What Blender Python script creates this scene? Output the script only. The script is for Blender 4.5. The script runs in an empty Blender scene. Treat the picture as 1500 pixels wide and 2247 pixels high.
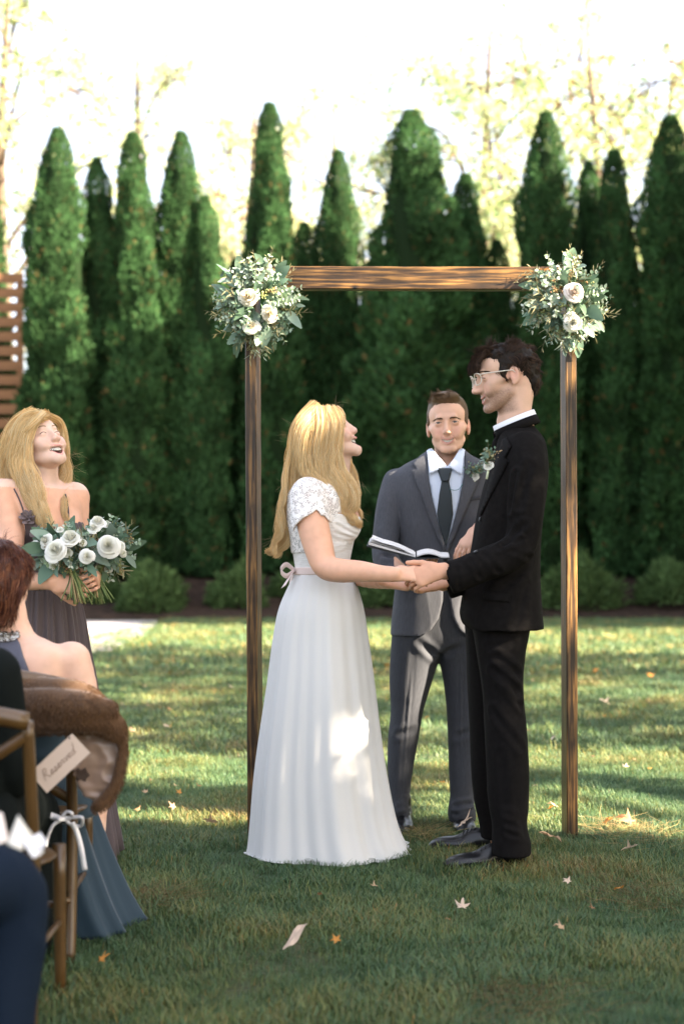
import bpy, bmesh, math, random
import numpy as np
from mathutils import Vector, Matrix
from mathutils.bvhtree import BVHTree
random.seed(7); RN = np.random.RandomState(11)
scene = bpy.context.scene
COL = scene.collection

# ------------------------------------------------------------------ camera, sky, sun, exposure
F = 3120.0; HOR = 1240.0; CAMZ = 1.1
cam_d = bpy.data.cameras.new('camera'); cam = bpy.data.objects.new('camera', cam_d); COL.objects.link(cam)
cam.location = (0, 0, CAMZ); cam.rotation_euler = (math.pi/2, 0, 0)
cam_d.sensor_fit = 'HORIZONTAL'; cam_d.sensor_width = 24.0; cam_d.lens = 24.0*F/1500
cam_d.shift_y = (HOR-1123.5)/1500; cam_d.clip_end = 3000; cam_d.clip_start = 0.05
cam_d.dof.use_dof = True; cam_d.dof.focus_distance = 5.2; cam_d.dof.aperture_fstop = 2.2
scene.camera = cam
SUN = Vector((0.80, -0.29, 0.50)).normalized()          # towards the sun
w = bpy.data.worlds.new('World'); scene.world = w; w.use_nodes = True
nt = w.node_tree; bg = nt.nodes['Background']
sky = nt.nodes.new('ShaderNodeTexSky'); sky.sky_type = 'NISHITA'; sky.sun_disc = False
sky.sun_elevation = math.asin(SUN.z); sky.sun_rotation = math.atan2(SUN.x, SUN.y)
sky.air_density = 1.0; sky.dust_density = 3.0; sky.ozone_density = 1.0
hz = nt.nodes.new('ShaderNodeMix'); hz.data_type = 'RGBA'; hz.inputs[0].default_value = .55; hz.inputs[7].default_value = (2.6, 2.5, 2.5, 1)   # bright thin cloud veil
nt.links.new(sky.outputs[0], hz.inputs[6]); nt.links.new(hz.outputs[2], bg.inputs['Color']); bg.inputs['Strength'].default_value = 0.076
sl = bpy.data.lights.new('sun', 'SUN'); sun = bpy.data.objects.new('sun', sl); COL.objects.link(sun)
sl.energy = 4.5; sl.angle = math.radians(0.5); sl.color = (1.0, 0.86, 0.66)
sun.rotation_euler = SUN.to_track_quat('Z', 'Y').to_euler(); sun.location = (20, -12, 20)
scene.view_settings.view_transform = 'Standard'; scene.view_settings.look = 'None'
scene.view_settings.exposure = 3.45; scene.view_settings.gamma = 1.0
scene.view_settings.use_curve_mapping = False
scene.cycles.max_bounces = 8; scene.cycles.transparent_max_bounces = 16
scene.cycles.use_denoising = True

def W(px, py, Y):
    """point of the place that the photograph shows at px, py when it is Y metres away"""
    return np.array([(px-750)/F*Y, Y, CAMZ-(py-HOR)/F*Y])
def ground(px, py):
    return W(px, py, F*CAMZ/(py-HOR))

# ------------------------------------------------------------------ objects
ORG = {}
def empty(name, loc, label, cat, group=None, kind=None):
    o = bpy.data.objects.new(name, None); COL.objects.link(o); o.location = tuple(loc); o.empty_display_size = .1
    ORG[o.name] = np.array(loc, float); tag(o, label, cat, group, kind); return o
def tag(o, label=None, cat=None, group=None, kind=None):
    if label: o['label'] = label
    if cat: o['category'] = cat
    if group: o['group'] = group
    if kind: o['kind'] = kind
    return o
def mk(name, V, Fc, mat, parent=None, smooth=True, col=None, origin=None, matidx=None):
    """one mesh object; V in world metres"""
    V = np.asarray(V, np.float64).reshape(-1, 3)
    if parent is not None: org = ORG[parent.name]
    elif origin is not None: org = np.array(origin, float)
    else: org = np.zeros(3)
    me = bpy.data.meshes.new(name)
    V2 = (V-org).astype(np.float32)
    if isinstance(Fc, np.ndarray):
        n = Fc.shape[1]; me.vertices.add(len(V2)); me.vertices.foreach_set('co', V2.ravel())
        me.loops.add(Fc.size); me.loops.foreach_set('vertex_index', Fc.astype(np.int32).ravel())
        me.polygons.add(len(Fc)); me.polygons.foreach_set('loop_start', np.arange(0, Fc.size, n, dtype=np.int32))
        me.update(calc_edges=True)
    else:
        me.from_pydata(V2.tolist(), [], [list(map(int, f)) for f in Fc]); me.update()
    me.polygons.foreach_set('use_smooth', np.full(len(me.polygons), smooth))
    mats = mat if isinstance(mat, (list, tuple)) else [mat]
    for m in mats: me.materials.append(m)
    if matidx is not None: me.polygons.foreach_set('material_index', np.asarray(matidx, np.int32))
    if col is not None:
        c = np.ones((len(V), 4), np.float32); c[:, :3] = col
        a = me.color_attributes.new('Col', 'FLOAT_COLOR', 'POINT'); a.data.foreach_set('color', c.ravel())
    me.validate()
    o = bpy.data.objects.new(name, me); COL.objects.link(o)
    if parent is not None: o.parent = parent; ORG[o.name] = ORG[parent.name]
    else: o.location = tuple(org); ORG[o.name] = org
    return o
def joinm(parts):
    """join [(V, F list/array)] -> V, F (lists)"""
    Vs, Fs, n = [], [], 0
    for V, f in parts:
        V = np.asarray(V).reshape(-1, 3); Vs.append(V)
        Fs += [[int(i)+n for i in q] for q in f]; n += len(V)
    return np.concatenate(Vs), Fs

# ------------------------------------------------------------------ materials
def mat(name, base=(.5, .5, .5), rough=.6, spec=.5, metal=0, attr=False, bump=0, bscale=100, bdet=2, var=0, vscale=5,
        sss=0, sheen=0, trans=0, stretch=None, alpha=None, coat=0, coord='Object', bdist=.01, voro=False):
    m = bpy.data.materials.new(name); m.use_nodes = True; t = m.node_tree; b = t.nodes['Principled BSDF']
    N = t.nodes.new; L = t.links.new
    b.inputs['Roughness'].default_value = rough; b.inputs['Metallic'].default_value = metal
    b.inputs['Specular IOR Level'].default_value = spec
    if sss:
        b.inputs['Subsurface Weight'].default_value = sss; b.inputs['Subsurface Radius'].default_value = (1, .35, .2); b.inputs['Subsurface Scale'].default_value = .008
    if sheen: b.inputs['Sheen Weight'].default_value = sheen; b.inputs['Sheen Roughness'].default_value = .4
    if coat: b.inputs['Coat Weight'].default_value = coat
    tc = N('ShaderNodeTexCoord'); mp = N('ShaderNodeMapping'); L(tc.outputs[coord], mp.inputs[0])
    if stretch: mp.inputs['Scale'].default_value = stretch
    src = None
    if attr:
        a = N('ShaderNodeAttribute'); a.attribute_name = 'Col'; src = a.outputs['Color']
    if var:
        n = N('ShaderNodeTexNoise'); n.inputs['Scale'].default_value = vscale; n.inputs['Detail'].default_value = 5
        L(mp.outputs[0], n.inputs['Vector'])
        mr = N('ShaderNodeMapRange'); mr.inputs[1].default_value = .3; mr.inputs[2].default_value = .7
        mr.inputs[3].default_value = 1-var; mr.inputs[4].default_value = 1+var; L(n.outputs[0], mr.inputs[0])
        mx = N('ShaderNodeVectorMath'); mx.operation = 'MULTIPLY'
        if src: L(src, mx.inputs[0])
        else: mx.inputs[0].default_value = base
        L(mr.outputs[0], mx.inputs[1]); src = mx.outputs[0]
    if src: L(src, b.inputs['Base Color'])
    else: b.inputs['Base Color'].default_value = (*base, 1)
    if bump:
        n = N('ShaderNodeTexNoise') if not voro else N('ShaderNodeTexVoronoi'); n.inputs['Scale'].default_value = bscale
        if not voro: n.inputs['Detail'].default_value = bdet
        L(mp.outputs[0], n.inputs['Vector'])
        bp = N('ShaderNodeBump'); bp.inputs['Strength'].default_value = bump; bp.inputs['Distance'].default_value = bdist
        L(n.outputs[0], bp.inputs['Height']); L(bp.outputs[0], b.inputs['Normal'])
    if trans:
        tr = N('ShaderNodeBsdfTranslucent'); ms = N('ShaderNodeMixShader'); ms.inputs[0].default_value = trans
        if src: L(src, tr.inputs[0])
        else: tr.inputs[0].default_value = (*base, 1)
        L(b.outputs[0], ms.inputs[1]); L(tr.outputs[0], ms.inputs[2]); L(ms.outputs[0], t.nodes['Material Output'].inputs[0])
    return m

# ------------------------------------------------------------------ numpy noise
def vnoise(P, s=1.0, seed=0):
    P = np.asarray(P, np.float64)*s+seed*17.31
    i = np.floor(P).astype(np.int64); f = P-i; f = f*f*(3-2*f)
    def h(a, b, c):
        n = (a*374761393+b*668265263+c*2147483647+seed*144665) & 0xffffffff
        n = ((n ^ (n >> 13))*1274126177) & 0xffffffff
        return ((n ^ (n >> 16)) & 0xffff)/65535.0
    r = 0
    for dx in (0, 1):
        for dy in (0, 1):
            for dz in (0, 1):
                wgt = (f[..., 0] if dx else 1-f[..., 0])*(f[..., 1] if dy else 1-f[..., 1])*(f[..., 2] if dz else 1-f[..., 2])
                r = r+wgt*h(i[..., 0]+dx, i[..., 1]+dy, i[..., 2]+dz)
    return r*2-1
def norm(v): v = np.asarray(v, float); return v/np.linalg.norm(v)
def spline(P, n=8):
    """Catmull-Rom through rows of P (any width)"""
    P = np.asarray(P, float); Q = np.vstack([2*P[0]-P[1], P, 2*P[-1]-P[-2]]); out = []
    for i in range(1, len(Q)-2):
        for k in range(n):
            t = k/n; a, b, c, d = Q[i-1:i+3]
            out.append(.5*(2*b+(c-a)*t+(2*a-5*b+4*c-d)*t*t+(3*b-a-3*c+d)*t**3))
    out.append(P[-1]); return np.array(out)

# ------------------------------------------------------------------ implicit volumes -> one continuous surface
def axis(*segs):
    o = []
    for a, b, st in segs:
        n = max(1, int(round((b-a)/st))); o += list(a+(b-a)*np.arange(n)/n)
    o.append(segs[-1][1]); return np.array(o, np.float64)
class Vol:
    def __init__(s, xs, ys, zs):
        s.ax = (xs, ys, zs); s.D = np.full((len(xs), len(ys), len(zs)), 1.0, np.float32)
    def sl(s, lo, hi):
        r = []
        for a, l, h in zip(s.ax, lo, hi):
            i = max(0, np.searchsorted(a, l)-1); j = min(len(a), np.searchsorted(a, h)+1); r.append(slice(i, j))
        return tuple(r)
    def put(s, fn, lo, hi, k=.01, op='u'):
        r = s.sl(np.array(lo)-k-.02, np.array(hi)+k+.02)
        X, Y, Z = np.meshgrid(s.ax[0][r[0]], s.ax[1][r[1]], s.ax[2][r[2]], indexing='ij')
        if X.size == 0: return
        d = fn(X, Y, Z); a = s.D[r]
        if op == 'u':
            h = np.clip(.5+.5*(a-d)/k, 0, 1); s.D[r] = a+(d-a)*h-k*h*(1-h)
        elif op == 's':
            h = np.clip(.5-.5*(a+d)/k, 0, 1); s.D[r] = a*(1-h)+(-d)*h+k*h*(1-h)
        elif op == 'i':
            s.D[r] = np.maximum(a, d)
    def ell(s, c, r, R=None, k=.01, op='u'):
        c = np.array(c, float); r = np.array(r, float); m = r.max()
        def fn(X, Y, Z):
            p = [X-c[0], Y-c[1], Z-c[2]]
            if R is not None: p = [R[0, j]*p[0]+R[1, j]*p[1]+R[2, j]*p[2] for j in range(3)]
            k0 = np.sqrt(sum((p[i]/r[i])**2 for i in range(3))); k1 = np.sqrt(sum((p[i]/r[i]**2)**2 for i in range(3)))+1e-9
            return k0*(k0-1)/k1
        s.put(fn, c-m, c+m, k, op)
    def cap(s, a, b, ra, rb, k=.01, op='u', n=None, fl=1.0):
        a = np.array(a, float); b = np.array(b, float); ba = b-a; L2 = ba@ba+1e-12; m = max(ra, rb)
        if n is not None: n = norm(n)
        def fn(X, Y, Z):
            p = [X-a[0], Y-a[1], Z-a[2]]
            t = np.clip((p[0]*ba[0]+p[1]*ba[1]+p[2]*ba[2])/L2, 0, 1)
            q = [p[i]-t*ba[i] for i in range(3)]
            if n is not None:
                qn = (q[0]*n[0]+q[1]*n[1]+q[2]*n[2])*(1/fl-1); q = [q[i]+n[i]*qn for i in range(3)]
                return (np.sqrt(q[0]**2+q[1]**2+q[2]**2)-(ra+(rb-ra)*t))*(fl if fl < 1 else 1)
            return np.sqrt(q[0]**2+q[1]**2+q[2]**2)-(ra+(rb-ra)*t)
        s.put(fn, np.minimum(a, b)-m*max(1, fl), np.maximum(a, b)+m*max(1, fl), k, op)
    def tube(s, pts, k=.012, n=None, fl=1.0, sub=4, op='u'):
        """pts rows x,y,z,r"""
        P = spline(pts, sub) if len(pts) > 2 else np.array(pts, float)
        for i in range(len(P)-1): s.cap(P[i, :3], P[i+1, :3], P[i, 3], P[i+1, 3], k if i == 0 else min(k, .006), op, n, fl)
    def stack(s, secs, k=.012, p=2.2, op='u', yaw=0, wob=None):
        """secs rows z, xc, yc, a, b (any order of z)"""
        S = np.array(sorted([list(q) for q in secs])); T = spline(S, 8); zz = np.maximum.accumulate(T[:, 0])
        cy, sy = math.cos(yaw), math.sin(yaw)
        def fn(X, Y, Z):
            xc = np.interp(Z, zz, T[:, 1]); yc = np.interp(Z, zz, T[:, 2]); a = np.interp(Z, zz, T[:, 3]); b = np.interp(Z, zz, T[:, 4])
            u = X-xc; v = Y-yc
            if yaw: u, v = u*cy+v*sy, -u*sy+v*cy
            if wob is not None: 
                f = wob(u, v, Z); a = a*f; b = b*f
            q = ((np.abs(u)/a)**p+(np.abs(v)/b)**p)**(1/p)
            d = (q-1)*np.minimum(a, b)
            return np.maximum(d, np.maximum(S[0, 0]-Z, Z-S[-1, 0]))
        m = max(S[:, 3].max(), S[:, 4].max())
        s.put(fn, (S[:, 1].min()-m, S[:, 2].min()-m, S[0, 0]), (S[:, 1].max()+m, S[:, 2].max()+m, S[-1, 0]), k, op)
    def half(s, pt, n, lo=None, hi=None, op='s', k=.003):
        """remove everything on the side n points to"""
        n = norm(n); pt = np.array(pt, float)
        L = [a[0] for a in s.ax] if lo is None else lo; H = [a[-1] for a in s.ax] if hi is None else hi
        s.put(lambda X, Y, Z: -((X-pt[0])*n[0]+(Y-pt[1])*n[1]+(Z-pt[2])*n[2]), L, H, k, 's')
    def mesh(s):
        D = s.D; D[D == 0] = 1e-6; xs, ys, zs = s.ax; S = D < 0
        for ax_ in range(3):       # closed at the borders
            i0 = [slice(None)]*3; i0[ax_] = 0; S[tuple(i0)] = False; D[tuple(i0)] = np.maximum(D[tuple(i0)], 1e-3)
            i0[ax_] = -1; S[tuple(i0)] = False; D[tuple(i0)] = np.maximum(D[tuple(i0)], 1e-3)
        c = [S[dx:S.shape[0]-1+dx, dy:S.shape[1]-1+dy, dz:S.shape[2]-1+dz] for dx in (0, 1) for dy in (0, 1) for dz in (0, 1)]
        al = c[0].copy(); an = c[0].copy()
        for q in c[1:]: al &= q; an |= q
        act = an & ~al; idx = np.argwhere(act); n = len(idx)
        ids = np.full(act.shape, -1, np.int32); ids[act] = np.arange(n)
        off = [(dx, dy, dz) for dx in (0, 1) for dy in (0, 1) for dz in (0, 1)]
        val = np.stack([D[idx[:, 0]+o[0], idx[:, 1]+o[1], idx[:, 2]+o[2]] for o in off], 1)
        pos = np.stack([np.stack([xs[idx[:, 0]+o[0]], ys[idx[:, 1]+o[1]], zs[idx[:, 2]+o[2]]], 1) for o in off], 1)
        acc = np.zeros((n, 3)); cnt = np.zeros(n)
        for i in range(8):
            for j in range(i+1, 8):
                if sum(abs(off[i][q]-off[j][q]) for q in range(3)) != 1: continue
                m = (val[:, i] < 0) != (val[:, j] < 0)
                t = val[m, i]/(val[m, i]-val[m, j]); acc[m] += pos[m, i]+(pos[m, j]-pos[m, i])*t[:, None]; cnt[m] += 1
        V = acc/cnt[:, None]; quads = []
        for ax_ in range(3):
            a = [slice(None)]*3; b = [slice(None)]*3; a[ax_] = slice(0, -1); b[ax_] = slice(1, None)
            ch = S[tuple(a)] != S[tuple(b)]; e = np.argwhere(ch)
            o1, o2 = [(1, 2), (2, 0), (0, 1)][ax_]
            ok = (e[:, o1] > 0) & (e[:, o2] > 0) & (e[:, o1] < S.shape[o1]-1) & (e[:, o2] < S.shape[o2]-1); e = e[ok]
            def cid(d1, d2):
                q = e.copy(); q[:, o1] -= d1; q[:, o2] -= d2; return ids[q[:, 0], q[:, 1], q[:, 2]]
            Q = np.stack([cid(0, 0), cid(1, 0), cid(1, 1), cid(0, 1)], 1)
            ins = S[e[:, 0], e[:, 1], e[:, 2]]
            Q[~ins] = Q[~ins][:, ::-1]; quads.append(Q)
        return V, np.concatenate(quads)
def vnormals(V, Q):
    n = np.cross(V[Q[:, 2]]-V[Q[:, 0]], V[Q[:, 3]]-V[Q[:, 1]]) if Q.shape[1] == 4 else np.cross(V[Q[:, 1]]-V[Q[:, 0]], V[Q[:, 2]]-V[Q[:, 0]])
    N = np.zeros_like(V)
    for i in range(Q.shape[1]): np.add.at(N, Q[:, i], n)
    return N/(np.linalg.norm(N, axis=1)[:, None]+1e-12)
def lap(V, Q, it=1, lam=.5):
    """gentle smoothing"""
    for _ in range(it):
        A = np.zeros_like(V); c = np.zeros(len(V))
        for i in range(4):
            j = Q[:, (i+1) % 4]; np.add.at(A, Q[:, i], V[j]); np.add.at(c, Q[:, i], 1); np.add.at(A, j, V[Q[:, i]]); np.add.at(c, j, 1)
        V = V+(A/c[:, None]-V)*lam
    return V
def crease(V, N, segs):
    """press soft folds into cloth: segs = (a, b, width, depth)"""
    V = V.copy()
    for a, b, wd, dp in segs:
        a = np.array(a, float); b = np.array(b, float); ba = b-a
        t = np.clip(((V-a)@ba)/(ba@ba+1e-12), 0, 1); d = np.linalg.norm(V-a-t[:, None]*ba, axis=1)
        e = np.exp(-(d/wd)**2)*dp*np.sin(np.pi*np.clip(t*.96+.02, 0, 1))**.5 - .6*dp*np.exp(-((d-1.9*wd)/wd)**2)
        V -= N*e[:, None]
    return V
def folds(V, N, amp, scale, stretch=(1, 1, 1), seed=0):
    P = V*np.array(stretch)
    f = 1-np.abs(vnoise(P, scale, seed))*2
    f2 = vnoise(P, scale*2.3, seed+3)*.35
    return V+N*((f*f*np.sign(f)*.6+f2)*amp)[:, None]
def tubes(P, r0, r1, col=None, sides=3, rr=None):
    """P (N,K,3) many thin tubes at once -> V, F, C"""
    P = np.asarray(P, float); n, K, _ = P.shape
    T = np.gradient(P, axis=1); T /= np.linalg.norm(T, axis=2, keepdims=True)+1e-12
    ref = np.array([.31, .93, .17]); A = np.cross(T, ref); A /= np.linalg.norm(A, axis=2, keepdims=True)+1e-12; B = np.cross(T, A)
    rad = (r0+(r1-r0)*np.linspace(0, 1, K))[None, :, None]
    if rr is not None: rad = rad*np.asarray(rr)[:, None, None]
    V = np.stack([P+rad*(A*math.cos(2*math.pi*k/sides)+B*math.sin(2*math.pi*k/sides)) for k in range(sides)], 2)   # n,K,s,3
    base = (np.arange(n)*K*sides)[:, None, None]; kk = (np.arange(K-1)*sides)[None, :, None]; ss = np.arange(sides)[None, None, :]
    s2 = (ss+1) % sides; q = np.stack([base+kk+ss, base+kk+s2, base+kk+sides+s2, base+kk+sides+ss], -1).reshape(-1, 4)
    C = None if col is None else np.repeat(np.asarray(col), K*sides, 0)
    return V.reshape(-1, 3), q, C
def tube1(pts, r, sides=8, r1=None, closed_ends=True):
    P = np.asarray(pts, float)[None]; V, q, _ = tubes(P, r, r if r1 is None else r1, sides=sides)
    f = [list(x) for x in q]
    if closed_ends: f += [list(range(sides))[::-1], list(range(len(V)-sides, len(V)))]
    return V, f
def box(lo, hi, bev=0):
    x0, y0, z0 = lo; x1, y1, z1 = hi
    V = [(x, y, z) for x in (x0, x1) for y in (y0, y1) for z in (z0, z1)]
    return np.array(V), [(0, 1, 3, 2), (4, 6, 7, 5), (0, 4, 5, 1), (2, 3, 7, 6), (0, 2, 6, 4), (1, 5, 7, 3)]
def obox(c, ax, h):
    """oriented box: centre, 3 axes rows, half sizes"""
    V, f = box((-1, -1, -1), (1, 1, 1)); ax = np.array(ax, float)
    return np.array(c)+(V*np.array(h))@ax, f
def bevel(o, w=.004, seg=2):
    m = o.modifiers.new('bevel', 'BEVEL'); m.width = w; m.segments = seg; m.limit_method = 'ANGLE'; return o
def bvh(*objs):
    V = []; Fa = []; n = 0
    for o in objs:
        org = ORG[o.name]; me = o.data; co = np.empty(len(me.vertices)*3, np.float32); me.vertices.foreach_get('co', co)
        co = co.reshape(-1, 3)+org; V += co.tolist(); Fa += [[i+n for i in p.vertices] for p in me.polygons]; n = len(V)
    return BVHTree.FromPolygons(V, Fa)
CAM = Vector((0, 0, CAMZ))
def hit(tree, px, py, Yd=5.0, off=0):
    """first surface of a tree of meshes met on the sight line through px, py"""
    t = Vector(W(px, py, 10.0)); d = (t-CAM).normalized(); loc, n, i, dist = tree.ray_cast(CAM, d)
    if loc is None: return W(px, py, Yd-off), np.array([0, -1, 0.])
    if n.dot(d) > 0: n = -n
    return np.array(loc+n*off), np.array(n)
def patch(name, tree, poly, off, thick, m, parent, Yd=5.0, step=5.0, smooth=True, col=None):
    """a cloth piece of real thickness that lies on a body: outline in sight-line pixels, laid on the surface"""
    poly = np.array(poly, float)
    from mathutils.geometry import delaunay_2d_cdt
    lo, hi = poly.min(0), poly.max(0); pts = [Vector(p) for p in poly]; ne = len(pts)
    dense = []
    for i in range(ne):
        a, b = poly[i], poly[(i+1) % ne]; k = max(1, int(np.linalg.norm(b-a)/step))
        for j in range(k): dense.append(a+(b-a)*j/k)
    dense = np.array(dense); n = len(dense)
    def inside(p):
        c = False
        for i in range(len(dense)):
            a, b = dense[i], dense[i-1]
            if (a[1] > p[1]) != (b[1] > p[1]) and p[0] < (b[0]-a[0])*(p[1]-a[1])/(b[1]-a[1])+a[0]: c = not c
        return c
    ins = [p for p in ((x, y) for x in np.arange(lo[0]+step*.5, hi[0], step) for y in np.arange(lo[1]+step*.5, hi[1], step))
           if inside(p) and np.min(np.linalg.norm(dense-np.array(p), axis=1)) > step*.45]
    allp = [Vector(p) for p in dense]+[Vector(p) for p in ins]
    vo, ed, fa, *_ = delaunay_2d_cdt(allp, [(i, (i+1) % n) for i in range(n)], [list(range(n))], 1, 1e-5)
    P = []; Nn = []
    for v in vo:
        a, b = hit(tree, v[0], v[1], Yd, 0); P.append(a); Nn.append(b)
    P = np.array(P); Nn = np.array(Nn)
    # outliers (sight lines that miss) take the depth of the rest
    med = np.median(P[:, 1]); bad = np.abs(P[:, 1]-med) > .25
    for i in np.where(bad)[0]: P[i] = W(vo[i][0], vo[i][1], med)
    Nm = Nn*.5+np.array([0, -1, 0])*.5; Nm /= np.linalg.norm(Nm, axis=1)[:, None]+1e-9
    top = P+Nm*off; bot = P+Nm*(off-thick); k = len(P)
    Fs = []
    for f in fa:
        f = list(f); a, b, c = [np.array(vo[i]) for i in f[:3]]
        s = (b[0]-a[0])*(c[1]-a[1])-(b[1]-a[1])*(c[0]-a[0])
        if s > 0: f = f[::-1]       # pixels grow downward; face the camera
        Fs.append(f); Fs.append([i+k for i in f[::-1]])
    from collections import Counter
    ec = Counter()
    for f in Fs[::2]:
        for i in range(len(f)): ec[(f[i], f[(i+1) % len(f)])] += 1
    for (a, b) in list(ec):
        if (b, a) not in ec: Fs.append([b, a, a+k, b+k])
    return mk(name, np.vstack([top, bot]), Fs, m, parent, smooth, col)
# ------------------------------------------------------------------ the setting
def sheet(name, pts, z, m, n=1, parent=None):
    o = mk(name, [(p[0], p[1], z) for p in pts], [list(range(len(pts)))], m, parent, False); return o
def lawn_mat():
    m = bpy.data.materials.new('lawn_soil'); m.use_nodes = True; t = m.node_tree; b = t.nodes['Principled BSDF']; N = t.nodes.new; L = t.links.new
    g = N('ShaderNodeNewGeometry'); n1 = N('ShaderNodeTexNoise'); n1.inputs['Scale'].default_value = .9; n1.inputs['Detail'].default_value = 6
    n2 = N('ShaderNodeTexNoise'); n2.inputs['Scale'].default_value = 40; n2.inputs['Detail'].default_value = 6
    L(g.outputs['Position'], n1.inputs['Vector']); L(g.outputs['Position'], n2.inputs['Vector'])
    r = N('ShaderNodeValToRGB'); r.color_ramp.elements[0].position = .42; r.color_ramp.elements[0].color = (.035, .062, .016, 1)
    r.color_ramp.elements[1].position = .68; r.color_ramp.elements[1].color = (.105, .082, .035, 1); L(n1.outputs[0], r.inputs[0])
    mx = N('ShaderNodeMix'); mx.data_type = 'RGBA'; mx.blend_type = 'MULTIPLY'; mx.inputs[0].default_value = .8
    L(r.outputs[0], mx.inputs[6]); r2 = N('ShaderNodeValToRGB'); r2.color_ramp.elements[0].position = .3; r2.color_ramp.elements[0].color = (.35, .35, .35, 1)
    r2.color_ramp.elements[1].position = .7; r2.color_ramp.elements[1].color = (1.3, 1.3, 1.3, 1); L(n2.outputs[0], r2.inputs[0]); L(r2.outputs[0], mx.inputs[7])
    L(mx.outputs[2], b.inputs['Base Color']); b.inputs['Roughness'].default_value = .95
    bp = N('ShaderNodeBump'); bp.inputs['Strength'].default_value = .8; bp.inputs['Distance'].default_value = .02; L(n2.outputs[0], bp.inputs['Height']); L(bp.outputs[0], b.inputs['Normal'])
    return m
M_LAWN = lawn_mat()
lawn = mk('lawn', [(-400, -60, 0), (400, -60, 0), (400, 900, 0), (-400, 900, 0)], [(0, 1, 2, 3)], M_LAWN, None, False); tag(lawn, kind='structure')
M_MULCH = mat('mulch', (.030, .018, .012), .95, .2, bump=.9, bscale=9, bdet=6, var=.6, vscale=6, coord='Object', bdist=.1)
# planting bank behind the lawn: rises gently to the feet of the evergreens
xs = np.linspace(-40, 40, 161); prof = [(28.6, .004), (28.9, .07), (30.2, .32), (31.5, .75), (33, 1.0), (36, 1.05), (44, .9), (60, .0)]
V = []; Fq = []
for x in xs:
    for (y, z) in prof:
        q = vnoise(np.array([[x, y, 0]]), .7, 2)[0]; V.append((x, y+q*.25*(y < 40), z+.06*q*(z > .05)))
K = len(prof)
for i in range(len(xs)-1):
    for j in range(K-1): Fq.append([i*K+j, (i+1)*K+j, (i+1)*K+j+1, i*K+j+1])
bank = mk('planting_bank', V, Fq, M_MULCH, None, True); tag(bank, kind='structure')
M_CONC = mat('concrete', (.33, .30, .305), .85, .3, bump=.3, bscale=30, bdet=5, var=.12, vscale=2)
p1 = [ground(*q) for q in ((-900, 1365), (346, 1365), (337, 1377), (318, 1392), (262, 1420), (215, 1441), (130, 1452), (-700, 1462))]
pv = []; n_ = len(p1)
for z in (0.03, -.1): pv += [(p[0], p[1], z) for p in p1]
path = mk('concrete_path', pv, [list(range(n_))]+[[i, i+n_, (i+1) % n_+n_, (i+1) % n_] for i in range(n_)], M_CONC, None, False); tag(path, kind='structure')

# grass: one countless mass of blades, real geometry spread with geometry nodes
def grass_mat():
    m = bpy.data.materials.new('grass_blade'); m.use_nodes = True; t = m.node_tree; b = t.nodes['Principled BSDF']; N = t.nodes.new; L = t.links.new
    g = N('ShaderNodeNewGeometry'); n1 = N('ShaderNodeTexNoise'); n1.inputs['Scale'].default_value = 1.1; n1.inputs['Detail'].default_value = 5
    L(g.outputs['Position'], n1.inputs['Vector']); oi = N('ShaderNodeObjectInfo'); at = N('ShaderNodeAttribute'); at.attribute_name = 'Col'
    ad = N('ShaderNodeMath'); ad.operation = 'MULTIPLY_ADD'; ad.inputs[1].default_value = .34; L(oi.outputs['Random'], ad.inputs[0]); L(n1.outputs[0], ad.inputs[2])
    r = N('ShaderNodeValToRGB'); e = r.color_ramp.elements
    e[0].position = .45; e[0].color = (.058, .112, .050, 1); e[1].position = .98; e[1].color = (.26, .175, .07, 1)
    q = e.new(.66); q.color = (.095, .150, .056, 1); q = e.new(.84); q.color = (.19, .19, .06, 1); L(ad.outputs[0], r.inputs[0])
    mx = N('ShaderNodeMix'); mx.data_type = 'RGBA'; mx.blend_type = 'MULTIPLY'; mx.inputs[0].default_value = 1; L(r.outputs[0], mx.inputs[6]); L(at.outputs[0], mx.inputs[7])
    L(mx.outputs[2], b.inputs['Base Color']); b.inputs['Roughness'].default_value = .5; b.inputs['Specular IOR Level'].default_value = .35
    tr = N('ShaderNodeBsdfTranslucent'); ms = N('ShaderNodeMixShader'); ms.inputs[0].default_value = .3; L(mx.outputs[2], tr.inputs[0])
    L(b.outputs[0], ms.inputs[1]); L(tr.outputs[0], ms.inputs[2]); L(ms.outputs[0], t.nodes['Material Output'].inputs[0])
    return m
M_GRASS = grass_mat()
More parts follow.
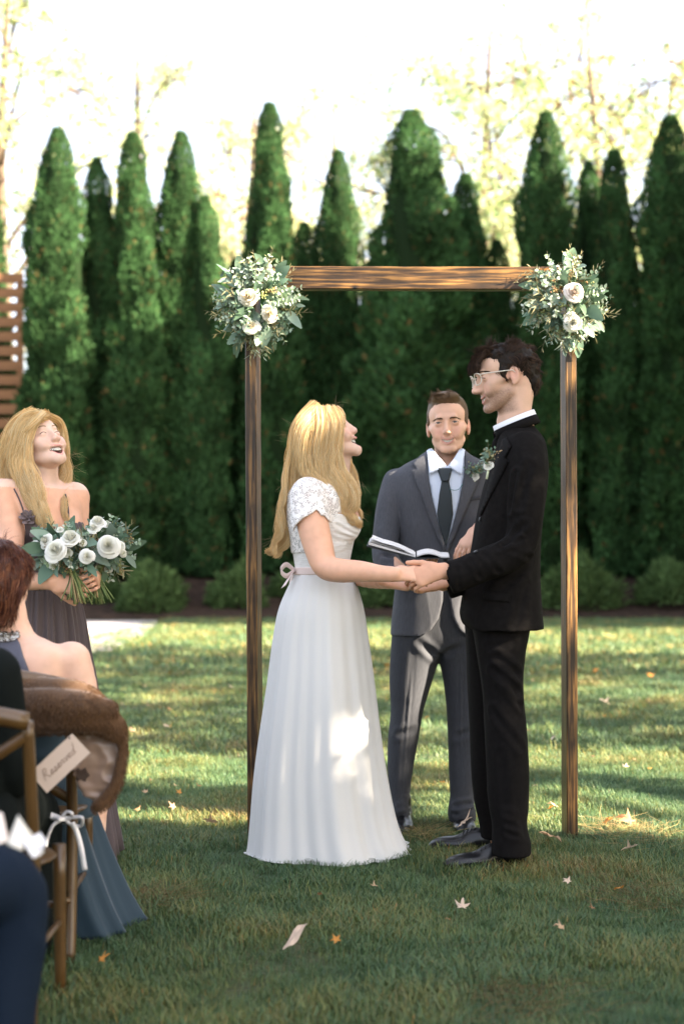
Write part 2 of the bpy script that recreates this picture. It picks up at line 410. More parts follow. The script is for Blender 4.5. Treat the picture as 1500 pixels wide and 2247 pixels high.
def tuft(seed, n, rad, h, w):
    r = np.random.RandomState(seed); V = []; Fa = []; C = []
    for i in range(n):
        a = r.rand()*6.28; q = rad*math.sqrt(r.rand()); x, y = q*math.cos(a), q*math.sin(a); hh = h*(.45+.75*r.rand()); b = r.rand()*6.28
        ln = hh*(.25+.9*r.rand()**1.3); dx, dy = math.cos(b)*ln, math.sin(b)*ln; wx, wy = -math.sin(b)*w/2, math.cos(b)*w/2; k = len(V)
        for t, ww in ((0, 1), (.45, .9), (.8, .55)):
            zz = hh*(t-.18*t*t); V += [(x+dx*t*t-wx*ww, y+dy*t*t-wy*ww, zz), (x+dx*t*t+wx*ww, y+dy*t*t+wy*ww, zz)]
        V.append((x+dx, y+dy, hh*.80)); Fa += [[k, k+1, k+3, k+2], [k+2, k+3, k+5, k+4], [k+4, k+5, k+6]]
        c = .75+.6*r.rand(); dead = r.rand() < .07; cc = np.array([2.2, 1.15, 1.1])*c if dead else np.array([c*.95, c, c*(.8+.5*r.rand())]); C += [cc]*7
    me = bpy.data.meshes.new('grass_tuft'); me.from_pydata(V, [], Fa); me.materials.append(M_GRASS)
    a = me.color_attributes.new('Col', 'FLOAT_COLOR', 'POINT'); c4 = np.ones((len(V), 4), np.float32); c4[:, :3] = C; a.data.foreach_set('color', c4.ravel())
    me.polygons.foreach_set('use_smooth', np.ones(len(me.polygons), bool))
    return bpy.data.objects.new('grass_tuft', me)
def spread(name, quad, tufts, dens, smin, smax, seed, holes=0):
    o = mk(name, [(x, y, .001) for x, y in quad], [[0, 1, 2, 3]], M_LAWN, None, False)
    ng = bpy.data.node_groups.new(name, 'GeometryNodeTree'); ng.interface.new_socket('Geometry', in_out='INPUT', socket_type='NodeSocketGeometry')
    ng.interface.new_socket('Geometry', in_out='OUTPUT', socket_type='NodeSocketGeometry'); N = ng.nodes.new; L = ng.links.new
    gi, go = N('NodeGroupInput'), N('NodeGroupOutput'); join = N('GeometryNodeJoinGeometry')
    nz = N('ShaderNodeTexNoise'); nz.inputs['Scale'].default_value = 2.2; nz.inputs['Detail'].default_value = 4
    mr = N('ShaderNodeMapRange'); mr.inputs[1].default_value = .36; mr.inputs[2].default_value = .6; mr.inputs[3].default_value = .55; mr.inputs[4].default_value = 1.15
    L(nz.outputs[0], mr.inputs[0])
    for i, tf in enumerate(tufts):
        dp = N('GeometryNodeDistributePointsOnFaces'); dp.inputs['Density'].default_value = dens/len(tufts); dp.inputs['Seed'].default_value = seed+i
        ip = N('GeometryNodeInstanceOnPoints'); ob = N('GeometryNodeObjectInfo'); ob.inputs['Object'].default_value = tf
        rv = N('FunctionNodeRandomValue'); rv.data_type = 'FLOAT_VECTOR'; rv.inputs[0].default_value = (-.12, -.12, 0); rv.inputs[1].default_value = (.12, .12, 6.28)
        rs = N('FunctionNodeRandomValue'); rs.inputs[2].default_value = smin; rs.inputs[3].default_value = smax; rs.inputs['Seed'].default_value = 5+i
        mu = N('ShaderNodeMath'); mu.operation = 'MULTIPLY'; L(rs.outputs[1], mu.inputs[0]); L(mr.outputs[0], mu.inputs[1])
        L(gi.outputs[0], dp.inputs['Mesh']); L(dp.outputs['Points'], ip.inputs['Points']); L(ob.outputs['Geometry'], ip.inputs['Instance'])
        L(rv.outputs[0], ip.inputs['Rotation']); L(mu.outputs[0], ip.inputs['Scale']); L(ip.outputs[0], join.inputs[0])
    L(join.outputs[0], go.inputs[0]); md = o.modifiers.new('spread', 'NODES'); md.node_group = ng
    tag(o, 'short green and dried grass of the lawn', 'grass', kind='stuff'); return o
TF = [tuft(s, 16, .05, .050, .0028) for s in (1, 2, 3)]
TM = [tuft(s, 12, .09, .058, .0050) for s in (4, 5)]
TL = [tuft(s, 12, .20, .085, .014) for s in (6, 7)]
def wd(Y, m): return .245*Y+m
spread('grass', [(-wd(2.9, .35), 2.9), (wd(2.9, .35), 2.9), (wd(8, .4), 8), (-wd(8, .4), 8)], TF, 1900, .5, 1.15, 1)
spread('grass', [(-wd(8, .5), 8), (wd(8, .5), 8), (wd(14, .6), 14), (-wd(14, .6), 14)], TM, 420, .6, 1.2, 2)
spread('grass', [(-wd(14, .8), 14), (wd(14, .8), 14), (wd(28.4, 1), 28.4), (p1[1][0]+.15, 28.4)]+[(p[0]+.10, p[1]-.05) for p in p1[1:8]]+[(-wd(15.5, .8), 15.6)], TL, 75, .6, 1.2, 3)

# ------------------------------------------------------------------ trees and shrubs
M_ARB = mat('evergreen_leaf', attr=True, rough=.8, spec=.08, trans=.32)
M_BARK = mat('bark', (.12, .085, .06), .9, .2, bump=.6, bscale=12, bdet=4, var=.3, vscale=4, stretch=(1, 1, .2))
def cards(P, D, L_, Wd, C, seed=0, face=None):
    """leaf sprays: a kite of two folded halves from P along D"""
    r = np.random.RandomState(seed); n = len(P); D = D/(np.linalg.norm(D, axis=1)[:, None]+1e-9); S = np.cross(D, r.randn(n, 3) if face is None else face+r.randn(n, 3)*.28); S /= np.linalg.norm(S, axis=1)[:, None]+1e-9
    Nn = np.cross(D, S); L_ = np.asarray(L_)[:, None]; Wd = np.asarray(Wd)[:, None]
    a = P; b = P+D*L_*.5+S*Wd*.5+Nn*L_*.08; c = P+D*L_; d = P+D*L_*.5-S*Wd*.5+Nn*L_*.08
    V = np.stack([a, b, c, d], 1).reshape(-1, 3); i = np.arange(n)*4; Q = np.concatenate([np.stack([i, i+1, i+2], 1), np.stack([i, i+2, i+3], 1)])
    return V, Q, np.repeat(C, 4, 0)
PRH = [[0, .04, .15, .4, .6, .75, .87, .95, 1], [.38, .46, .5, .49, .45, .38, .28, .18, .05], [.36, .44, .5, .50, .47, .36, .30, .17, .04], [.40, .47, .5, .46, .40, .35, .25, .18, .05]]
def arb_mesh(seed, twin=False):
    """unit evergreen column: height 1, radius about .5 at the widest"""
    r = np.random.RandomState(seed); n = 23000
    h = r.rand(n)**.9; th = r.rand(n)*6.2832
    pr = np.interp(h, PRH[0], PRH[1 + seed % 3])
    lump = 1+.12*np.sin(th*2+h*9+seed)+.34*vnoise(np.stack([np.cos(th)*2, np.sin(th)*2, h*14], 1), 1, seed)+.22*vnoise(np.stack([np.cos(th)*4, np.sin(th)*4, h*30], 1), 1, seed+4)
    q = pr*lump*(.90+.12*r.rand(n)); P = np.stack([q*np.cos(th)+.03*np.sin(h*7+seed), q*np.sin(th), h*.985], 1)
    D = np.stack([np.cos(th)*.35, np.sin(th)*.35, np.full(n, .75)], 1)+r.randn(n, 3)*np.array([.35, .35, .25])
    c = np.array([.036, .082, .029])*(.55+.95*r.rand(n))[:, None]; br = r.rand(n) < .03; c[br] = np.array([.12, .09, .035])
    lg = vnoise(P*np.array([1, 1, 8]), 2.5, seed+9)[:, None]; c = c*(1+.5*lg)
    return P, D, c, np.stack([np.cos(th), np.sin(th), .35+0*th], 1)
def evergreen(px, top, wpx, Y, data, yaw, label):
    base = W(px, 0, Y); z0 = float(np.interp(Y, [p[0] for p in prof], [p[1] for p in prof])); hgt = CAMZ+(HOR-top)/F*Y-z0; wdt = wpx/F*Y
    e = empty('evergreen_tree', (base[0], Y, z0), label, 'tree', 'tall evergreen trees screening the back of the lawn')
    cr, cap_, tr = data
    for nm, me, m in (('crown', cr, M_ARB), ('trunk', tr, M_BARK)):
        o = bpy.data.objects.new(nm, me); COL.objects.link(o); o.parent = e; o.scale = (wdt, wdt*.9, hgt); o.rotation_euler = (0, 0, yaw)
def arb_data(seed):
    P, D, c, fc = arb_mesh(seed); n = len(P); r = np.random.RandomState(seed)
    # leaf sizes are given for a tree about 1.6 wide and 10 high: stretch is undone along z
    Pm = P*np.array([1.6, 1.6, 10.]); V, Q, C = cards(Pm, D, (.15+.15*r.rand(n))*np.clip(1.5-1.25*P[:, 2], .35, 1), (.07+.06*r.rand(n))*np.clip(1.5-1.25*P[:, 2], .4, 1), c, seed, fc); V = V/np.array([1.6, 1.6, 10.])
    # solid core blocking light behind the sprays; inner shade put into its dark colour
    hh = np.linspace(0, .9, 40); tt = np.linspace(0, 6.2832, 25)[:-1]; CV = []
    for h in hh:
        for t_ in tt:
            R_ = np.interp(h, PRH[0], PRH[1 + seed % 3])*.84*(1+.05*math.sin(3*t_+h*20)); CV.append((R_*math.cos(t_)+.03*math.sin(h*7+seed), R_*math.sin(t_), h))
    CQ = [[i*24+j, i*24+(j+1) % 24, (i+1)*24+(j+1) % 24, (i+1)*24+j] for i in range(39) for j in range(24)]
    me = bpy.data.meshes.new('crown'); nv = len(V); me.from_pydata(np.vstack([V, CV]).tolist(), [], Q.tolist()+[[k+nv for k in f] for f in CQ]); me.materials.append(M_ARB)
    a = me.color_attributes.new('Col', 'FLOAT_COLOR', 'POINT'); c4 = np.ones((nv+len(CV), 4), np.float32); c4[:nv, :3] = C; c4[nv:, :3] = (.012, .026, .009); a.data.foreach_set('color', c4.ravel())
    tv, tf = tube1([(0, 0, -.03), (0.01, 0, .3), (0, 0, .93)], .075, 8, .01); tm = bpy.data.meshes.new('trunk'); tm.from_pydata(tv.tolist(), [], tf); tm.materials.append(M_BARK)
    return me, None, tm
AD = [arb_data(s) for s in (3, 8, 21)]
ARB = [(-190, 290, 150, 35.0, 'evergreen tree beyond the slatted fence, outermost on that side'), (-40, 330, 150, 35.2, 'evergreen tree standing behind the slatted wooden fence'),
 (128, 272, 158, 31.6, 'evergreen tree beside the slatted fence with a sunlit top'),
 (214, 336, 112, 32.2, 'short narrow evergreen tree, second from the slatted fence'),
 (292, 280, 150, 31.8, 'pointed dark evergreen tree above the end of the concrete path'),
 (398, 280, 138, 32.4, 'evergreen tree with a sunlit tip, fourth from the slatted fence'),
 (452, 420, 104, 32.0, 'short dark evergreen tree just short of the arch corner with three roses'),
 (592, 215, 150, 32.5, 'tallest sunlit evergreen tree above the arch corner with three roses'),
 (742, 322, 124, 33.6, 'narrow evergreen tree behind the beam, between two taller ones'),
 (905, 232, 208, 31.8, 'broad tall evergreen tree above the middle of the arch beam'),
 (1022, 372, 150, 33.2, 'low evergreen tree behind the beam with a dark flank'),
 (1198, 238, 160, 32.2, 'tall sunlit evergreen tree above the arch corner with two roses'),
 (1292, 345, 112, 33.0, 'slim shaded evergreen tree past the arch'),
 (1348, 318, 140, 32.2, 'evergreen tree past the arch with a bright yellowish flank'),
 (1470, 245, 180, 31.8, 'tall dark evergreen tree at the far end of the row'),
 (820, 560, 120, 33.4, 'low dark evergreen tree filling the gap behind the officiant'), (668, 480, 120, 33.5, 'half height evergreen tree in the gap beside the tallest one'),
 (1090, 520, 120, 33.2, 'low evergreen tree filling the gap behind the groom'), (520, 560, 110, 33.2, 'low evergreen tree in the gap behind the three rose corner'),
 (1610, 300, 170, 32.0, 'evergreen tree past the far end, nearest beyond the frame'), (1740, 280, 170, 32.3, 'outermost evergreen tree past the far end')]
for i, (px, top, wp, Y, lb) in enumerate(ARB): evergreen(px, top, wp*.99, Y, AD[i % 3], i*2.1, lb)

def branchy(seed, base, hgt, crown_lo, spread_, nl, leaf, pal, name, label, group=None, limbs=9, lean=(0, 0), holes=None, shared=None, clump=.5, lm=None):
    """a broadleaf tree: trunk, limbs, twigs and single leaves in clumps"""
    r = np.random.RandomState(seed); base = np.array(base, float); tubes_ = []; tips = []
    top = base+np.array([lean[0], lean[1], hgt]); tk = spline([base, base+(top-base)*.35+r.randn(3)*.15, base+(top-base)*.7+r.randn(3)*.3, top], 5)
    R0 = hgt*.018; tubes_.append(tube1(tk, R0, 8, R0*.15))
    for i in range(limbs):
        t = crown_lo+(0.95-crown_lo)*(i+.5*r.rand())/limbs; p = tk[int(t*(len(tk)-1))]; a = i*2.4+r.rand(); ln = spread_*(1.05-.55*t)*(0.8+.4*r.rand())
        d = np.array([math.cos(a), math.sin(a), .35+.5*r.rand()]); e = p+d*ln; m_ = p+d*ln*.5+np.array([0, 0, ln*.12])+r.randn(3)*.1*ln
        L1 = spline([p, m_, e], 5); tubes_.append(tube1(L1, R0*.45*(1.1-t), 6, R0*.08))
        for j in range(6):
            q = L1[2+int(r.rand()*(len(L1)-3))]; d2 = d*.5+r.randn(3)*.6; e2 = q+d2*ln*.42; L2 = spline([q, (q+e2)/2+r.randn(3)*.05*ln, e2], 4); tubes_.append(tube1(L2, R0*.12, 4, R0*.03))
            for k in L2[2:]: tips.append(k)
        for k in L1[5:]: tips.append(k)
    tips = np.array(tips); idx = r.randint(0, len(tips), nl//14); P = np.repeat(tips[idx]+r.randn(len(idx), 3)*clump, 14, 0); P = P+r.randn(*P.shape)*clump*.42
    if holes:  # crown opened along the sun direction so light reaches set spots
        keep = np.ones(len(P), bool)
        for pt, rad in holes:
            v = P-np.array(pt); s_ = np.array(SUN); tt = v@s_; d = np.linalg.norm(v-tt[:, None]*s_, axis=1); keep &= (d > rad) | (tt < 0)
        P = P[keep]
    n = len(P); pal = np.array(pal); C = pal[r.randint(0, len(pal), n)]*(.75+.5*r.rand(n))[:, None]; D = r.randn(n, 3)+np.array([0, 0, -.4])
    V, Q, C = cards(P, D, leaf*(.6+.8*r.rand(n)), leaf*(.4+.5*r.rand(n)), C, seed)
    e = empty(name, base, label, 'tree', group); mk('crown', V, Q, lm or M_LEAFY, e, True, C); tv, tf = joinm(tubes_); mk('trunk', tv, tf, M_BARK, e)
    return e
M_LEAFY = mat('broad_leaf', attr=True, rough=.5, spec=.3, trans=.5)
GOLD = [(.56, .55, .32), (.48, .54, .30), (.34, .46, .22), (.58, .54, .34), (.42, .50, .27)]  # leaf tones paled so the washed-out haze sits in the colour
GRN = [(.26, .36, .14), (.36, .42, .18), (.52, .50, .24), (.30, .38, .15)]
g2 = 'pale autumn trees rising behind the evergreens'
for (px, top, Y, sp, nl, pal, sd, lb) in [
  (20, -60, 44, 5.5, 5200, GRN+GOLD[:2], 31, 'yellow green autumn tree above the slatted fence with fine twigs'),
  (300, 90, 62, 6.5, 5200, GOLD, 32, 'thin pale autumn tree behind the gap between the pointed evergreens'),
  (560, 200, 54, 5.2, 6500, GOLD, 33, 'golden autumn tree behind the three rose corner of the arch'),
  (735, 230, 60, 5.5, 6500, GOLD, 34, 'golden brown autumn tree behind the middle gap'),
  (1075, 60, 56, 6.8, 11000, GOLD+GRN[:1], 35, 'large pale yellow autumn tree above the beam beside the groom'),
  (1290, 100, 50, 6.0, 6000, GRN+[(.2, .13, .07)], 36, 'thin reddish autumn tree above the two rose corner'),
  (1475, 160, 58, 5.6, 5200, GRN+GOLD, 37, 'yellow green autumn tree at the far end of the row'),
  (1080, 480, 48, 3.6, 7000, GOLD, 38, 'low golden tree behind the gap next to the tall sunlit evergreen'),
  (530, 430, 47, 3.2, 5000, GOLD+[(.4, .25, .15)], 39, 'low russet tree with bare slanting twigs behind the rose corner')]:
    b_ = W(px, 0, Y); branchy(sd, (b_[0], Y, 0), CAMZ+(HOR-top)/F*Y, .3, sp, int(nl*.8), .23, pal, 'autumn_tree', lb, g2, 12, clump=.42)

# low shrubs on the mulch
def shrub(px, py0, wpx, hpx, Y, lb, seed):
    r = np.random.RandomState(seed); c = W(px, py0, Y); s_ = Y/F; n = 2600; u = r.randn(n, 3); u /= np.linalg.norm(u, axis=1)[:, None]; u[:, 2] = np.abs(u[:, 2])
    lum = 1+.3*vnoise(u, 2.2, seed); q = (.72+.3*r.rand(n))*lum; P = c+u*q[:, None]*np.array([wpx*s_/2, wpx*s_/2*.7, hpx*s_]); D = u+r.randn(n, 3)*.5+np.array([0, 0, .3])
    C = np.array([.085, .14, .05])*(.6+.9*r.rand(n))[:, None]; V, Q, C = cards(P, D, .12+.1*r.rand(n), .035+.04*r.rand(n), C, seed)
    e = empty('low_shrub', c, lb, 'shrub', 'low shrubs planted on the mulch bank'); mk('foliage', V, Q, M_ARB, e, True, C)
    st = [tube1([c+np.array([0, 0, -.1]), c+np.array([a, b, hpx*s_*.6])], .015, 5, .005) for a, b in ((-.2, 0), (.15, .05), (0, -.1), (.3, 0))]; V, Fa = joinm(st); mk('stems', V, Fa, M_BARK, e)
for a in [(330, 1346, 150, 92, 29.6, 'wide low shrub behind the concrete path end', 51), (225, 1335, 90, 55, 30.4, 'small low shrub behind the bouquets', 52), (520, 1335, 120, 88, 29.9, 'low shrub directly behind the three rose post', 53),
          (840, 1330, 130, 80, 30.0, 'low shrub between the bride and the officiant', 54), (1270, 1335, 170, 98, 29.7, 'round low shrub behind the two rose post', 55), (1475, 1325, 170, 92, 29.9, 'low shrub near the edge of the lawn past the arch', 56),
          (640, 1318, 90, 60, 30.8, 'low shrub behind the bride', 57), (1060, 1322, 110, 70, 30.5, 'low shrub behind the groom', 58), (60, 1330, 140, 80, 30.2, 'low shrub behind the bridesmaid', 59)]: shrub(*a)

# slatted wooden fence at the end of the path
M_CEDAR = mat('cedar_board', (.23, .115, .055), .75, .25, bump=.3, bscale=3, bdet=6, var=.25, vscale=2, stretch=(.3, 1, 6))
fy = 33.8; fx0, fx1 = W(-420, 0, fy)[0], W(52, 0, fy)[0]
fe = empty('slatted_fence', (fx0, fy, 0), 'tall brown fence of horizontal wooden boards with gaps beside the evergreens', 'fence')
first = None; zt = CAMZ+(HOR-603)/F*fy
for i in range(26):
    z = zt-.345*i-.20
    if z < .05: break
    V, Fa = box((fx0, fy-.03, z), (fx1, fy+.0, z+.235))
    if first is None: first = mk('board', V, Fa, M_CEDAR, fe, False); z_first = z
    else:
        o = first.copy(); COL.objects.link(o); o.parent = fe; o.location = (0, 0, z-z_first)
for k in range(4):
    x = fx0+.1+k*(fx1-fx0-.2)/3; V, Fa = box((x-.07, fy+.002, 0), (x+.07, fy+.14, zt+.02)); mk('post', V, Fa, M_CEDAR, fe, False)
# tall trees beyond the right edge of the frame: their crowns throw the dappled shade
def T(px, py, Y, r_): return (W(px, py, Y), r_*1.4+.02)
GAPS = [T(1165, 1020, 5.0, .05), T(1135, 1100, 4.98, .04), T(1180, 1170, 5.03, .03), T(1110, 1200, 4.95, .005), T(1130, 1500, 5.05, .04), T(1120, 1600, 5.06, .01), T(600, 640, 5.6, .20), T(640, 700, 5.6, .11), T(560, 585, 5.6, .10), T(1255, 645, 5.6, .13), T(1200, 580, 5.6, .12), T(1290, 600, 5.6, .08), T(970, 940, 5.85, .12), T(960, 985, 5.85, .05), T(30, 980, 5.15, .06), T(50, 1060, 5.12, .06), T(75, 905, 5.2, .03), T(30, 1090, 5.1, .03), T(140, 1080, 5.2, .02),  # spots to be sunlit: crowns are shaped with openings towards the sun
        T(722, 1565, 5.13, .038), T(727, 1655, 5.13, .03), T(765, 1635, 5.13, .004), T(735, 1700, 5.13, .002), T(700, 905, 5.2, .12), T(650, 960, 5.2, .09), T(690, 1180, 5.05, .02), T(720, 1262, 5.0, .01), T(1150, 1060, 5.0, .05), T(1140, 1130, 5.0, .045), T(1185, 1100, 5.05, .05),
        T(1120, 1480, 5.05, .05), T(1110, 1440, 5.05, .035), T(1150, 1352, 5.03, .06), T(100, 1320, 5.0, .08), T(60, 1340, 5.0, .06), T(130, 1420, 4.05, .03), T(225, 1570, 3.75, .05), T(100, 1500, 3.8, .08), T(1235, 1180, 5.7, .03), T(1010, 1818, 5.75, .05), T(1255, 1560, 5.7, .03), T(560, 1200, 5.7, .05), T(135, 1850, 3.85, .05), T(150, 1790, 3.8, .05), T(650, 920, 5.3, .06),
        T(1080, 610, 5.7, .15), T(880, 610, 5.7, .10), T(300, 1790, 6.2, .25), T(1350, 1800, 6.1, .35), T(1200, 1760, 6.6, .25), T(420, 1700, 7.5, .35), T(950, 1620, 8, .3), T(1400, 1680, 7.8, .4), T(200, 1680, 7.8, .4)]
SHG = [(.06, .11, .03), (.09, .13, .035), (.14, .13, .04)]
branchy(71, (8.9, 1.5, 0), 10.8, .22, 4.0, 27000, .20, SHG, 'shade_tree', 'leafy green tree nearest the guests, throwing dappled shade', 'broadleaf trees beside the lawn', 12, holes=GAPS, clump=.50)
branchy(77, (8.4, -1.2, 0), 9.6, .30, 4.0, 13000, .20, SHG, 'shade_tree', 'leafy green tree closest to the seated guests beside the lawn', 'broadleaf trees beside the lawn', 10, holes=GAPS, clump=.50)
branchy(78, (10.6, .6, 0), 9.8, .20, 3.4, 12000, .20, SHG, 'shade_tree', 'dense low branched tree added behind the two nearest trees to deepen the shade', 'broadleaf trees beside the lawn', 11, holes=GAPS, clump=.50)  # unseen tree added to keep sun patches off the front lawn
branchy(72, (9.8, 6.6, 0), 9.0, .40, 3.0, 1900, .24, SHG, 'shade_tree', 'thin leafy tree beside the lawn level with the arch', 'broadleaf trees beside the lawn', 9, holes=GAPS, clump=.45)
branchy(73, (12.0, 11.5, 0), 10.5, .36, 3.6, 3400, .28, SHG, 'shade_tree', 'leafy tree halfway down the side of the lawn', 'broadleaf trees beside the lawn', 10, clump=.45)
for i, (x, y, h, lb) in enumerate([(14.0, 24.5, 17.0, 'big leafy tree beside the far corner of the lawn'), (18.2, 25, 17.6, 'big leafy tree set back from the far corner'), (22.5, 24.5, 16.6, 'big leafy tree third from the far corner'), (27, 24.5, 15.4, 'big leafy tree fourth from the far corner'), (31.5, 25, 16.4, 'big leafy tree farthest out beside the lawn')]):
    branchy(80+i, (x, y, 0), h, .16, 4.6, 6500, .62, SHG, 'shade_tree', lb, 'broadleaf trees beside the lawn', 14, clump=.85)
# ------------------------------------------------------------------ people: shared builders
M_SKIN = mat('skin', attr=True, var=.07, vscale=28, rough=.48, spec=.35, sss=.12, bump=.12, bscale=260, bdist=.002)
M_TOOTH = mat('teeth', (.72, .69, .62), .25, .5)
M_EYEW = mat('eye_white', (.62, .60, .58), .15, .5)
M_IRIS = mat('iris', (.05, .055, .05), .1, .5)
M_LASH = mat('lash', (.035, .02, .014), .6, .2)
M_HAIR = mat('hair', attr=True, rough=.45, spec=.35, trans=.30)
M_HAIRD = mat('dark_hair', attr=True, rough=.62, spec=.16)
SK_L = np.array([.66, .42, .31]); SK_F = np.array([.70, .47, .37]); SK_G = np.array([.62, .39, .29])
class Head:
    """local frame: x = the person's left, y = forward, z = up; origin between the eyes' level and the ears"""
    def __init__(s, O, f, roll=0, sc=1.0):
        f = norm(f); up = np.array([0, 0, 1.]); x = np.cross(up, f); x = -norm(np.cross(f, up)); u = np.cross(f, x); u = norm(u)
        if u[2] < 0: u = -u
        x = norm(np.cross(up, f)) ; u = norm(np.cross(f, x))
        if roll: c, sn = math.cos(roll), math.sin(roll); x, u = x*c+u*sn, u*c-x*sn
        s.O = np.array(O, float); s.R = np.stack([x, f, u], 1); s.s = sc
    def w(s, p): return s.O+s.s*(np.asarray(p, float)@s.R.T)
    def l(s, P): return ((np.asarray(P)-s.O)@s.R)/s.s
    def d(s, v): return np.asarray(v, float)@s.R.T
def head_sdf(v, H, mouth='smile', fem=False, open_eyes=False, nose=1.0, jaw=1.0, ears=True):
    S = H.s
    def E(c, r, k=.012, op='u', rot=None):
        R = H.R if rot is None else H.R@rot
        v.ell(H.w(c), np.array(r)*S, R, k*S, op)
    def C(a, b, ra, rb, k=.008, op='u', n=None, fl=1.0): v.cap(H.w(a), H.w(b), ra*S, rb*S, k*S, op, None if n is None else H.d(n), fl)
    E((0, -.014, .030), (.074, .094, .086)); E((0, .030, .030), (.062, .056, .062), .02); E((0, -.03, -.01), (.066, .07, .06), .02)
    E((0, .036, -.035), (.0575 if fem else .060, .050, .062), .02)
    E((0, .034, -.078), (.040*jaw if fem else .048*jaw, .046, .032), .022)
    for q in (1, -1):
        C((q*.047*jaw, .004, -.060), (q*.017, .068, -.100), .0150, .0135, .02)
        C((q*.060, .016, -.012), (q*.046, .060, -.020), .0095, .0105, .014)
        E((q*.036, .060, -.036), (.022, .022, .020), .016)
        C((q*.058, .025, -.01), (q*.05, .055, -.02), .012, .012, .016)
    E((0, .0785, -.102), (.017 if fem else .021, .0155, .0145), .014)
    C((-.028, .083, .019), (.028, .083, .019), .007 if fem else .010, .007 if fem else .010, .014)
    for q in (1, -1):
        E((q*.031, .098, .000), (.017, .016, .0115), .012, 's')
        E((q*.031, .0745, -.001), (.0145, .0135, .012), .007)
    n_ = nose
    C((0, .088, .006), (0, .086+.024*n_, -.033+.003*fem), .0058, .0072 if fem else .0082, .010); E((0, .087+.024*n_, -.037+.003*fem), (.0078 if fem else .0088, .0075, .0068 if fem else .0078), .006)
    C((0, .078, .002), (0, .083+.006*n_, -.036), .0095, .0125, .010); C((0, .082, -.004), (0, .084+.016*n_, -.034), .0065, .0095, .008)
    for q in (1, -1): E((q*.0105, .092+.010*n_, -.0395), (.0065, .012, .0068), .008)
    for q in (1, -1): E((q*.0055, .100+.012*n_, -.0480), (.0026, .0040, .0026), .002, 's')
    E((0, .080, -.066), (.027, .0135, .018), .012)
    def lip(z, r, y, half=.023, up=.012, k=.003, yb=.012):
        xs_ = np.linspace(-half, half, 7)
        P = [(x, y-yb*(x/half)**2, z+up*(x/half)**2, ) for x in xs_]
        for i in range(6):
            ra = r*(1-.75*(abs(xs_[i])/half)**2.2); rb = r*(1-.75*(abs(xs_[i+1])/half)**2.2); C(P[i], P[i+1], max(ra, .0016), max(rb, .0016), k)
    if mouth == 'smile':
        for x in np.linspace(-.024, .024, 9): E((x, .094-.014*(x/.024)**2, -.0718+.0145*(x/.024)**2), (.005, .013, .0062*(1-.5*(x/.024)**2)), .002, 's')
        lip(-.0640, .0036, .0915, .030, .014); lip(-.0805, .0044, .0895, .027, .021)
        for q in (1, -1): C((q*.017, .088, -.045), (q*.031, .078, -.068), .0022, .0022, .004, 's'); E((q*.034, .070, -.050), (.015, .014, .013), .010)
    elif mouth == 'laugh':
        for x in np.linspace(-.022, .022, 9): E((x, .094-.014*(x/.024)**2, -.0800+.013*(x/.024)**2), (.007, .026, .0150*(1-.5*(x/.022)**2)), .003, 's')
        lip(-.0625, .0038, .0940, .028, .006); lip(-.0995, .0048, .0865, .023, .032)
        for q in (1, -1): C((q*.018, .089, -.042), (q*.034, .077, -.066), .0022, .0022, .004, 's'); E((q*.036, .068, -.046), (.018, .018, .016), .010)
        E((0, .072, -.112), (.020, .016, .014), .014)
    if open_eyes:
        for q in (1, -1): E((q*.0315, .094, .0005), (.0140, .012, .0034), .002, 's')
    if ears:
        for q in (1, -1):
            a = .35*q; rot = np.array([[math.cos(a), -math.sin(a), 0], [math.sin(a), math.cos(a), 0], [0, 0, 1]])
            E((q*.0775, -.012, -.010), (.0055, .017, .030), .005, rot=rot); E((q*.076, -.006, -.034), (.005, .009, .010), .005)
            E((q*.0840, -.009, -.005), (.0062, .0095, .018), .003, 's', rot=rot); E((q*.083, -.004, -.016), (.006, .006, .007), .003, 's'); C((q*.070, -.004, -.012), (q*.075, -.002, -.02), .007, .006, .006)
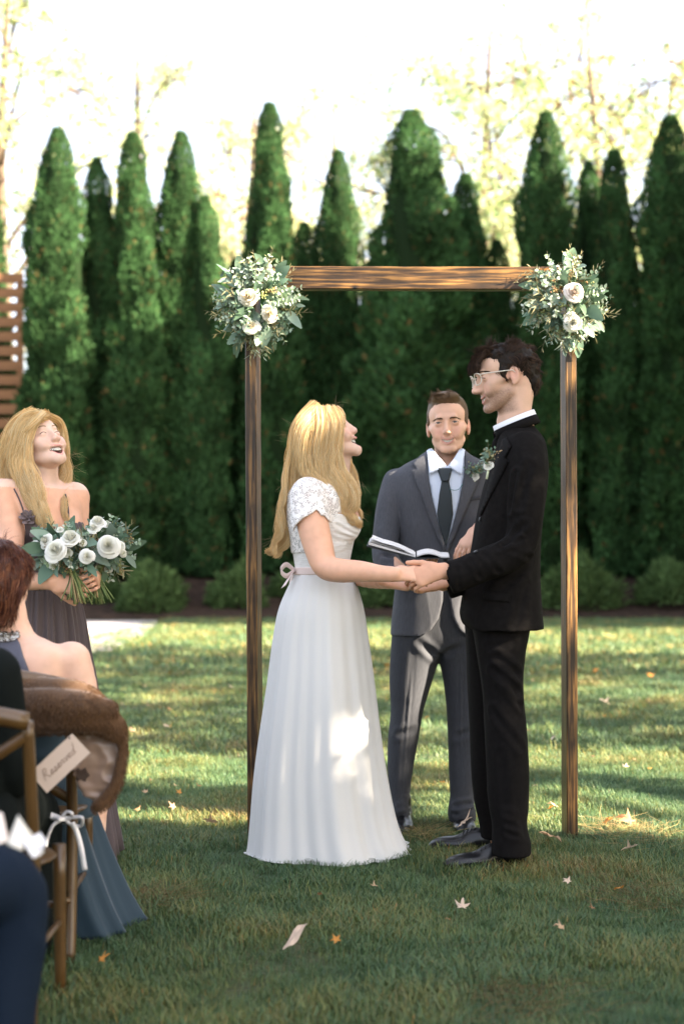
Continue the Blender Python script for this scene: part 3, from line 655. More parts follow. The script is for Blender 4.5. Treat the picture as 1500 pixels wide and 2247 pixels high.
def head_col(V, H, base, lips=(.48, .17, .14), blush=.35, stub=0, brow=None, mouth='smile', freckle=0):
    p = H.l(V); C = np.tile(base, (len(V), 1)).astype(float); x, y, z = p.T; ax = np.abs(x)
    def mixc(m, c): 
        nonlocal C
        m = np.clip(m, 0, 1)[:, None]; C = C*(1-m)+np.array(c)*m
    front = np.clip((y-.03)/.03, 0, 1)*(np.abs(z) < .16)
    mixc(blush*np.exp(-((ax-.038)/.020)**2-((z+.035)/.020)**2)*front, (.62, .24, .17)); mixc(blush*.6*np.exp(-(x/.012)**2-((z+.036)/.012)**2)*front, (.62, .25, .18))
    mixc(.5*np.exp(-((ax-.078)/.012)**2-((z+.01)/.03)**2)*(y < .03), (.62, .25, .18))
    if stub:
        n = vnoise(V, 900, 5)*.5+.5; jawm = np.clip((-.035-z+.55*np.clip(.03-y, -.02, .05)*0)/.02, 0, 1)*np.clip((y+.015)/.03, 0, 1)*np.clip((.135+z)/.012, 0, 1)
        jawm = np.maximum(jawm*(1-np.exp(-((ax-.036)/.018)**2-((z+.04)/.014)**2)), np.exp(-((z+.055)/.006)**2)*(ax < .028)*(y > .07))
        mixc(stub*jawm*(.45+.55*n), (.12, .065, .04))
    if mouth == 'smile': up, lo, hw, cu = -.0640, -.0800, .027, .012; inn = -.072
    elif mouth == 'laugh': up, lo, hw, cu = -.0625, -.0995, .027, .010; inn = -.080
    if mouth:
        zz = z-cu*(x/.024)**2; w_ = np.clip((hw-ax)/.006, 0, 1)*(y > .055)
        mixc(.9*w_*np.exp(-((zz-up)/.0042)**4)*(y > .076), lips)
        zz2 = z-(.032 if mouth == 'laugh' else .014)*(x/.024)**2
        mixc(.9*w_*np.exp(-((zz2-lo)/.0052)**4)*(y > .070), lips)
        h_ = .0145 if mouth == 'laugh' else .0060
        inside = (ax < .024)*(np.abs(zz-inn) < h_)*(y < (.089-.014*(x/.024)**2))*(y > .05)
        mixc(inside*1.0, (.16, .03, .025))
    return C
def on_face(H, tree, x, z, off=.0006):
    o = H.w((x, .30, z)); d = H.d((0, -1, 0)); loc, n, i, ds = tree.ray_cast(Vector(o), Vector(d))
    return np.array(loc)+np.array(-d)*off*H.s if loc is not None else H.w((x, .09, z))
def face_line(H, tree, pts, r, r1=None, off=.0008):
    P = spline([on_face(H, tree, a, b, off) for a, b in pts], 4); k = len(P); P2 = P[None]
    V, q, _ = tubes(P2, r*H.s, (r if r1 is None else r1)*H.s, sides=5); return V, [list(f) for f in q]
def face_bits(e, H, body, mouth, closed=True, brow=(.14, .08, .05), browr=.0022, browz=.022, browcurve=.004):
    tree = bvh(body); m = mat('brow_hair', brow, .7, .2)
    for q in (1, -1):
        # brow of short hairs
        r = np.random.RandomState(5); S = []
        for i in range(70):
            t = r.rand(); x = q*(.013+.036*t); z = browz+browcurve*math.sin(t*2.6)-.004*t*t+(r.rand()-.5)*.0055*(1-.6*t)
            a = on_face(H, tree, x, z, .0008); b = on_face(H, tree, x+q*.006, z+.0022*(1-1.6*t), .0016); S.append([a, (a+b)/2+H.d((0, .0006, 0)), b])
        V, F_, _ = tubes(np.array(S), browr*.36*H.s, .0002); mk('eyebrow', V, F_, m, e)
        if closed:
            V, F_ = face_line(H, tree, [(q*.018, -.0005), (q*.025, .0018), (q*.032, .0022), (q*.039, .0008), (q*.044, -.0022)], .0010, .0013, .0004); mk('eyelashes', V, F_, M_LASH, e)
        else:
            V, F_ = face_line(H, tree, [(q*.0185, .0005), (q*.025, .0038), (q*.032, .0045), (q*.039, .0030), (q*.0445, .0002)], .0011, .0011, .0002); mk('eyelashes', V, F_, M_LASH, e)
            c = H.w((q*.0315, .0737, .0005)); u, vv = np.mgrid[0:25, 0:24]; ph = u/24*math.pi; th = vv/24*2*math.pi
            L = np.stack([np.sin(ph)*np.cos(th), np.cos(ph), np.sin(ph)*np.sin(th)], -1).reshape(-1, 3)*.0128*H.s
            Fq = [[i*24+j, i*24+(j+1) % 24, (i+1)*24+(j+1) % 24, (i+1)*24+j] for i in range(24) for j in range(24)]
            idx = [1 if f[0] < 24*4 else 0 for f in Fq]; mk('eye', c+L@H.R.T, Fq, [M_EYEW, M_IRIS], e, True, None, None, idx)
    if mouth:
        # the row of upper teeth, each tooth its own small rounded block
        z0, hh = (-.0690, .0050) if mouth == 'smile' else (-.0715, .0056); T = []
        for i in range(-5, 5):
            x = (i+.5)*.0046; y = (.0855 if mouth == 'smile' else .0825)-.014*(x/.024)**2; z = z0+(.010 if mouth == 'smile' else .009)*(x/.024)**2
            a = -.028*2*x/.024/.024*.024; tdir = norm((1, -.028*x/.024/.024, .02*x/.024/.024)); nd = norm(np.cross((0, 0, 1), tdir))*-1
            T.append(obox(H.w((x, y, z)), np.stack([H.d(tdir), H.d(norm(np.cross(tdir, (0, 0, 1)))), H.d((0, 0, 1))]), np.array([.00215, .003, hh*(1-.05*abs(i+.5))])*H.s))
        V, F_ = joinm(T); mk('teeth', V, F_, M_TOOTH, e, False)
        if mouth == 'laugh':
            T = []
            for i in range(-4, 4):
                x = (i+.5)*.0042; y = .080-.014*(x/.024)**2; z = -.0960+.022*(x/.024)**2
                T.append(obox(H.w((x, y, z)), np.stack([H.d((1, 0, 0)), H.d((0, 1, 0)), H.d((0, 0, 1))]), np.array([.0019, .003, .0036])*H.s))
            V, F_ = joinm(T); mk('lower_teeth', V, F_, M_TOOTH, e, False)
def hand(v, wrist, palm_dir, back_n, side, sc=1.0, curl=(.6, .6, .6, .6), spread_=.0, thumb=(.6, .2), k=.004, thumb_curl=.3):
    """a hand with palm, four fingers and thumb. palm_dir: wrist -> knuckles; back_n: out of the back of the hand; side=+1 when the
    thumb is on palm_dir x back_n side"""
    d = norm(palm_dir); n = norm(np.array(back_n, float)-d*np.dot(back_n, d)); t = np.cross(d, n)*side; w0 = np.array(wrist, float)
    def P(a, b, c): return w0+sc*(d*a+t*b+n*c)
    v.cap(P(-.02, 0, 0), P(.015, 0, 0), .024*sc, .024*sc, .012, 'u', n, .72)
    v.cap(P(.012, .006, 0), P(.078, .017, .0), .021*sc, .021*sc, .012, 'u', n, .58); v.cap(P(.012, -.006, 0), P(.074, -.019, 0), .020*sc, .019*sc, .012, 'u', n, .58)
    v.cap(P(.03, 0, 0), P(.078, 0, .001), .022*sc, .022*sc, .012, 'u', n, .55); v.ell(P(.03, .022, -.006), np.array([.018, .018, .018])*sc, None, .012)
    L = [.040, .044, .041, .032]; R_ = [.0088, .0090, .0086, .0075]
    for i in range(4):
        b = .030-.020*i; p = P(.078-(.002*abs(i-1)), b, .0); a0 = curl[i]; ang = 0; q = p.copy(); f_ = 1.0; spr = (1.5-i)*spread_
        for j, (l_, cu) in enumerate(((L[i], .75), (L[i]*.62, 1.0), (L[i]*.50, .7))):
            ang += a0*cu; dd = d*math.cos(ang)-n*math.sin(ang); dd = norm(dd+t*spr); q2 = q+dd*l_*sc
            r0 = R_[i]*(1-.10*j)*sc; v.cap(q, q2, r0, r0*.90, .004); q = q2
    # thumb leaves the side of the palm near its base
    a, b = thumb; q = P(.022, .026, -.004); td = norm(d*math.cos(a)+t*math.sin(a)-n*b); q2 = q+td*.040*sc; v.cap(q, q2, .0125*sc, .0100*sc, .008)
    td2 = norm(td+(-t*.5+d*.6)*thumb_curl-n*thumb_curl*.3); q3 = q2+td2*.030*sc; v.cap(q2, q3, .0100*sc, .0090*sc, .004); q4 = q3+norm(td2+d*thumb_curl*.5)*.022*sc; v.cap(q3, q4, .0090*sc, .0075*sc, .004)
def guide_hair(guides, n, r0=.0012, r1=.0003, pal=None, seed=0, wave=.0, wl=.12, K=26, fuzz=.003):
    """strands that follow guide locks. guides: list of (points rows x,y,z,radius, weight); -> V,F,C"""
    r = np.random.RandomState(seed); wts = np.array([g[1] for g in guides], float); wts /= wts.sum(); out = []; cc = []
    pal = np.array(pal)
    for g, w_ in zip(guides, wts):
        m = max(6, int(n*w_)); S = spline(g[0], 10); t = np.linspace(0, 1, K); tt = np.linspace(0, 1, len(S)); S = np.stack([np.interp(t, tt, S[:, i]) for i in range(4)], 1)
        T = np.gradient(S[:, :3], axis=0); T /= np.linalg.norm(T, axis=1)[:, None]+1e-9; A = np.cross(T, (0, 1, 0.2)); A /= np.linalg.norm(A, axis=1)[:, None]+1e-9; B = np.cross(T, A)
        a = r.rand(m)*6.283; q = np.sqrt(r.rand(m))*.98; q = np.where(r.rand(m) < .10, q*1.35, q); L = np.sum(np.linalg.norm(np.diff(S[:, :3], axis=0), axis=1))
        end = .80+.2*r.rand(m); te = t[None]*end[:, None]; idx = te*(K-1); i0 = np.clip(idx.astype(int), 0, K-2); fr = (idx-i0)[..., None]
        Sx = S[i0]*(1-fr)+S[i0+1]*fr; Ax = A[i0]*(1-fr)+A[i0+1]*fr; Bx = B[i0]*(1-fr)+B[i0+1]*fr
        sub = r.randint(0, 7, m); phs = sub*.45+r.rand(m)*.25; ph = phs[:, None]+te*L/wl*6.283; env = np.clip(te*1.6-.15, 0, 1)
        tw = te*(.8+.3*sub[:, None]); ca = np.cos(a[:, None]+tw); sa = np.sin(a[:, None]+tw)
        rad = Sx[..., 3]*q[:, None]*(1-.15*te)
        P = Sx[..., :3]+Ax*(rad*ca+wave*env*np.sin(ph))[..., None]+Bx*(rad*sa+wave*.6*env*np.cos(ph*.9))[..., None]
        P += np.cumsum(r.randn(m, K, 3)*fuzz*.18, axis=1)*te[..., None]
        out.append(P); cc.append(pal[(sub+r.randint(0, 2, m)) % len(pal)]*(.8+.4*r.rand(m))[:, None])
    P = np.concatenate(out); return tubes(P, r0, r1, np.concatenate(cc))
def flyaways(starts, dirs, n, ln, seed, col, r0=.0004):
    r = np.random.RandomState(seed); out = []
    for i in range(n):
        k = r.randint(len(starts)); p = np.array(starts[k])+r.randn(3)*.012; d = norm(np.array(dirs[k])+r.randn(3)*.35); c = r.randn(3)*.5; S = [p]
        for j in range(11): d = norm(d+c*.10+r.randn(3)*.05); S.append(S[-1]+d*ln*(.5+.8*r.rand())/11)
        out.append(S)
    return tubes(np.array(out), r0, r0*.4, np.tile(col, (n, 1)))
def joincol(*ts):
    V, Q, C, n = [], [], [], 0
    for v_, q_, c_ in ts: V.append(v_); Q.append(np.asarray(q_)+n); C.append(c_); n += len(v_)
    return np.concatenate(V), np.concatenate(Q), np.concatenate(C)
def body_mesh(e, v, colf, m=None, name='body', it=1):
    V, Q = v.mesh(); V = lap(V, Q, it, .45) if it else V
    return mk(name, V, Q, m or M_SKIN, e, True, colf(V) if colf else None)
def cloth_mesh(name, e, v, m, cr=(), amp=0, scale=14, stretch=(1, 1, 1), seed=0, it=2, amask=None):
    V, Q = v.mesh(); V = lap(V, Q, it, .5); N = vnormals(V, Q)
    if amp: 
        V2 = folds(V, N, amp, scale, stretch, seed)
        if amask is not None: mk_ = amask(V)[:, None]; V2 = V*(1-mk_)+V2*mk_
        V = V2
    if len(cr): V = crease(V, N, cr)
    return mk(name, V, Q, m, e)
def shoe(v, heel, toe, sc=1.0, w_=.045):
    """heel, toe: points on the ground; a leather dress shoe"""
    h = np.array(heel, float); t = np.array(toe, float); d = norm((t-h)*np.array([1, 1, 0])); s_ = np.cross((0, 0, 1), d); L = np.linalg.norm((t-h)[:2])
    R = np.stack([s_, d, (0, 0, 1)], 1)
    def P(a, z): return h+d*L*a+np.array([0, 0, z])
    v.ell(P(.14, .040), (.036*sc, .045*sc, .048), R, .02); v.ell(P(.36, .045), (.034*sc, .075*sc, .045), R, .03); v.ell(P(.66, .028), (.045*sc, .085*sc, .030), R, .03); v.ell(P(.86, .020), (.034*sc, .048*sc, .019), R, .025)
    v.cap(P(.14, .05), P(.16, .12), .036*sc, .034*sc, .02)
    for a, b, ww in ((.05, .27, .036), (.40, .92, .045)): v.cap(P(a+.06, .012), P(b-.08, .012), ww*sc, ww*.85*sc, .006, 'u', (0, 0, 1), .25)
    v.half(P(0, .002), (0, 0, -1))

def poly_cut(v, poly, Y, ylo, yhi, op='s', k=.004):
    """cut (or keep) a prism whose outline is given on the plane at distance Y"""
    P = np.array([[W(a, b, Y)[0], W(a, b, Y)[2]] for a, b in poly])
    def fn(X, Yy, Z):
        x = X[:, 0, :]; z = Z[:, 0, :]; d = np.full(x.shape, 1e9); ins = np.zeros(x.shape, bool); n = len(P)
        for i in range(n):
            a, b = P[i], P[i-1]; e = b-a; wx, wz = x-a[0], z-a[1]; t = np.clip((wx*e[0]+wz*e[1])/(e@e), 0, 1); d = np.minimum(d, (wx-e[0]*t)**2+(wz-e[1]*t)**2)
            c = ((a[1] > z) != (b[1] > z)) & (x < (b[0]-a[0])*(z-a[1])/(b[1]-a[1]+1e-12)+a[0]); ins ^= c
        sd = np.sqrt(d)*np.where(ins, -1, 1)
        return np.maximum(np.repeat(sd[:, None, :], X.shape[1], 1), np.maximum(ylo-Yy, Yy-yhi))
    v.put(fn, (P[:, 0].min(), ylo, P[:, 1].min()), (P[:, 0].max(), yhi, P[:, 1].max()), k, op)
def band(e, name, C, fwd, up, a, b, h, m, gap=0.0, flare=.0, thick=.003, rise=0.0, back=1.0):
    """a standing collar: strip round a neck; fwd: opening; rise: lifts the back edge"""
    f = norm(fwd); u = norm(up); s_ = np.cross(f, u); C = np.array(C, float); n = 41; th = np.linspace(gap, 2*math.pi-gap, n); rows = []
    for k, (off, t) in enumerate(((0, 0), (0, 1), (thick, 1), (thick, 0))):
        for q in th:
            bk = (1-math.cos(q))/2; r = 1+flare*(1-t); rows.append(C+f*math.cos(q)*(a+off)*r+s_*math.sin(q)*(b+off)*r+u*(h*t*(1-(1-back)*bk)+rise*bk))
    V = np.array(rows); Fq = []
    for k in range(4):
        k2 = (k+1) % 4
        for i in range(n-1): Fq.append([k*n+i, k*n+i+1, k2*n+i+1, k2*n+i])
    Fq += [[0, n, 2*n, 3*n], [n-1, 4*n-1, 3*n-1, 2*n-1]]
    return mk(name, V, Fq, m, e)
def short_hair(e, H, prims, subs, n, Lfn, combfn, pal, lump=.006, lift=.3, wav=.85, seed=4, r0=.0011, extra=(), drop=.16, lim=.20, cap_c=None, name='hair', cl=34, hm=None):
    O = H.O; hv = Vol(axis((O[0]-lim, O[0]+lim, .0042)), axis((O[1]-lim, O[1]+lim, .0045)), axis((O[2]-lim, O[2]+lim, .0042)))
    for c, r, k in prims: hv.ell(H.w(c), np.array(r)*H.s, H.R, k)
    for c, r, k in subs: hv.ell(H.w(c), np.array(r)*H.s, H.R, k, 's')
    V, Q = hv.mesh(); V = lap(V, Q, 1); N = vnormals(V, Q); V = V+N*(vnoise(V, 45, 3)*lump+vnoise(V, 110, 4)*lump*.5)[:, None]
    r = np.random.RandomState(seed); sel = r.randint(0, len(V), n); p0 = V[sel]-N[sel]*.003; l0 = H.l(p0); L = Lfn(l0)*(.6+.8*r.rand(n))
    g = np.stack([vnoise(p0, cl, k+11) for k in range(3)], 1); D = H.d(combfn(l0)); D /= np.linalg.norm(D, axis=1)[:, None]+1e-9
    D = D-N[sel]*np.sum(D*N[sel], axis=1)[:, None]*.9; D = D+N[sel]*lift+g*wav; D /= np.linalg.norm(D, axis=1)[:, None]
    c2 = np.stack([vnoise(p0, cl*.9, k+21) for k in range(3)], 1); P = [p0]; d = D.copy()
    for j in range(9):
        d = d-N[sel]*lift*.28+c2*.30*wav+H.d(np.array([0, 0, -drop]))*(j/9)+r.randn(n, 3)*.03; d /= np.linalg.norm(d, axis=1)[:, None]; P.append(P[-1]+d*(L/9)[:, None])
    pal = np.array(pal); t3 = tubes(np.stack(P, 1), r0, .0003, pal[r.randint(0, len(pal), n)]*(.8+.4*r.rand(n))[:, None])
    cc = np.tile(pal.mean(0)*.75 if cap_c is None else cap_c, (len(V), 1)); Vh, Qh, Ch = joincol((V, Q, cc), t3, *extra)
    return mk(name, Vh, Qh, hm or M_HAIR, e, True, Ch)
def skirt(name, e, rows, m, nth=260, foldn=(9, 14, 23), amp=(.0, .10), seed=1, yaw=0, hem=.006, sub=6, p=2.0, sharp=1.0, topcap=False):
    """rows: z, xc, yc, a, b from waist to hem"""
    R_ = spline(rows, sub); n = len(R_); th = np.linspace(0, 2*math.pi, nth+1)[:-1]; r = np.random.RandomState(seed); V = []
    ph = r.rand(len(foldn), 3)*6.28; cy, sy = math.cos(yaw), math.sin(yaw)
    for i, (z, xc, yc, a, b) in enumerate(R_):
        t = i/(n-1); A = amp[0]+(amp[1]-amp[0])*t**.8; f = 0
        for k, fn in enumerate(foldn):
            w_ = th*fn+ph[k, 0]+1.1*np.sin(th*2+ph[k, 1])+.5*t*math.sin(ph[k, 2]); s_ = np.sin(w_); f = f+np.sign(s_)*np.abs(s_)**sharp/(1+.75*k)
        q = 1+A*f*.55
        x = np.sign(np.cos(th))*np.abs(np.cos(th))**(2/p)*a*q; y = np.sign(np.sin(th))*np.abs(np.sin(th))**(2/p)*b*q
        zz = z+(hem*np.sin(th*11+2)+hem*.7*np.sin(th*23))*(t > .97)*1.0+hem*2*t**8*np.abs(f)*.5
        V.append(np.stack([xc+x*cy-y*sy, yc+x*sy+y*cy, np.broadcast_to(zz, x.shape)], 1))
    V = np.concatenate(V); j = np.arange(nth); Q = []
    for i in range(n-1): Q.append(np.stack([i*nth+j, (i+1)*nth+j, (i+1)*nth+(j+1) % nth, i*nth+(j+1) % nth], 1))
    o = mk(name, V, np.concatenate(Q), m, e); md = o.modifiers.new('thickness', 'SOLIDIFY'); md.thickness = .0015; return o
# ------------------------------------------------------------------ the groom
YC = 5.25; SC = YC/F      # metres per pixel at the couple
def wp(px, py, dy=0.0, Y=YC): return W(px, py, Y)+np.array([0, dy, 0])*1.0
def wq(px, py, Y): return W(px, py, Y)
M_BLACK = mat('black_wool', (.0075, .0066, .0064), .85, .05, bump=.25, bscale=900, bdet=1, bdist=.001, var=.25, vscale=60)
M_BLACKT = mat('black_wool_trousers', (.0070, .0062, .0062), .8, .06, bump=.25, bscale=900, bdet=1, bdist=.001, var=.2, vscale=60)
M_LEATHER = mat('black_leather', (.006, .006, .007), .30, .4, coat=.15, bump=.15, bscale=180, bdist=.001)
M_SHIRT = mat('white_shirt', (.74, .74, .78), .7, .3, bump=.15, bscale=500, bdist=.001)
def groom():
    e = empty('person', (wp(1110, 1905)[0], YC, 0), 'dark haired man in black suit with clear glasses holding hands under the arch', 'person')
    H = Head(wq(1106, 823, YC), (-math.cos(.20)*math.cos(.16), -math.cos(.20)*math.sin(.16), -math.sin(.20)), 0, 1.09)
    hx = W(1106, 823, YC)
    v = Vol(axis((wp(850, 0)[0], wp(1015, 0)[0], .0028), (wp(1015, 0)[0], wp(1200, 0)[0], .003)),
            axis((4.86, 5.08, .003), (5.08, 5.42, .0034), (5.42, 5.60, .008)), axis((.02, wp(0, 1330)[2], .012), (wp(0, 1330)[2], wp(0, 1210)[2], .0026), (wp(0, 1210)[2], wp(0, 960)[2], .010), (wp(0, 960)[2], 1.86, .003)))
    head_sdf(v, H, 'smile', nose=1.15, jaw=1.03)
    # neck with Adam's apple, shoulders
    v.tube([(*wq(1136, 850, YC), .060), (*wq(1130, 900, YC), .058), (*wq(1134, 945, YC), .063), (*wq(1140, 985, YC), .080)], .02)
    v.cap(wq(1108, 905, YC), wq(1106, 940, YC), .022, .020, .02); v.ell(wq(1097, 925, YC), (.012, .010, .016), None, .012)
    v.stack([(wp(0, 985)[2], wp(1140, 0)[0], YC, .08, .16), (wp(0, 1100)[2], wp(1130, 0)[0], YC, .09, .15), (wp(0, 1250)[2], wp(1110, 0)[0], YC, .08, .14), (wp(0, 1360)[2], wp(1105, 0)[0], YC, .08, .14)], .03)
    for sx, a, b, c, Ya, Yb in ((1, (1120, 1360), (1110, 1600), (1120, 1870), 5.16, 5.16), (1, (1085, 1360), (1075, 1600), (1090, 1850), 5.35, 5.42)):
        v.tube([(*wq(*a, Ya), .055), (*wq(*b, (Ya+Yb)/2), .036), (*wq(*c, Yb), .026)], .03)
    # arms inside the sleeves, then the hands in view
    v.tube([(*wq(1150, 1000, 5.10), .045), (*wq(1140, 1195, 5.02), .040), (*wq(1050, 1240, 4.99), .034), (*wq(975, 1256, 4.97), .026)], .012)
    v.tube([(*wq(1140, 1000, 5.42), .045), (*wq(1120, 1195, 5.44), .040), (*wq(1040, 1255, 5.30), .034), (*wq(972, 1282, 5.20), .026)], .012)
    # near (left) hand lies over the bride's hand, thumb on top
    wr = wq(968, 1252, 4.96)
    hand(v, wr, (-.95, .02, -.28), (.10, -.86, .42), 1, 1.02, curl=(.62, .70, .74, .78), thumb=(.62, .0), thumb_curl=.35)
    hand(v, wq(960, 1283, 5.16), (-.95, -.25, -.12), (.1, .5, -.8), -1, .98, curl=(.5, .5, .6, .6), thumb=(.6, .3))
    def cf(V):
        C = head_col(V, H, SK_G, lips=(.45, .20, .16), blush=.25, stub=.78)
        hz = V[:, 2] < 1.4; C[hz] = SK_G*np.array([.98, .82, .70]); return C  # hands toned tan, warm sunlight put into the skin colour
    body = body_mesh(e, v, cf); ORG['groom_body'] = ORG[e.name]
    face_bits(e, H, body, 'smile', True, (.03, .018, .012), .0045, .020, .003)
    # hair: full, wavy, swept up and forward over the brow
    PALD = [(.030, .017, .012), (.050, .028, .018), (.018, .011, .009), (.085, .048, .030)]
    r = np.random.RandomState(4); st = [H.w(p) for p in ((0, .08, .09), (0, .05, .10), (0, .0, .11), (0.03, .08, .09), (0, -.05, .10))]
    fl = flyaways(st, [H.d((0, .8, .5)), H.d((0, .5, .7)), H.d((0, -.2, .8)), H.d((0, 1, .1)), H.d((0, -.8, .5))], 34, .045, 8, (.04, .025, .018), .0005)
    curls = []
    for i in range(16):
        a = (i/15*2-1); b0 = H.w((a*.05, .050+.01*r.rand(), .080)); m = [b0]
        for j in range(1, 6): m.append(H.w((a*.052+.003*r.randn(), .057+.0105*j+.004*r.randn(), .086-.0035*j*j*.75+.005*math.sin(j*1.9+i*2))))
        curls.append((np.array([[*q, .010-.0012*j] for j, q in enumerate(m)]), 1))
    for i in range(12):
        a = (i/11*2-1)*.045; y0 = .05-.13*r.rand(); m = [H.w((a, y0+.022*j, .095+.006*math.sin(j*1.5+i)-.10*max(0, -y0-.02*j)*1.0)) for j in range(4)]
        curls.append((np.array([[*q, .010] for j, q in enumerate(m)]), .7))
    cvv = guide_hair(curls, 1500, .0009, .0003, PALD, 5, .0045, .045, 16)
    short_hair(e, H, [((0, -.022, .030), (.079, .097, .073), .02), ((0, -.062, .005), (.072, .060, .072), .02), ((0, .030, .064), (.058, .055, .034), .03), ((0, -.070, -.048), (.052, .036, .046), .03)] + [((q*.068, .022, .012), (.012, .012, .030), .012) for q in (1, -1)] + [((q*.066, .022, -.004), (.010, .010, .018), .010) for q in (1, -1)],
        [((0, .086, .010), (.070, .058, .050), .014), ((0, .062, -.06), (.10, .078, .040), .01)] + [((q*.083, -.010, -.014), (.02, .022, .034), .008) for q in (1, -1)],
        14000, lambda l:   .017+.022*np.clip((l[:, 2]-.02)/.08, 0, 1), lambda l: np.stack([l[:, 0]*1.5, -.30+1.1*np.clip(l[:, 1]*6+.5, 0, 1)*np.clip((l[:, 2]-.03)*20, 0, 1), np.where(l[:, 2] > .06, .25, -1.0)], 1), PALD, .006, .20, .85, 4, .0009, (fl, cvv), cap_c=(.012, .008, .006), hm=M_HAIRD)
    # clear glasses
    g = []
    for q in (1, -1):
        pts = [H.w((q*(.034+.024*math.cos(a)*(1+.12*abs(math.sin(2*a)))), .112-.010*abs(math.cos(a)*.5+.5*0)-.010*((.034+.024*math.cos(a))/.06)**2, .000+.019*math.sin(a)*(1+.10*abs(math.sin(2*a))))) for a in np.linspace(0, 6.283, 21)]
        g.append(tube1(pts, .0021, 6)); g.append(tube1([H.w((q*.057, .101, .012)), H.w((q*.0765, .090, .012)), H.w((q*.080, .02, .008)), H.w((q*.079, -.008, .006)), H.w((q*.079, -.022, -.012))], .0021, 6))
    g.append(tube1([H.w((-.011, .1115, .006)), H.w((0, .114, .009)), H.w((.011, .1115, .006))], .0019, 6)); V, F_ = joinm(g)
    gl = mk('glasses', V, F_, mat('clear_frame', (.80, .74, .66), .12, .6, trans=.35), e)
    # shirt collar and tie
    up_ = norm((-.36, 0, .93)); fw = norm((-.93, 0, -.36))
    band(e, 'shirt_collar', wq(1134, 938, YC), fw, up_, .078, .070, .036, M_SHIRT, .12, .03, .004, .004)
    cv = Vol(axis((wp(1068, 0)[0], wp(1120, 0)[0], .003)), axis((YC-.06, YC+.06, .004)), axis((wp(0, 1080)[2], wp(0, 930)[2], .003)))
    cv.tube([(*wq(1094, 966, YC), .017), (*wq(1091, 985, YC), .020), (*wq(1088, 1060, YC), .020)], .006); cloth_mesh('necktie', e, cv, M_BLACK)
    # jacket
    zt, zb = wp(0, 935)[2], wp(0, 1378)[2]
    v = Vol(axis((wp(948, 0)[0], wp(1215, 0)[0], .0048)), axis((4.90, 5.60, .0055)), axis((zb-.03, wp(0, 900)[2], .0048)))
    def sec(py, l, r_, hy, yc=YC): return (wp(0, py)[2], wp((l+r_)/2, 0)[0], yc, (r_-l)/2*SC, hy)
    v.stack([sec(935, 1100, 1170, .070), sec(948, 1094, 1180, .105), sec(966, 1090, 1189, .17), sec(990, 1084, 1195, .212), sec(1030, 1073, 1199, .225), sec(1080, 1058, 1196, .222), sec(1140, 1044, 1188, .210), sec(1200, 1034, 1183, .202),
             sec(1260, 1022, 1182, .210), sec(1320, 1012, 1185, .220), sec(1379, 1004, 1189, .225)], .01, 2.3)
    # near sleeve: bent, the cuff falling open over the wrist
    v.tube([(*wq(1152, 985, 5.10), .062), (*wq(1156, 1030, 5.06), .066), (*wq(1153, 1110, 5.03), .062), (*wq(1146, 1180, 5.02), .058), (*wq(1120, 1215, 5.00), .057), (*wq(1060, 1240, 4.985), .056), (*wq(1005, 1262, 4.975), .055), (*wq(982, 1268, 4.97), .056)], .012)
    v.tube([(*wq(1145, 985, 5.40), .06), (*wq(1140, 1110, 5.46), .056), (*wq(1120, 1200, 5.44), .054), (*wq(1040, 1262, 5.29), .05), (*wq(985, 1285, 5.21), .048)], .012)
    v.half(wq(968, 1268, YC), norm(np.array([-1, 0, -.42])), (wp(940, 0)[0], 4.8, wp(0, 1345)[2]), (wp(1012, 0)[0], 5.6, wp(0, 1200)[2]))
    v.cap(wq(985, 1262, 4.955), wq(940, 1250, 4.945), .030, .030, .006, 's', (0, 0, 1), 1.25)   # opening of the cuff
    # rounded front corner and vent
    v.half(wq(1012, 1360, YC), norm(np.array([-.8, 0, -.6])), (wp(990, 0)[0], 4.9, zb-.05), (wp(1040, 0)[0], 5.6, wp(0, 1335)[2]), k=.02)
    g = lambda a, b, Y=4.97: wq(a, b, Y)
    cr = [(g(1105, 1195, 4.96), g(1150, 1150, 4.97), .010, .008), (g(1090, 1205, 4.95), g(1140, 1185, 4.96), .009, .007), (g(1120, 1210, 4.95), g(1165, 1225, 4.98), .009, .006), (g(1060, 1215, 4.94), g(1100, 1262, 4.94), .009, .006),
          (g(1030, 1228, 4.93), g(1058, 1275, 4.93), .008, .005), (g(1160, 1020, 5.0), g(1140, 1110, 4.97), .012, .007), (g(1178, 1030, 5.03), g(1168, 1130, 5.0), .010, .006), (g(1130, 1040, 5.0), g(1118, 1120, 5.0), .010, .008),
          (g(1165, 1240, 5.04), g(1090, 1300, 5.04), .014, .007), (g(1160, 1280, 5.03), g(1130, 1370, 5.03), .016, .006), (g(1070, 1290, 5.03), g(1050, 1370, 5.03), .016, .006), (g(1080, 1000, 5.1), g(1050, 1120, 5.1), .012, .005), (g(1000, 1245, 4.92), g(1010, 1300, 4.93), .008, .004)]
    jk = cloth_mesh('jacket', e, v, M_BLACK, cr, .0032, 9, (1, 1, .5), 2); jt = bvh(jk)
    band(e, 'jacket_collar', wq(1135, 948, YC), fw, up_, .083, .083, .034, M_BLACKT, .35, .05, .005, .002)
    patch('lapel', jt, [(1102, 966), (1112, 960), (1122, 980), (1108, 1006), (1116, 1012), (1100, 1045), (1076, 1090), (1056, 1132), (1052, 1126), (1064, 1090), (1078, 1045), (1092, 1000)], .006, .005, M_BLACKT, e, 5.1)
    patch('pocket_flap', jt, [(1060, 1298), (1120, 1304), (1119, 1322), (1059, 1316)], .005, .004, M_BLACKT, e, 5.1)
    for (x, y) in ((1054, 1140), (1044, 1212)):
        c, n = hit(jt, x, y, 5.0, .003); V, F_ = tube1([c, c+n*.002], .008, 12); mk('button', V, F_, M_LEATHER, e)
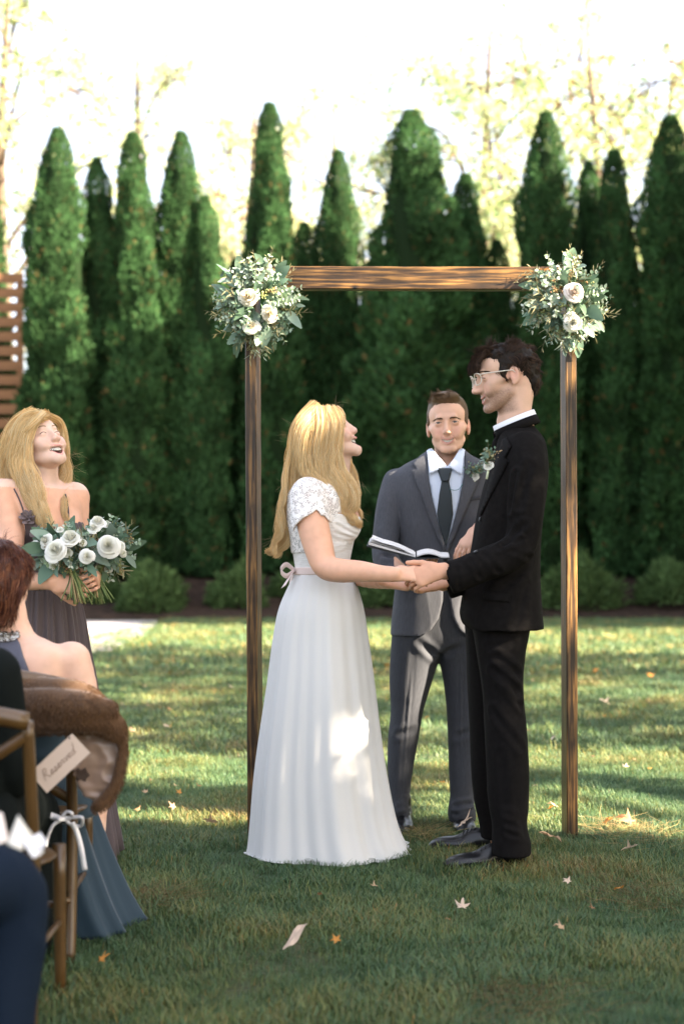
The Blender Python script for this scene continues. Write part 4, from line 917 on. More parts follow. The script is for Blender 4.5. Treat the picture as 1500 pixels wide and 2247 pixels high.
    # trousers
    v = Vol(axis((wp(1005, 0)[0], wp(1180, 0)[0], .005)), axis((4.95, 5.60, .0065)), axis((wp(0, 1890, 0)[2]-.01, wp(0, 1330)[2], .0055)))
    zz = lambda py, Y: W(0, py, Y)[2]
    def leg(rows, Yt, Yb_):
        S = []
        for py, l, r_, hy in rows:
            t = (py-1340)/(1880-1340); Y = Yt+(Yb_-Yt)*t; S.append((zz(py, Y), W((l+r_)/2, 0, Y)[0], Y, (r_-l)/2*Y/F, hy))
        v.stack(S, .02, 2.1)
    leg([(1330, 1030, 1175, .10), (1400, 1040, 1157, .10), (1450, 1048, 1150, .095), (1500, 1056, 1147, .09), (1560, 1062, 1150, .085), (1620, 1064, 1156, .082), (1700, 1068, 1160, .078), (1770, 1072, 1158, .074), (1810, 1078, 1154, .072), (1850, 1078, 1163, .078), (1876, 1078, 1163, .080)], 5.17, 5.13)
    leg([(1330, 1015, 1160, .10), (1400, 1022, 1140, .10), (1500, 1026, 1120, .09), (1600, 1031, 1115, .082), (1700, 1035, 1118, .078), (1765, 1042, 1120, .074), (1800, 1050, 1125, .072), (1838, 1056, 1140, .078)], 5.34, 5.43)
    g = lambda a, b, Y=5.08: wq(a, b, Y)
    cr = [(g(1090, 1440), g(1150, 1490), .012, .009), (g(1085, 1470), g(1145, 1530), .012, .010), (g(1100, 1500), g(1148, 1555), .010, .008), (g(1080, 1560), g(1140, 1640), .012, .007), (g(1075, 1420), g(1120, 1410), .012, .006),
          (g(1080, 1800, 5.05), g(1150, 1822, 5.05), .010, .010), (g(1085, 1825, 5.05), g(1155, 1840, 5.05), .009, .008), (g(1075, 1780, 5.05), g(1130, 1790, 5.05), .010, .006), (g(1100, 1650), g(1110, 1780), .012, .005)]
    cloth_mesh('trousers', e, v, M_BLACKT, cr, .004, 8, (1, 1, .45), 5)
    for hl, te in (((1152, 1893), (975, 1909)), ((1110, 1862), (944, 1866))):
        Yh = F*CAMZ/(hl[1]+8-HOR); Yt = F*CAMZ/(te[1]-HOR); a = W(hl[0], 0, Yh); b = W(te[0], 0, Yt); a[2] = b[2] = 0
        v = Vol(axis((min(a[0], b[0])-.06, max(a[0], b[0])+.06, .0035)), axis((min(a[1], b[1])-.07, max(a[1], b[1])+.07, .0045)), axis((-.01, .16, .0035))); shoe(v, a, b); s_ = cloth_mesh('shoe', e, v, M_LEATHER); tr = bvh(s_)
        d = norm(b-a); L = np.linalg.norm(b-a); sd = np.cross((0, 0, 1), d); T = []
        for i in range(4):
            q = a+d*L*(.40+.05*i); P = []
            for k in np.linspace(-1, 1, 5):
                o = q+sd*k*.018+d*.006*k+np.array([0, 0, .3]); l_, n_, _, _ = tr.ray_cast(Vector(o), Vector((0, 0, -1))); P.append(np.array(l_)+np.array([0, 0, .002]) if l_ is not None else o-np.array([0, 0, .22]))
            T.append(tube1(P, .0016, 5))
        V, F_ = joinm(T); mk('laces', V, F_, M_LEATHER, s_)
    return e, jk
GROOM, GROOM_JK = groom()
# ------------------------------------------------------------------ the officiant
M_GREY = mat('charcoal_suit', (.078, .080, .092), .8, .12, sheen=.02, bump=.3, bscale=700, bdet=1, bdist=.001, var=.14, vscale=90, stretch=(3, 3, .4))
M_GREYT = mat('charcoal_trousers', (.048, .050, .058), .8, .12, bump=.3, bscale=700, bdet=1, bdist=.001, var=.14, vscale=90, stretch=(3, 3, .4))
M_TIE = mat('dark_tie', (.016, .024, .030), .5, .4, bump=.2, bscale=900, bdist=.0008)
M_SHIRTB = mat('white_shirt_blue_shade', (.62, .68, .80), .7, .3, bump=.15, bscale=500, bdist=.001)  # white shirt with the blue cast of shade put into its colour
M_PAPER = mat('page', (.74, .72, .70), .8, .2); M_COVER = mat('black_cover', (.012, .013, .015), .45, .4)
YO = 5.95
def officiant():
    e = empty('person', (W(975, 0, YO)[0], YO, 0), 'smiling man in grey suit and dark tie standing behind the couple with an open book', 'person')
    q = lambda a, b, Y=YO: W(a, b, Y); X = lambda a, Y=YO: W(a, 0, Y)[0]; Z = lambda b, Y=YO: W(0, b, Y)[2]
    H = Head(q(982, 932), (-.125, -.99, .0), .06, 1.09)
    v = Vol(axis((X(860), X(935), .004), (X(935), X(1040), .0027), (X(1040), X(1080), .006)), axis((5.50, 5.80, .004), (5.80, 6.10, .0032)), axis((.05, Z(1260), .014), (Z(1260), Z(1160), .004), (Z(1160), Z(1015), .012), (Z(1015), Z(862), .0027)))
    head_sdf(v, H, 'smile', open_eyes=True, jaw=1.02)
    v.tube([(*q(983, 975, YO+.02), .056), (*q(982, 1010, YO+.02), .056), (*q(980, 1045, YO+.02), .064)], .02)
    v.stack([(Z(1020), X(978), YO+.02, .13, .07), (Z(1100), X(975), YO+.01, .14, .08), (Z(1250), X(972), YO, .12, .08), (Z(1380), X(970), YO, .12, .08)], .03)
    for s_, a, b, c in ((1, 925, 870, 880), (-1, 1012, 1030, 1013)): v.tube([(*q(a, 1380, YO+.01), .055), (*q((a+b)/2, 1580, YO+.0), .036), (*q(c, 1780, YO-.03), .026)], .03)
    hand(v, q(888, 1262, 5.72), (.75, -.55, .25), (-.1, -.3, -.9), -1, 1.02, curl=(.25, .25, .3, .35), thumb=(.7, -.1))
    hand(v, q(1052, 1158, 5.62), (-.62, -.15, -.72), (-.62, -.55, .52), 1, 1.04, curl=(.30, .30, .35, .45), thumb=(.3, .4), spread_=.02)
    v.tube([(*q(845, 1225, 5.86), .035), (*q(890, 1262, 5.71), .026)], .01); v.tube([(*q(1085, 1150, 5.8), .035), (*q(1052, 1158, 5.62), .026)], .01)
    def cf(V):
        C = head_col(V, H, SK_L*np.array([1.0, .93, .88]), lips=(.50, .24, .19), blush=.35, stub=.14)
        # irises and lids keep the skin tone; a soft darker crease at the lids
        return C
    body = body_mesh(e, v, cf); face_bits(e, H, body, 'smile', False, (.10, .055, .03), .0050, .0145, .003)
    PB = [(.16, .095, .05), (.22, .13, .07), (.11, .065, .035), (.30, .19, .10)]
    short_hair(e, H, [((0, -.020, .047), (.0785, .097, .079), .02), ((0, -.055, .01), (.072, .062, .070), .02), ((0, .040, .098), (.052, .045, .022), .025), ((.01, .058, .100), (.036, .024, .018), .02)] + [((k*.069, .018, .018), (.010, .016, .032), .01) for k in (1, -1)],
        [((0, .098, .018), (.062, .058, .062), .010), ((0, .07, -.07), (.12, .10, .052), .01)] + [((k*.084, -.010, -.012), (.02, .024, .034), .008) for k in (1, -1)],
        5200, lambda l: .008+.022*np.clip((l[:, 2]-.06)/.05, 0, 1), lambda l: np.stack([-.5*np.clip((l[:, 2]-.05)*15, 0, 1)+l[:, 0]*2, .55*np.clip((l[:, 2]-.05)*20, 0, 1)-.2, np.where(l[:, 2] > .075, .5, -1.0)], 1), PB, .003, .30, .45, 9, .0010)
    # jacket
    v = Vol(axis((X(808), X(1110), .0052)), axis((5.55, 6.15, .0058)), axis((Z(1402), Z(985), .0052)))
    S = lambda py, l, r_, hy, yc=YO: (Z(py), X((l+r_)/2), yc, (X(r_)-X(l))/2, hy)
    v.stack([S(988, 938, 1018, .066), S(1000, 925, 1034, .085), S(1014, 896, 1060, .10), S(1030, 873, 1083, .115), S(1050, 857, 1097, .125), S(1090, 856, 1096, .135), S(1150, 868, 1084, .132), S(1210, 873, 1078, .125), S(1290, 866, 1084, .130), S(1350, 860, 1088, .136), S(1394, 857, 1090, .140)], .012, 2.4)
    for p_ in ([(868, 1056, 5.95, .052), (858, 1098, 5.93, .056), (849, 1150, 5.91, .054), (844, 1205, 5.88, .052), (849, 1240, 5.84, .050), (868, 1262, 5.78, .048), (885, 1266, 5.745, .046)],
               [(1095, 1052, 5.95, .058), (1108, 1100, 5.93, .060), (1118, 1160, 5.88, .055), (1108, 1180, 5.8, .052), (1080, 1166, 5.70, .046), (1066, 1160, 5.665, .045)]):
        v.tube([(*q(a, b, Y), r_) for a, b, Y, r_ in p_], .012)
    poly_cut(v, [(975, 1222), (973, 1260), (971, 1320), (962, 1358), (944, 1383), (925, 1398), (920, 1420), (1040, 1420), (1030, 1400), (1008, 1385), (993, 1355), (985, 1310), (979, 1260)], YO-.13, 5.5, YO-.045)
    g = lambda a, b, Y=5.80: q(a, b, Y)
    cr = [(g(832, 1185), g(880, 1215), .012, .010), (g(828, 1210), g(872, 1232), .010, .010), (g(840, 1165), g(872, 1190), .010, .007), (g(845, 1235), g(880, 1250), .009, .006), (g(862, 1085, 5.83), g(868, 1160, 5.8), .010, .012), (g(835, 1080, 5.86), g(830, 1150, 5.85), .014, .005),
          (g(960, 1222), g(900, 1250), .014, .005), (g(960, 1215), g(905, 1190), .014, .004), (g(885, 1070), g(895, 1150), .02, .004)]
    V, Q = v.mesh(); jt = BVHTree.FromPolygons(V.tolist(), Q.tolist()); poly_cut(v, [(944, 970), (1018, 970), (1014, 1000), (981, 1032), (948, 1000)], YO-.1, 5.7, 6.05)
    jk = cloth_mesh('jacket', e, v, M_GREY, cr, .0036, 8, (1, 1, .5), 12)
    sh = patch('shirt', jt, [(937, 994), (950, 988), (981, 1024), (1012, 988), (1018, 994), (1018, 1040), (1006, 1102), (992, 1156), (977, 1202), (962, 1150), (948, 1095), (939, 1045)], .004, .003, M_SHIRTB, e, YO-.1)
    patch('necktie', jt, [(959, 1032), (991, 1032), (984, 1057), (990, 1085), (993, 1128), (986, 1165), (977, 1199), (966, 1165), (958, 1128), (963, 1085), (968, 1057)], .012, .007, M_TIE, e, YO-.1, 4)
    patch('tie_knot', jt, [(961, 1029), (990, 1029), (985, 1052), (981, 1058), (970, 1058), (966, 1052)], .018, .012, M_TIE, e, YO-.1, 4)
    patch('collar_wing', jt, [(938, 994), (948, 986), (960, 1004), (977, 1025), (962, 1032), (941, 1042)], .018, .004, M_SHIRTB, e, YO-.1, 4); patch('collar_wing', jt, [(1017, 992), (1008, 986), (998, 1003), (984, 1025), (999, 1036), (1012, 1043)], .018, .004, M_SHIRTB, e, YO-.1, 4)
    cv = Vol(axis((X(940), X(1024), .004)), axis((5.84, 6.06, .004)), axis((Z(1050), Z(990), .004))); cv.tube([(*q(980, 1045, YO+.015), .070), (*q(981, 1008, YO+.02), .0625)], .004, sub=2); cv.half(q(981, 1006, YO+.02), norm((0, -.45, .9))); cloth_mesh('shirt_collar', e, cv, M_SHIRTB)
    patch('lapel', jt, [(938, 993), (922, 1004), (904, 1020), (914, 1030), (903, 1034), (912, 1060), (926, 1092), (944, 1140), (960, 1182), (974, 1216), (977, 1204), (962, 1150), (948, 1095), (940, 1048), (937, 1015)], .013, .005, M_GREY, e, YO-.1)
    patch('lapel', jt, [(1018, 993), (1034, 1004), (1054, 1020), (1044, 1030), (1056, 1034), (1046, 1060), (1032, 1092), (1012, 1140), (994, 1182), (979, 1218), (977, 1204), (992, 1156), (1006, 1102), (1016, 1048), (1019, 1015)], .013, .005, M_GREY, e, YO-.1)
    c, n = hit(jt, 977, 1226, 5.8, .003); V, F_ = tube1([c, c+n*.004], .009, 12); mk('button', V, F_, M_COVER, e)
    patch('breast_pocket', jt, [(1022, 1092), (1052, 1087), (1053, 1096), (1023, 1101)], .004, .003, M_GREYT, e, YO-.1, 4)
    # thin teal cord across the shirt
    P = [hit(jt, a, b, 5.8, .018)[0] for a, b in ((985, 1075), (996, 1077), (1006, 1074), (1013, 1064))]; V, F_ = tube1(spline(P, 4), .0014, 5); mk('cord', V, F_, mat('teal_cord', (.02, .16, .17), .5), e)
    # trousers
    v = Vol(axis((X(842), X(1078), .0055)), axis((5.72, 6.12, .0065)), axis((Z(1815), Z(1215), .006)))
    def leg(rows):
        v.stack([(Z(py, Y), X((l+r_)/2, Y), Y, (r_-l)/2*Y/F, hy) for py, l, r_, Y, hy in rows], .015, 2.1)
    leg([(1225, 880, 1075, YO, .112), (1330, 874, 1078, YO, .116), (1400, 872, 1080, YO, .11), (1428, 880, 1075, YO, .08)])
    leg([(1370, 861, 985, YO, .108), (1440, 856, 965, YO, .10), (1500, 854, 946, YO, .095), (1560, 857, 928, YO, .088), (1620, 851, 918, YO-.01, .082), (1690, 850, 905, YO-.02, .075), (1740, 855, 899, YO-.03, .070), (1765, 858, 896, YO-.04, .068), (1800, 858, 901, YO-.05, .075), (1812, 860, 899, YO-.05, .075)])
    leg([(1370, 955, 1082, YO, .108), (1440, 962, 1080, YO, .10), (1500, 973, 1076, YO, .095), (1560, 979, 1068, YO-.01, .088), (1640, 983, 1060, YO-.02, .080), (1700, 985, 1050, YO-.04, .072), (1745, 987, 1042, YO-.05, .068), (1765, 984, 1040, YO-.06, .070), (1785, 982, 1044, YO-.06, .074), (1802, 985, 1042, YO-.06, .072)])
    g = lambda a, b, Y=5.86: q(a, b, Y)
    cr = [(g(908, 1420), g(880, 1750), .005, -.003), (g(1010, 1420), g(1012, 1740), .005, -.003), (g(855, 1775, 5.83), g(900, 1768, 5.83), .009, .010), (g(860, 1795, 5.83), g(902, 1785, 5.83), .008, .008), (g(982, 1772, 5.83), g(1040, 1762, 5.83), .009, .010), (g(984, 1790, 5.83), g(1030, 1778, 5.83), .008, .007), (g(990, 1620), g(1045, 1600), .012, .006), (g(860, 1615), g(915, 1600), .012, .006), (g(960, 1445), g(920, 1410), .014, .009), (g(966, 1445), g(1010, 1415), .014, .008)]
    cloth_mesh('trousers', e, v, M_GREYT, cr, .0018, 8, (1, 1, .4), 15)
    for hx_, tx, Yh, Yt in ((884, 880, 6.0, 5.74), (1012, 1022, 6.0, 5.74)):
        a = W(hx_, 0, Yh); b = W(tx, 0, Yt); a[2] = b[2] = 0
        v = Vol(axis((min(a[0], b[0])-.07, max(a[0], b[0])+.07, .004)), axis((b[1]-.04, a[1]+.06, .005)), axis((-.01, .15, .004))); shoe(v, a, b, 1.05); s_ = cloth_mesh('shoe', e, v, M_LEATHER)
        tr = bvh(s_); T = []; d = norm(b-a); sd = np.cross((0, 0, 1), d)
        for i in range(3):
            p0 = a+d*np.linalg.norm(b-a)*(.38+.07*i); P = []
            for k in np.linspace(-1, 1, 5):
                o = p0+sd*k*.02+np.array([0, 0, .3]); l_, *_ = tr.ray_cast(Vector(o), Vector((0, 0, -1))); P.append((np.array(l_) if l_ is not None else o-np.array([0, 0, .22]))+np.array([0, 0, .002]))
            T.append(tube1(P, .0018, 5))
        V, F_ = joinm(T); mk('laces', V, F_, M_COVER, s_)
    return e, jk
OFF, OFF_JK = officiant()
# the open book he holds
def book():
    Yb = 5.60; S_ = W(911, 1221, Yb); o = empty('book', S_, 'open black notebook with white pages held in front of the grey suit', 'book')
    yd = np.array([.05, 1, .10]); yd = norm(yd)
    def blk(pa, pb, t0, t1, dep, m, name, bow=0.0, off=0.0):
        A = W(*pa, Yb)+np.array([0, 0, off]); B = W(*pb, Yb)+np.array([0, 0, off]); n = 9; V = []
        for k in range(n):
            t = k/(n-1); p = A+(B-A)*t+np.array([0, 0, bow*math.sin(math.pi*min(1, t*1.35))]); th = t0+(t1-t0)*t
            for dy in (-dep/2, dep/2):
                V.append(p+yd*dy); V.append(p+yd*dy+np.array([0, 0, th]))
        Fq = []
        for k in range(n-1):
            a = k*4; b = a+4; Fq += [[a+1, b+1, b+3, a+3], [a, a+2, b+2, b], [a, b, b+1, a+1], [a+2, a+3, b+3, b+2]]
        Fq += [[0, 1, 3, 2], [(n-1)*4, (n-1)*4+2, (n-1)*4+3, (n-1)*4+1]]
        return mk(name, V, Fq, m, o, False)
    blk((911, 1221), (806, 1195), .004, .004, .205, M_COVER, 'cover'); blk((912, 1221), (986, 1221), .004, .004, .205, M_COVER, 'cover')
    blk((911, 1218), (810, 1191), .004, .010, .19, M_PAPER, 'page_block'); blk((914, 1217), (984, 1219), .005, .004, .19, M_PAPER, 'page_block', .012)
    for k, (a, b) in enumerate((((909, 1215), (813, 1183)), ((908, 1214), (816, 1178)), ((908, 1213), (820, 1190)))): blk(a, b, .0008, .0006, .18, M_PAPER, 'loose_page', .006)
    return o
book()
# ------------------------------------------------------------------ the bride
M_CHIF = mat('white_chiffon', (.80, .79, .78), .8, .1, trans=.22, bump=.15, bscale=400, bdist=.001)
M_SATIN = mat('ivory_bodice', (.78, .765, .75), .55, .35, sheen=.2, bump=.5, bscale=26, bdet=4, bdist=.006, stretch=(1, 1, 7))
M_RIB = mat('blush_ribbon', (.74, .60, .56), .45, .4)
def lace_mat():
    m = bpy.data.materials.new('lace'); m.use_nodes = True; t = m.node_tree; b = t.nodes['Principled BSDF']; N = t.nodes.new; L = t.links.new
    tc = N('ShaderNodeTexCoord'); v1 = N('ShaderNodeTexVoronoi'); v1.feature = 'DISTANCE_TO_EDGE'; v1.inputs['Scale'].default_value = 150; n1 = N('ShaderNodeTexNoise'); n1.inputs['Scale'].default_value = 55; n1.inputs['Detail'].default_value = 3
    L(tc.outputs['Object'], v1.inputs['Vector']); L(tc.outputs['Object'], n1.inputs['Vector'])
    a = N('ShaderNodeMath'); a.operation = 'LESS_THAN'; a.inputs[1].default_value = .10; L(v1.outputs['Distance'], a.inputs[0])
    c = N('ShaderNodeMath'); c.operation = 'GREATER_THAN'; c.inputs[1].default_value = .52; L(n1.outputs[0], c.inputs[0]); mx = N('ShaderNodeMath'); mx.operation = 'MAXIMUM'; L(a.outputs[0], mx.inputs[0]); L(c.outputs[0], mx.inputs[1])
    ad = N('ShaderNodeMapRange'); ad.inputs[3].default_value = .42; ad.inputs[4].default_value = 1; L(mx.outputs[0], ad.inputs[0])
    b.inputs['Base Color'].default_value = (.82, .79, .77, 1); b.inputs['Roughness'].default_value = .8; L(ad.outputs[0], b.inputs['Alpha'])
    bp = N('ShaderNodeBump'); bp.inputs['Strength'].default_value = .6; bp.inputs['Distance'].default_value = .002; L(mx.outputs[0], bp.inputs['Height']); L(bp.outputs[0], b.inputs['Normal']); return m
M_LACE = lace_mat()
BLOND = [(.90, .66, .33), (.95, .75, .43), (.80, .54, .24), (.95, .79, .50), (.92, .69, .36), (.86, .60, .28)]
YB = 5.30
def bride():
    q = lambda a, b, Y=YB: W(a, b, Y); X = lambda a, Y=YB: W(a, 0, Y)[0]; Z = lambda b, Y=YB: W(0, b, Y)[2]
    e = empty('person', (X(715), YB, 0), 'laughing blonde woman in long white dress with lace cap sleeves', 'person')
    H = Head(q(716, 955), (math.cos(.49)*math.cos(.12), -math.cos(.49)*math.sin(.12), math.sin(.49)), 0, .985)
    v = Vol(axis((X(610), X(835), .0036), (X(835), X(960), .0026)), axis((4.90, 5.10, .003), (5.10, 5.50, .0036)), axis((Z(1320), Z(1305), .006), (Z(1305), Z(1225), .0026), (Z(1225), Z(1025), .006), (Z(1025), Z(885), .0028)))
    head_sdf(v, H, 'laugh', True, nose=.74)
    v.tube([(*q(728, 990), .050), (*q(734, 1020), .046), (*q(728, 1050), .050), (*q(715, 1078), .068)], .02)
    v.cap(q(757, 1004), q(752, 1050), .020, .020, .02)
    v.stack([(Z(1056), X(705), YB, .075, .12), (Z(1075), X(700), YB, .105, .165), (Z(1100), X(703), YB, .120, .180), (Z(1140), X(708), YB, .127, .165), (Z(1200), X(706), YB, .108, .135), (Z(1250), X(706), YB, .094, .118), (Z(1310), X(704), YB, .12, .14)], .02, 2.1)
    for yy in (-.07, .07): v.ell(q(758, 1142, YB+yy), (.050, .055, .055), None, .03)
    v.tube([(*q(676, 1092, 5.145), .056), (*q(686, 1150, 5.11), .056), (*q(700, 1205, 5.08), .051), (*q(714, 1243, 5.05), .043), (*q(745, 1252, 5.02), .041), (*q(790, 1254, 4.99), .036), (*q(835, 1259, 4.965), .028), (*q(866, 1260, 4.955), .0245)], .015)
    v.tube([(*q(700, 1095, 5.46), .054), (*q(720, 1180, 5.48), .048), (*q(745, 1245, 5.42), .040), (*q(800, 1268, 5.24), .034), (*q(850, 1278, 5.08), .024)], .015)
    hand(v, q(866, 1260, 4.965), (.98, .10, .02), (.05, -.75, .62), -1, .90, curl=(.3, .35, .4, .45), thumb=(.45, .5))
    hand(v, q(850, 1279, 5.07), (.95, -.15, -.16), (-.05, .35, -.9), 1, .90, curl=(.35, .4, .45, .5), thumb=(.25, -.35), thumb_curl=.1)
    def cf(V):
        C = head_col(V, H, SK_F, lips=(.60, .20, .19), blush=.42, mouth='laugh'); z = V[:, 2]; C[z < H.O[2]-.16] = SK_F*np.array([.98, .82, .70])  # arms tan, with the orange of warm sunlight mixed into their colour
        d = np.linalg.norm(V-(q(722, 1163, 5.05)), axis=1); return C
    body = body_mesh(e, v, cf); face_bits(e, H, body, 'laugh', True, (.28, .17, .09), .0034, .024, .005)
    # bodice
    v = Vol(axis((X(615), X(810), .0036)), axis((YB-.24, YB+.24, .0045)), axis((Z(1268), Z(1040), .0038)))
    v.stack([(Z(1110), X(704), YB, .126, .172), (Z(1140), X(709), YB, .133, .170), (Z(1200), X(707), YB, .113, .140), (Z(1250), X(706), YB, .099, .123), (Z(1262), X(706), YB, .101, .125)], .01, 2.1)
    for yy in (-.068, .068): v.ell(q(760, 1152, YB+yy), (.055, .060, .062), None, .02)
    # sweetheart neckline: higher over each side, dipping between
    v.half(q(700, 1126), norm(np.array([.10, 0, 1])), (X(600), YB-.3, Z(1180)), (X(820), YB+.3, Z(1000)))
    v.ell(q(800, 1128, YB), (.05, .038, .045), None, .01, 's')
    v.cap(q(676, 1100, 5.13), q(690, 1170, 5.09), .060, .060, .01, 's')
    bod = cloth_mesh('bodice', e, v, M_SATIN, [(q(790, 1188, YB-.09), q(735, 1170, YB-.15), .006, .004), (q(792, 1180, YB-.09), q(735, 1150, YB-.15), .006, .004), (q(788, 1198, YB-.08), q(735, 1205, YB-.14), .007, .005)], .0012, 30, (1, 1, 3), 3, 1)
    # lace: back, shoulder and scalloped cap sleeve, standing a little off the skin
    v = Vol(axis((X(608), X(800), .0034)), axis((YB-.27, YB+.27, .0045)), axis((Z(1215), Z(1035), .0034)))
    v.stack([(Z(1054), X(705), YB, .083, .128), (Z(1075), X(700), YB, .112, .172), (Z(1100), X(703), YB, .127, .186), (Z(1140), X(705), YB, .131, .174), (Z(1200), X(704), YB, .115, .142), (Z(1225), X(704), YB, .106, .134)], .02, 2.1)
    v.tube([(*q(676, 1085, 5.145), .064), (*q(678, 1112, 5.13), .066), (*q(682, 1150, 5.11), .070)], .015); v.tube([(*q(700, 1085, 5.46), .060), (*q(706, 1140, 5.47), .062)], .015)
    # open neck and lower front are cut away, the sleeve ends in scallops
    v.ell(q(742, 1030, YB), (.085, .105, .075), None, .01, 's'); v.ell(q(795, 1100, YB), (.075, .10, .085), None, .01, 's')
    arc = [(640, 1185), (645, 1160), (651, 1150), (660, 1143), (668, 1136), (677, 1132), (686, 1127), (693, 1119), (699, 1123), (704, 1132), (712, 1133), (718, 1140), (728, 1150), (728, 1215), (640, 1215)]
    poly_cut(v, arc, 5.08, 4.9, 5.16)
    V, Q = v.mesh(); V = lap(V, Q, 1); keep = ~np.all((V[Q][:, :, 0] > X(735)) & (V[Q][:, :, 2] < Z(1128)), axis=1); mk('lace_top', V, Q[keep], M_LACE, e)
    # skirt
    rows = []
    for py, l, r_, Yc, b in ((1252, 650, 765, 5.30, .125), (1275, 636, 782, 5.30, .14), (1335, 609, 801, 5.31, .175), (1400, 596, 812, 5.33, .20), (1500, 583, 827, 5.35, .225), (1600, 568, 840, 5.37, .24), (1700, 555, 856, 5.39, .25), (1800, 547, 878, 5.41, .262), (1860, 541, 903, 5.42, .275), (1873, 535, 912, 5.42, .28)):
        rows.append((max(.012, W(0, py, Yc)[2]), W((l+r_)/2, 0, Yc)[0], Yc, (r_-l)/2*Yc/F*.975, b))
    skirt('skirt', e, rows, M_CHIF, 360, (4, 7, 13, 24), (.004, .090), 4, hem=.002)
    rows2 = [(z-.002 if i == 0 else max(.02, z), x, y, a*.93, b*.9) for i, (z, x, y, a, b) in enumerate(rows)]; skirt('underskirt', e, rows2, M_CHIF, 160, (6, 10), (.01, .05), 9)
    # waist ribbon and the bow at the back
    wv = Vol(axis((X(640), X(780), .004)), axis((YB-.15, YB+.15, .005)), axis((Z(1266), Z(1240), .003))); wv.stack([(Z(1262), X(706), YB, .106, .131), (Z(1245), X(706), YB, .104, .130)], .003, 2.1); cloth_mesh('waist_ribbon', e, wv, M_RIB)
    T = []
    for pts in ([(646, 1252, 5.24), (638, 1262, 5.22), (630, 1275, 5.21), (622, 1288, 5.21)], [(646, 1254, 5.26), (640, 1268, 5.26), (637, 1285, 5.27), (632, 1300, 5.28)]):
        P = spline([q(*a) for a in pts], 4); d_ = np.array([.45, -.6, .3]); d_ /= np.linalg.norm(d_); V = np.concatenate([P+d_*.012*np.linspace(.5, 1.3, len(P))[:, None], P-d_*.012*np.linspace(.5, 1.3, len(P))[:, None]]); k = len(P); T.append((V, [[i, i+1, k+i+1, k+i] for i in range(k-1)]))
    for sg in (1, -1):
        P = spline([q(646, 1252, 5.25)+np.array(o) for o in ((0, 0, 0), (-.03, -.03*sg, .022), (-.05, -.05*sg, .0), (-.03, -.03*sg, -.02), (0, 0, 0))], 5); V = np.concatenate([P+np.array([0, 0, .009]), P-np.array([0, 0, .009])]); k = len(P); T.append((V, [[i, i+1, k+i+1, k+i] for i in range(k-1)]))
    V, F_ = joinm(T); o = mk('ribbon_bow', V, F_, M_RIB, e); o.modifiers.new('thickness', 'SOLIDIFY').thickness = .0012
    # bracelet
    # hair
    G = lambda pts: np.array([[*q(a, b, Y), r_] for a, b, Y, r_ in pts])
    guides = [(G([(730, 902, 5.26, .022), (745, 915, 5.22, .018), (736, 960, 5.205, .024), (733, 1000, 5.20, .026), (746, 1035, 5.19, .028), (766, 1070, 5.18, .026), (772, 1105, 5.17, .022), (768, 1132, 5.17, .016), (780, 1150, 5.17, .010), (794, 1150, 5.18, .004)]), 1.2),
      (G([(718, 902, 5.25, .028), (732, 935, 5.205, .030), (726, 985, 5.20, .032), (728, 1025, 5.19, .032), (748, 1070, 5.175, .028), (758, 1110, 5.165, .020), (768, 1146, 5.17, .006)]), 1.3),
      (G([(702, 903, 5.25, .030), (706, 940, 5.20, .034), (700, 1000, 5.195, .034), (712, 1045, 5.185, .030), (738, 1085, 5.17, .024), (748, 1118, 5.16, .014), (752, 1134, 5.165, .006)]), 1.2),
      (G([(694, 906, 5.25, .030), (672, 945, 5.205, .036), (668, 1000, 5.20, .036), (684, 1042, 5.185, .028), (716, 1078, 5.165, .020), (736, 1108, 5.155, .010), (745, 1128, 5.16, .004)]), 1.1),
      (G([(700, 894, 5.27, .030), (666, 935, 5.24, .034), (654, 990, 5.24, .032), (650, 1040, 5.25, .030), (640, 1090, 5.26, .025), (624, 1135, 5.27, .021), (626, 1175, 5.27, .017), (616, 1208, 5.27, .010), (598, 1216, 5.27, .003)]), 1.3),
      (G([(700, 894, 5.33, .034), (664, 940, 5.33, .036), (650, 1000, 5.33, .032), (647, 1060, 5.33, .027), (632, 1110, 5.34, .024), (620, 1155, 5.34, .021), (616, 1190, 5.34, .016), (600, 1210, 5.34, .008), (584, 1204, 5.34, .003)]), 1.2),
      (G([(700, 895, 5.37, .030), (664, 940, 5.38, .036), (652, 1000, 5.38, .036), (644, 1060, 5.38, .030), (634, 1120, 5.37, .022), (624, 1165, 5.37, .010)]), .7),
      (G([(732, 902, 5.33, .020), (748, 918, 5.375, .012), (742, 965, 5.385, .018), (762, 1020, 5.385, .026), (774, 1070, 5.385, .020), (780, 1110, 5.385, .012), (790, 1140, 5.38, .004)]), .6),
      (G([(646, 960, 5.24, .012), (626, 1040, 5.22, .010), (618, 1110, 5.22, .010), (612, 1170, 5.23, .008), (596, 1215, 5.24, .003)]), .25)]
    a = guide_hair(guides, 10500, .0008, .0003, BLOND, 3, .0115, .15, 32, .0026)
    r = np.random.RandomState(2); fl = flyaways([q(735, 896), q(640, 1000), q(660, 940), q(640, 960), q(625, 1060), q(610, 1180), q(785, 1110, 5.2), q(782, 1060, 5.2)],
        [(.5, 0, .5), (.9, 0, .2), (-.8, 0, .4), (-1, 0, .0), (-.6, 0, -.6), (-.9, -.2, -.5), (.5, 0, -1), (.3, 0, -1)], 70, .06, 3, (.55, .42, .24), .00028)
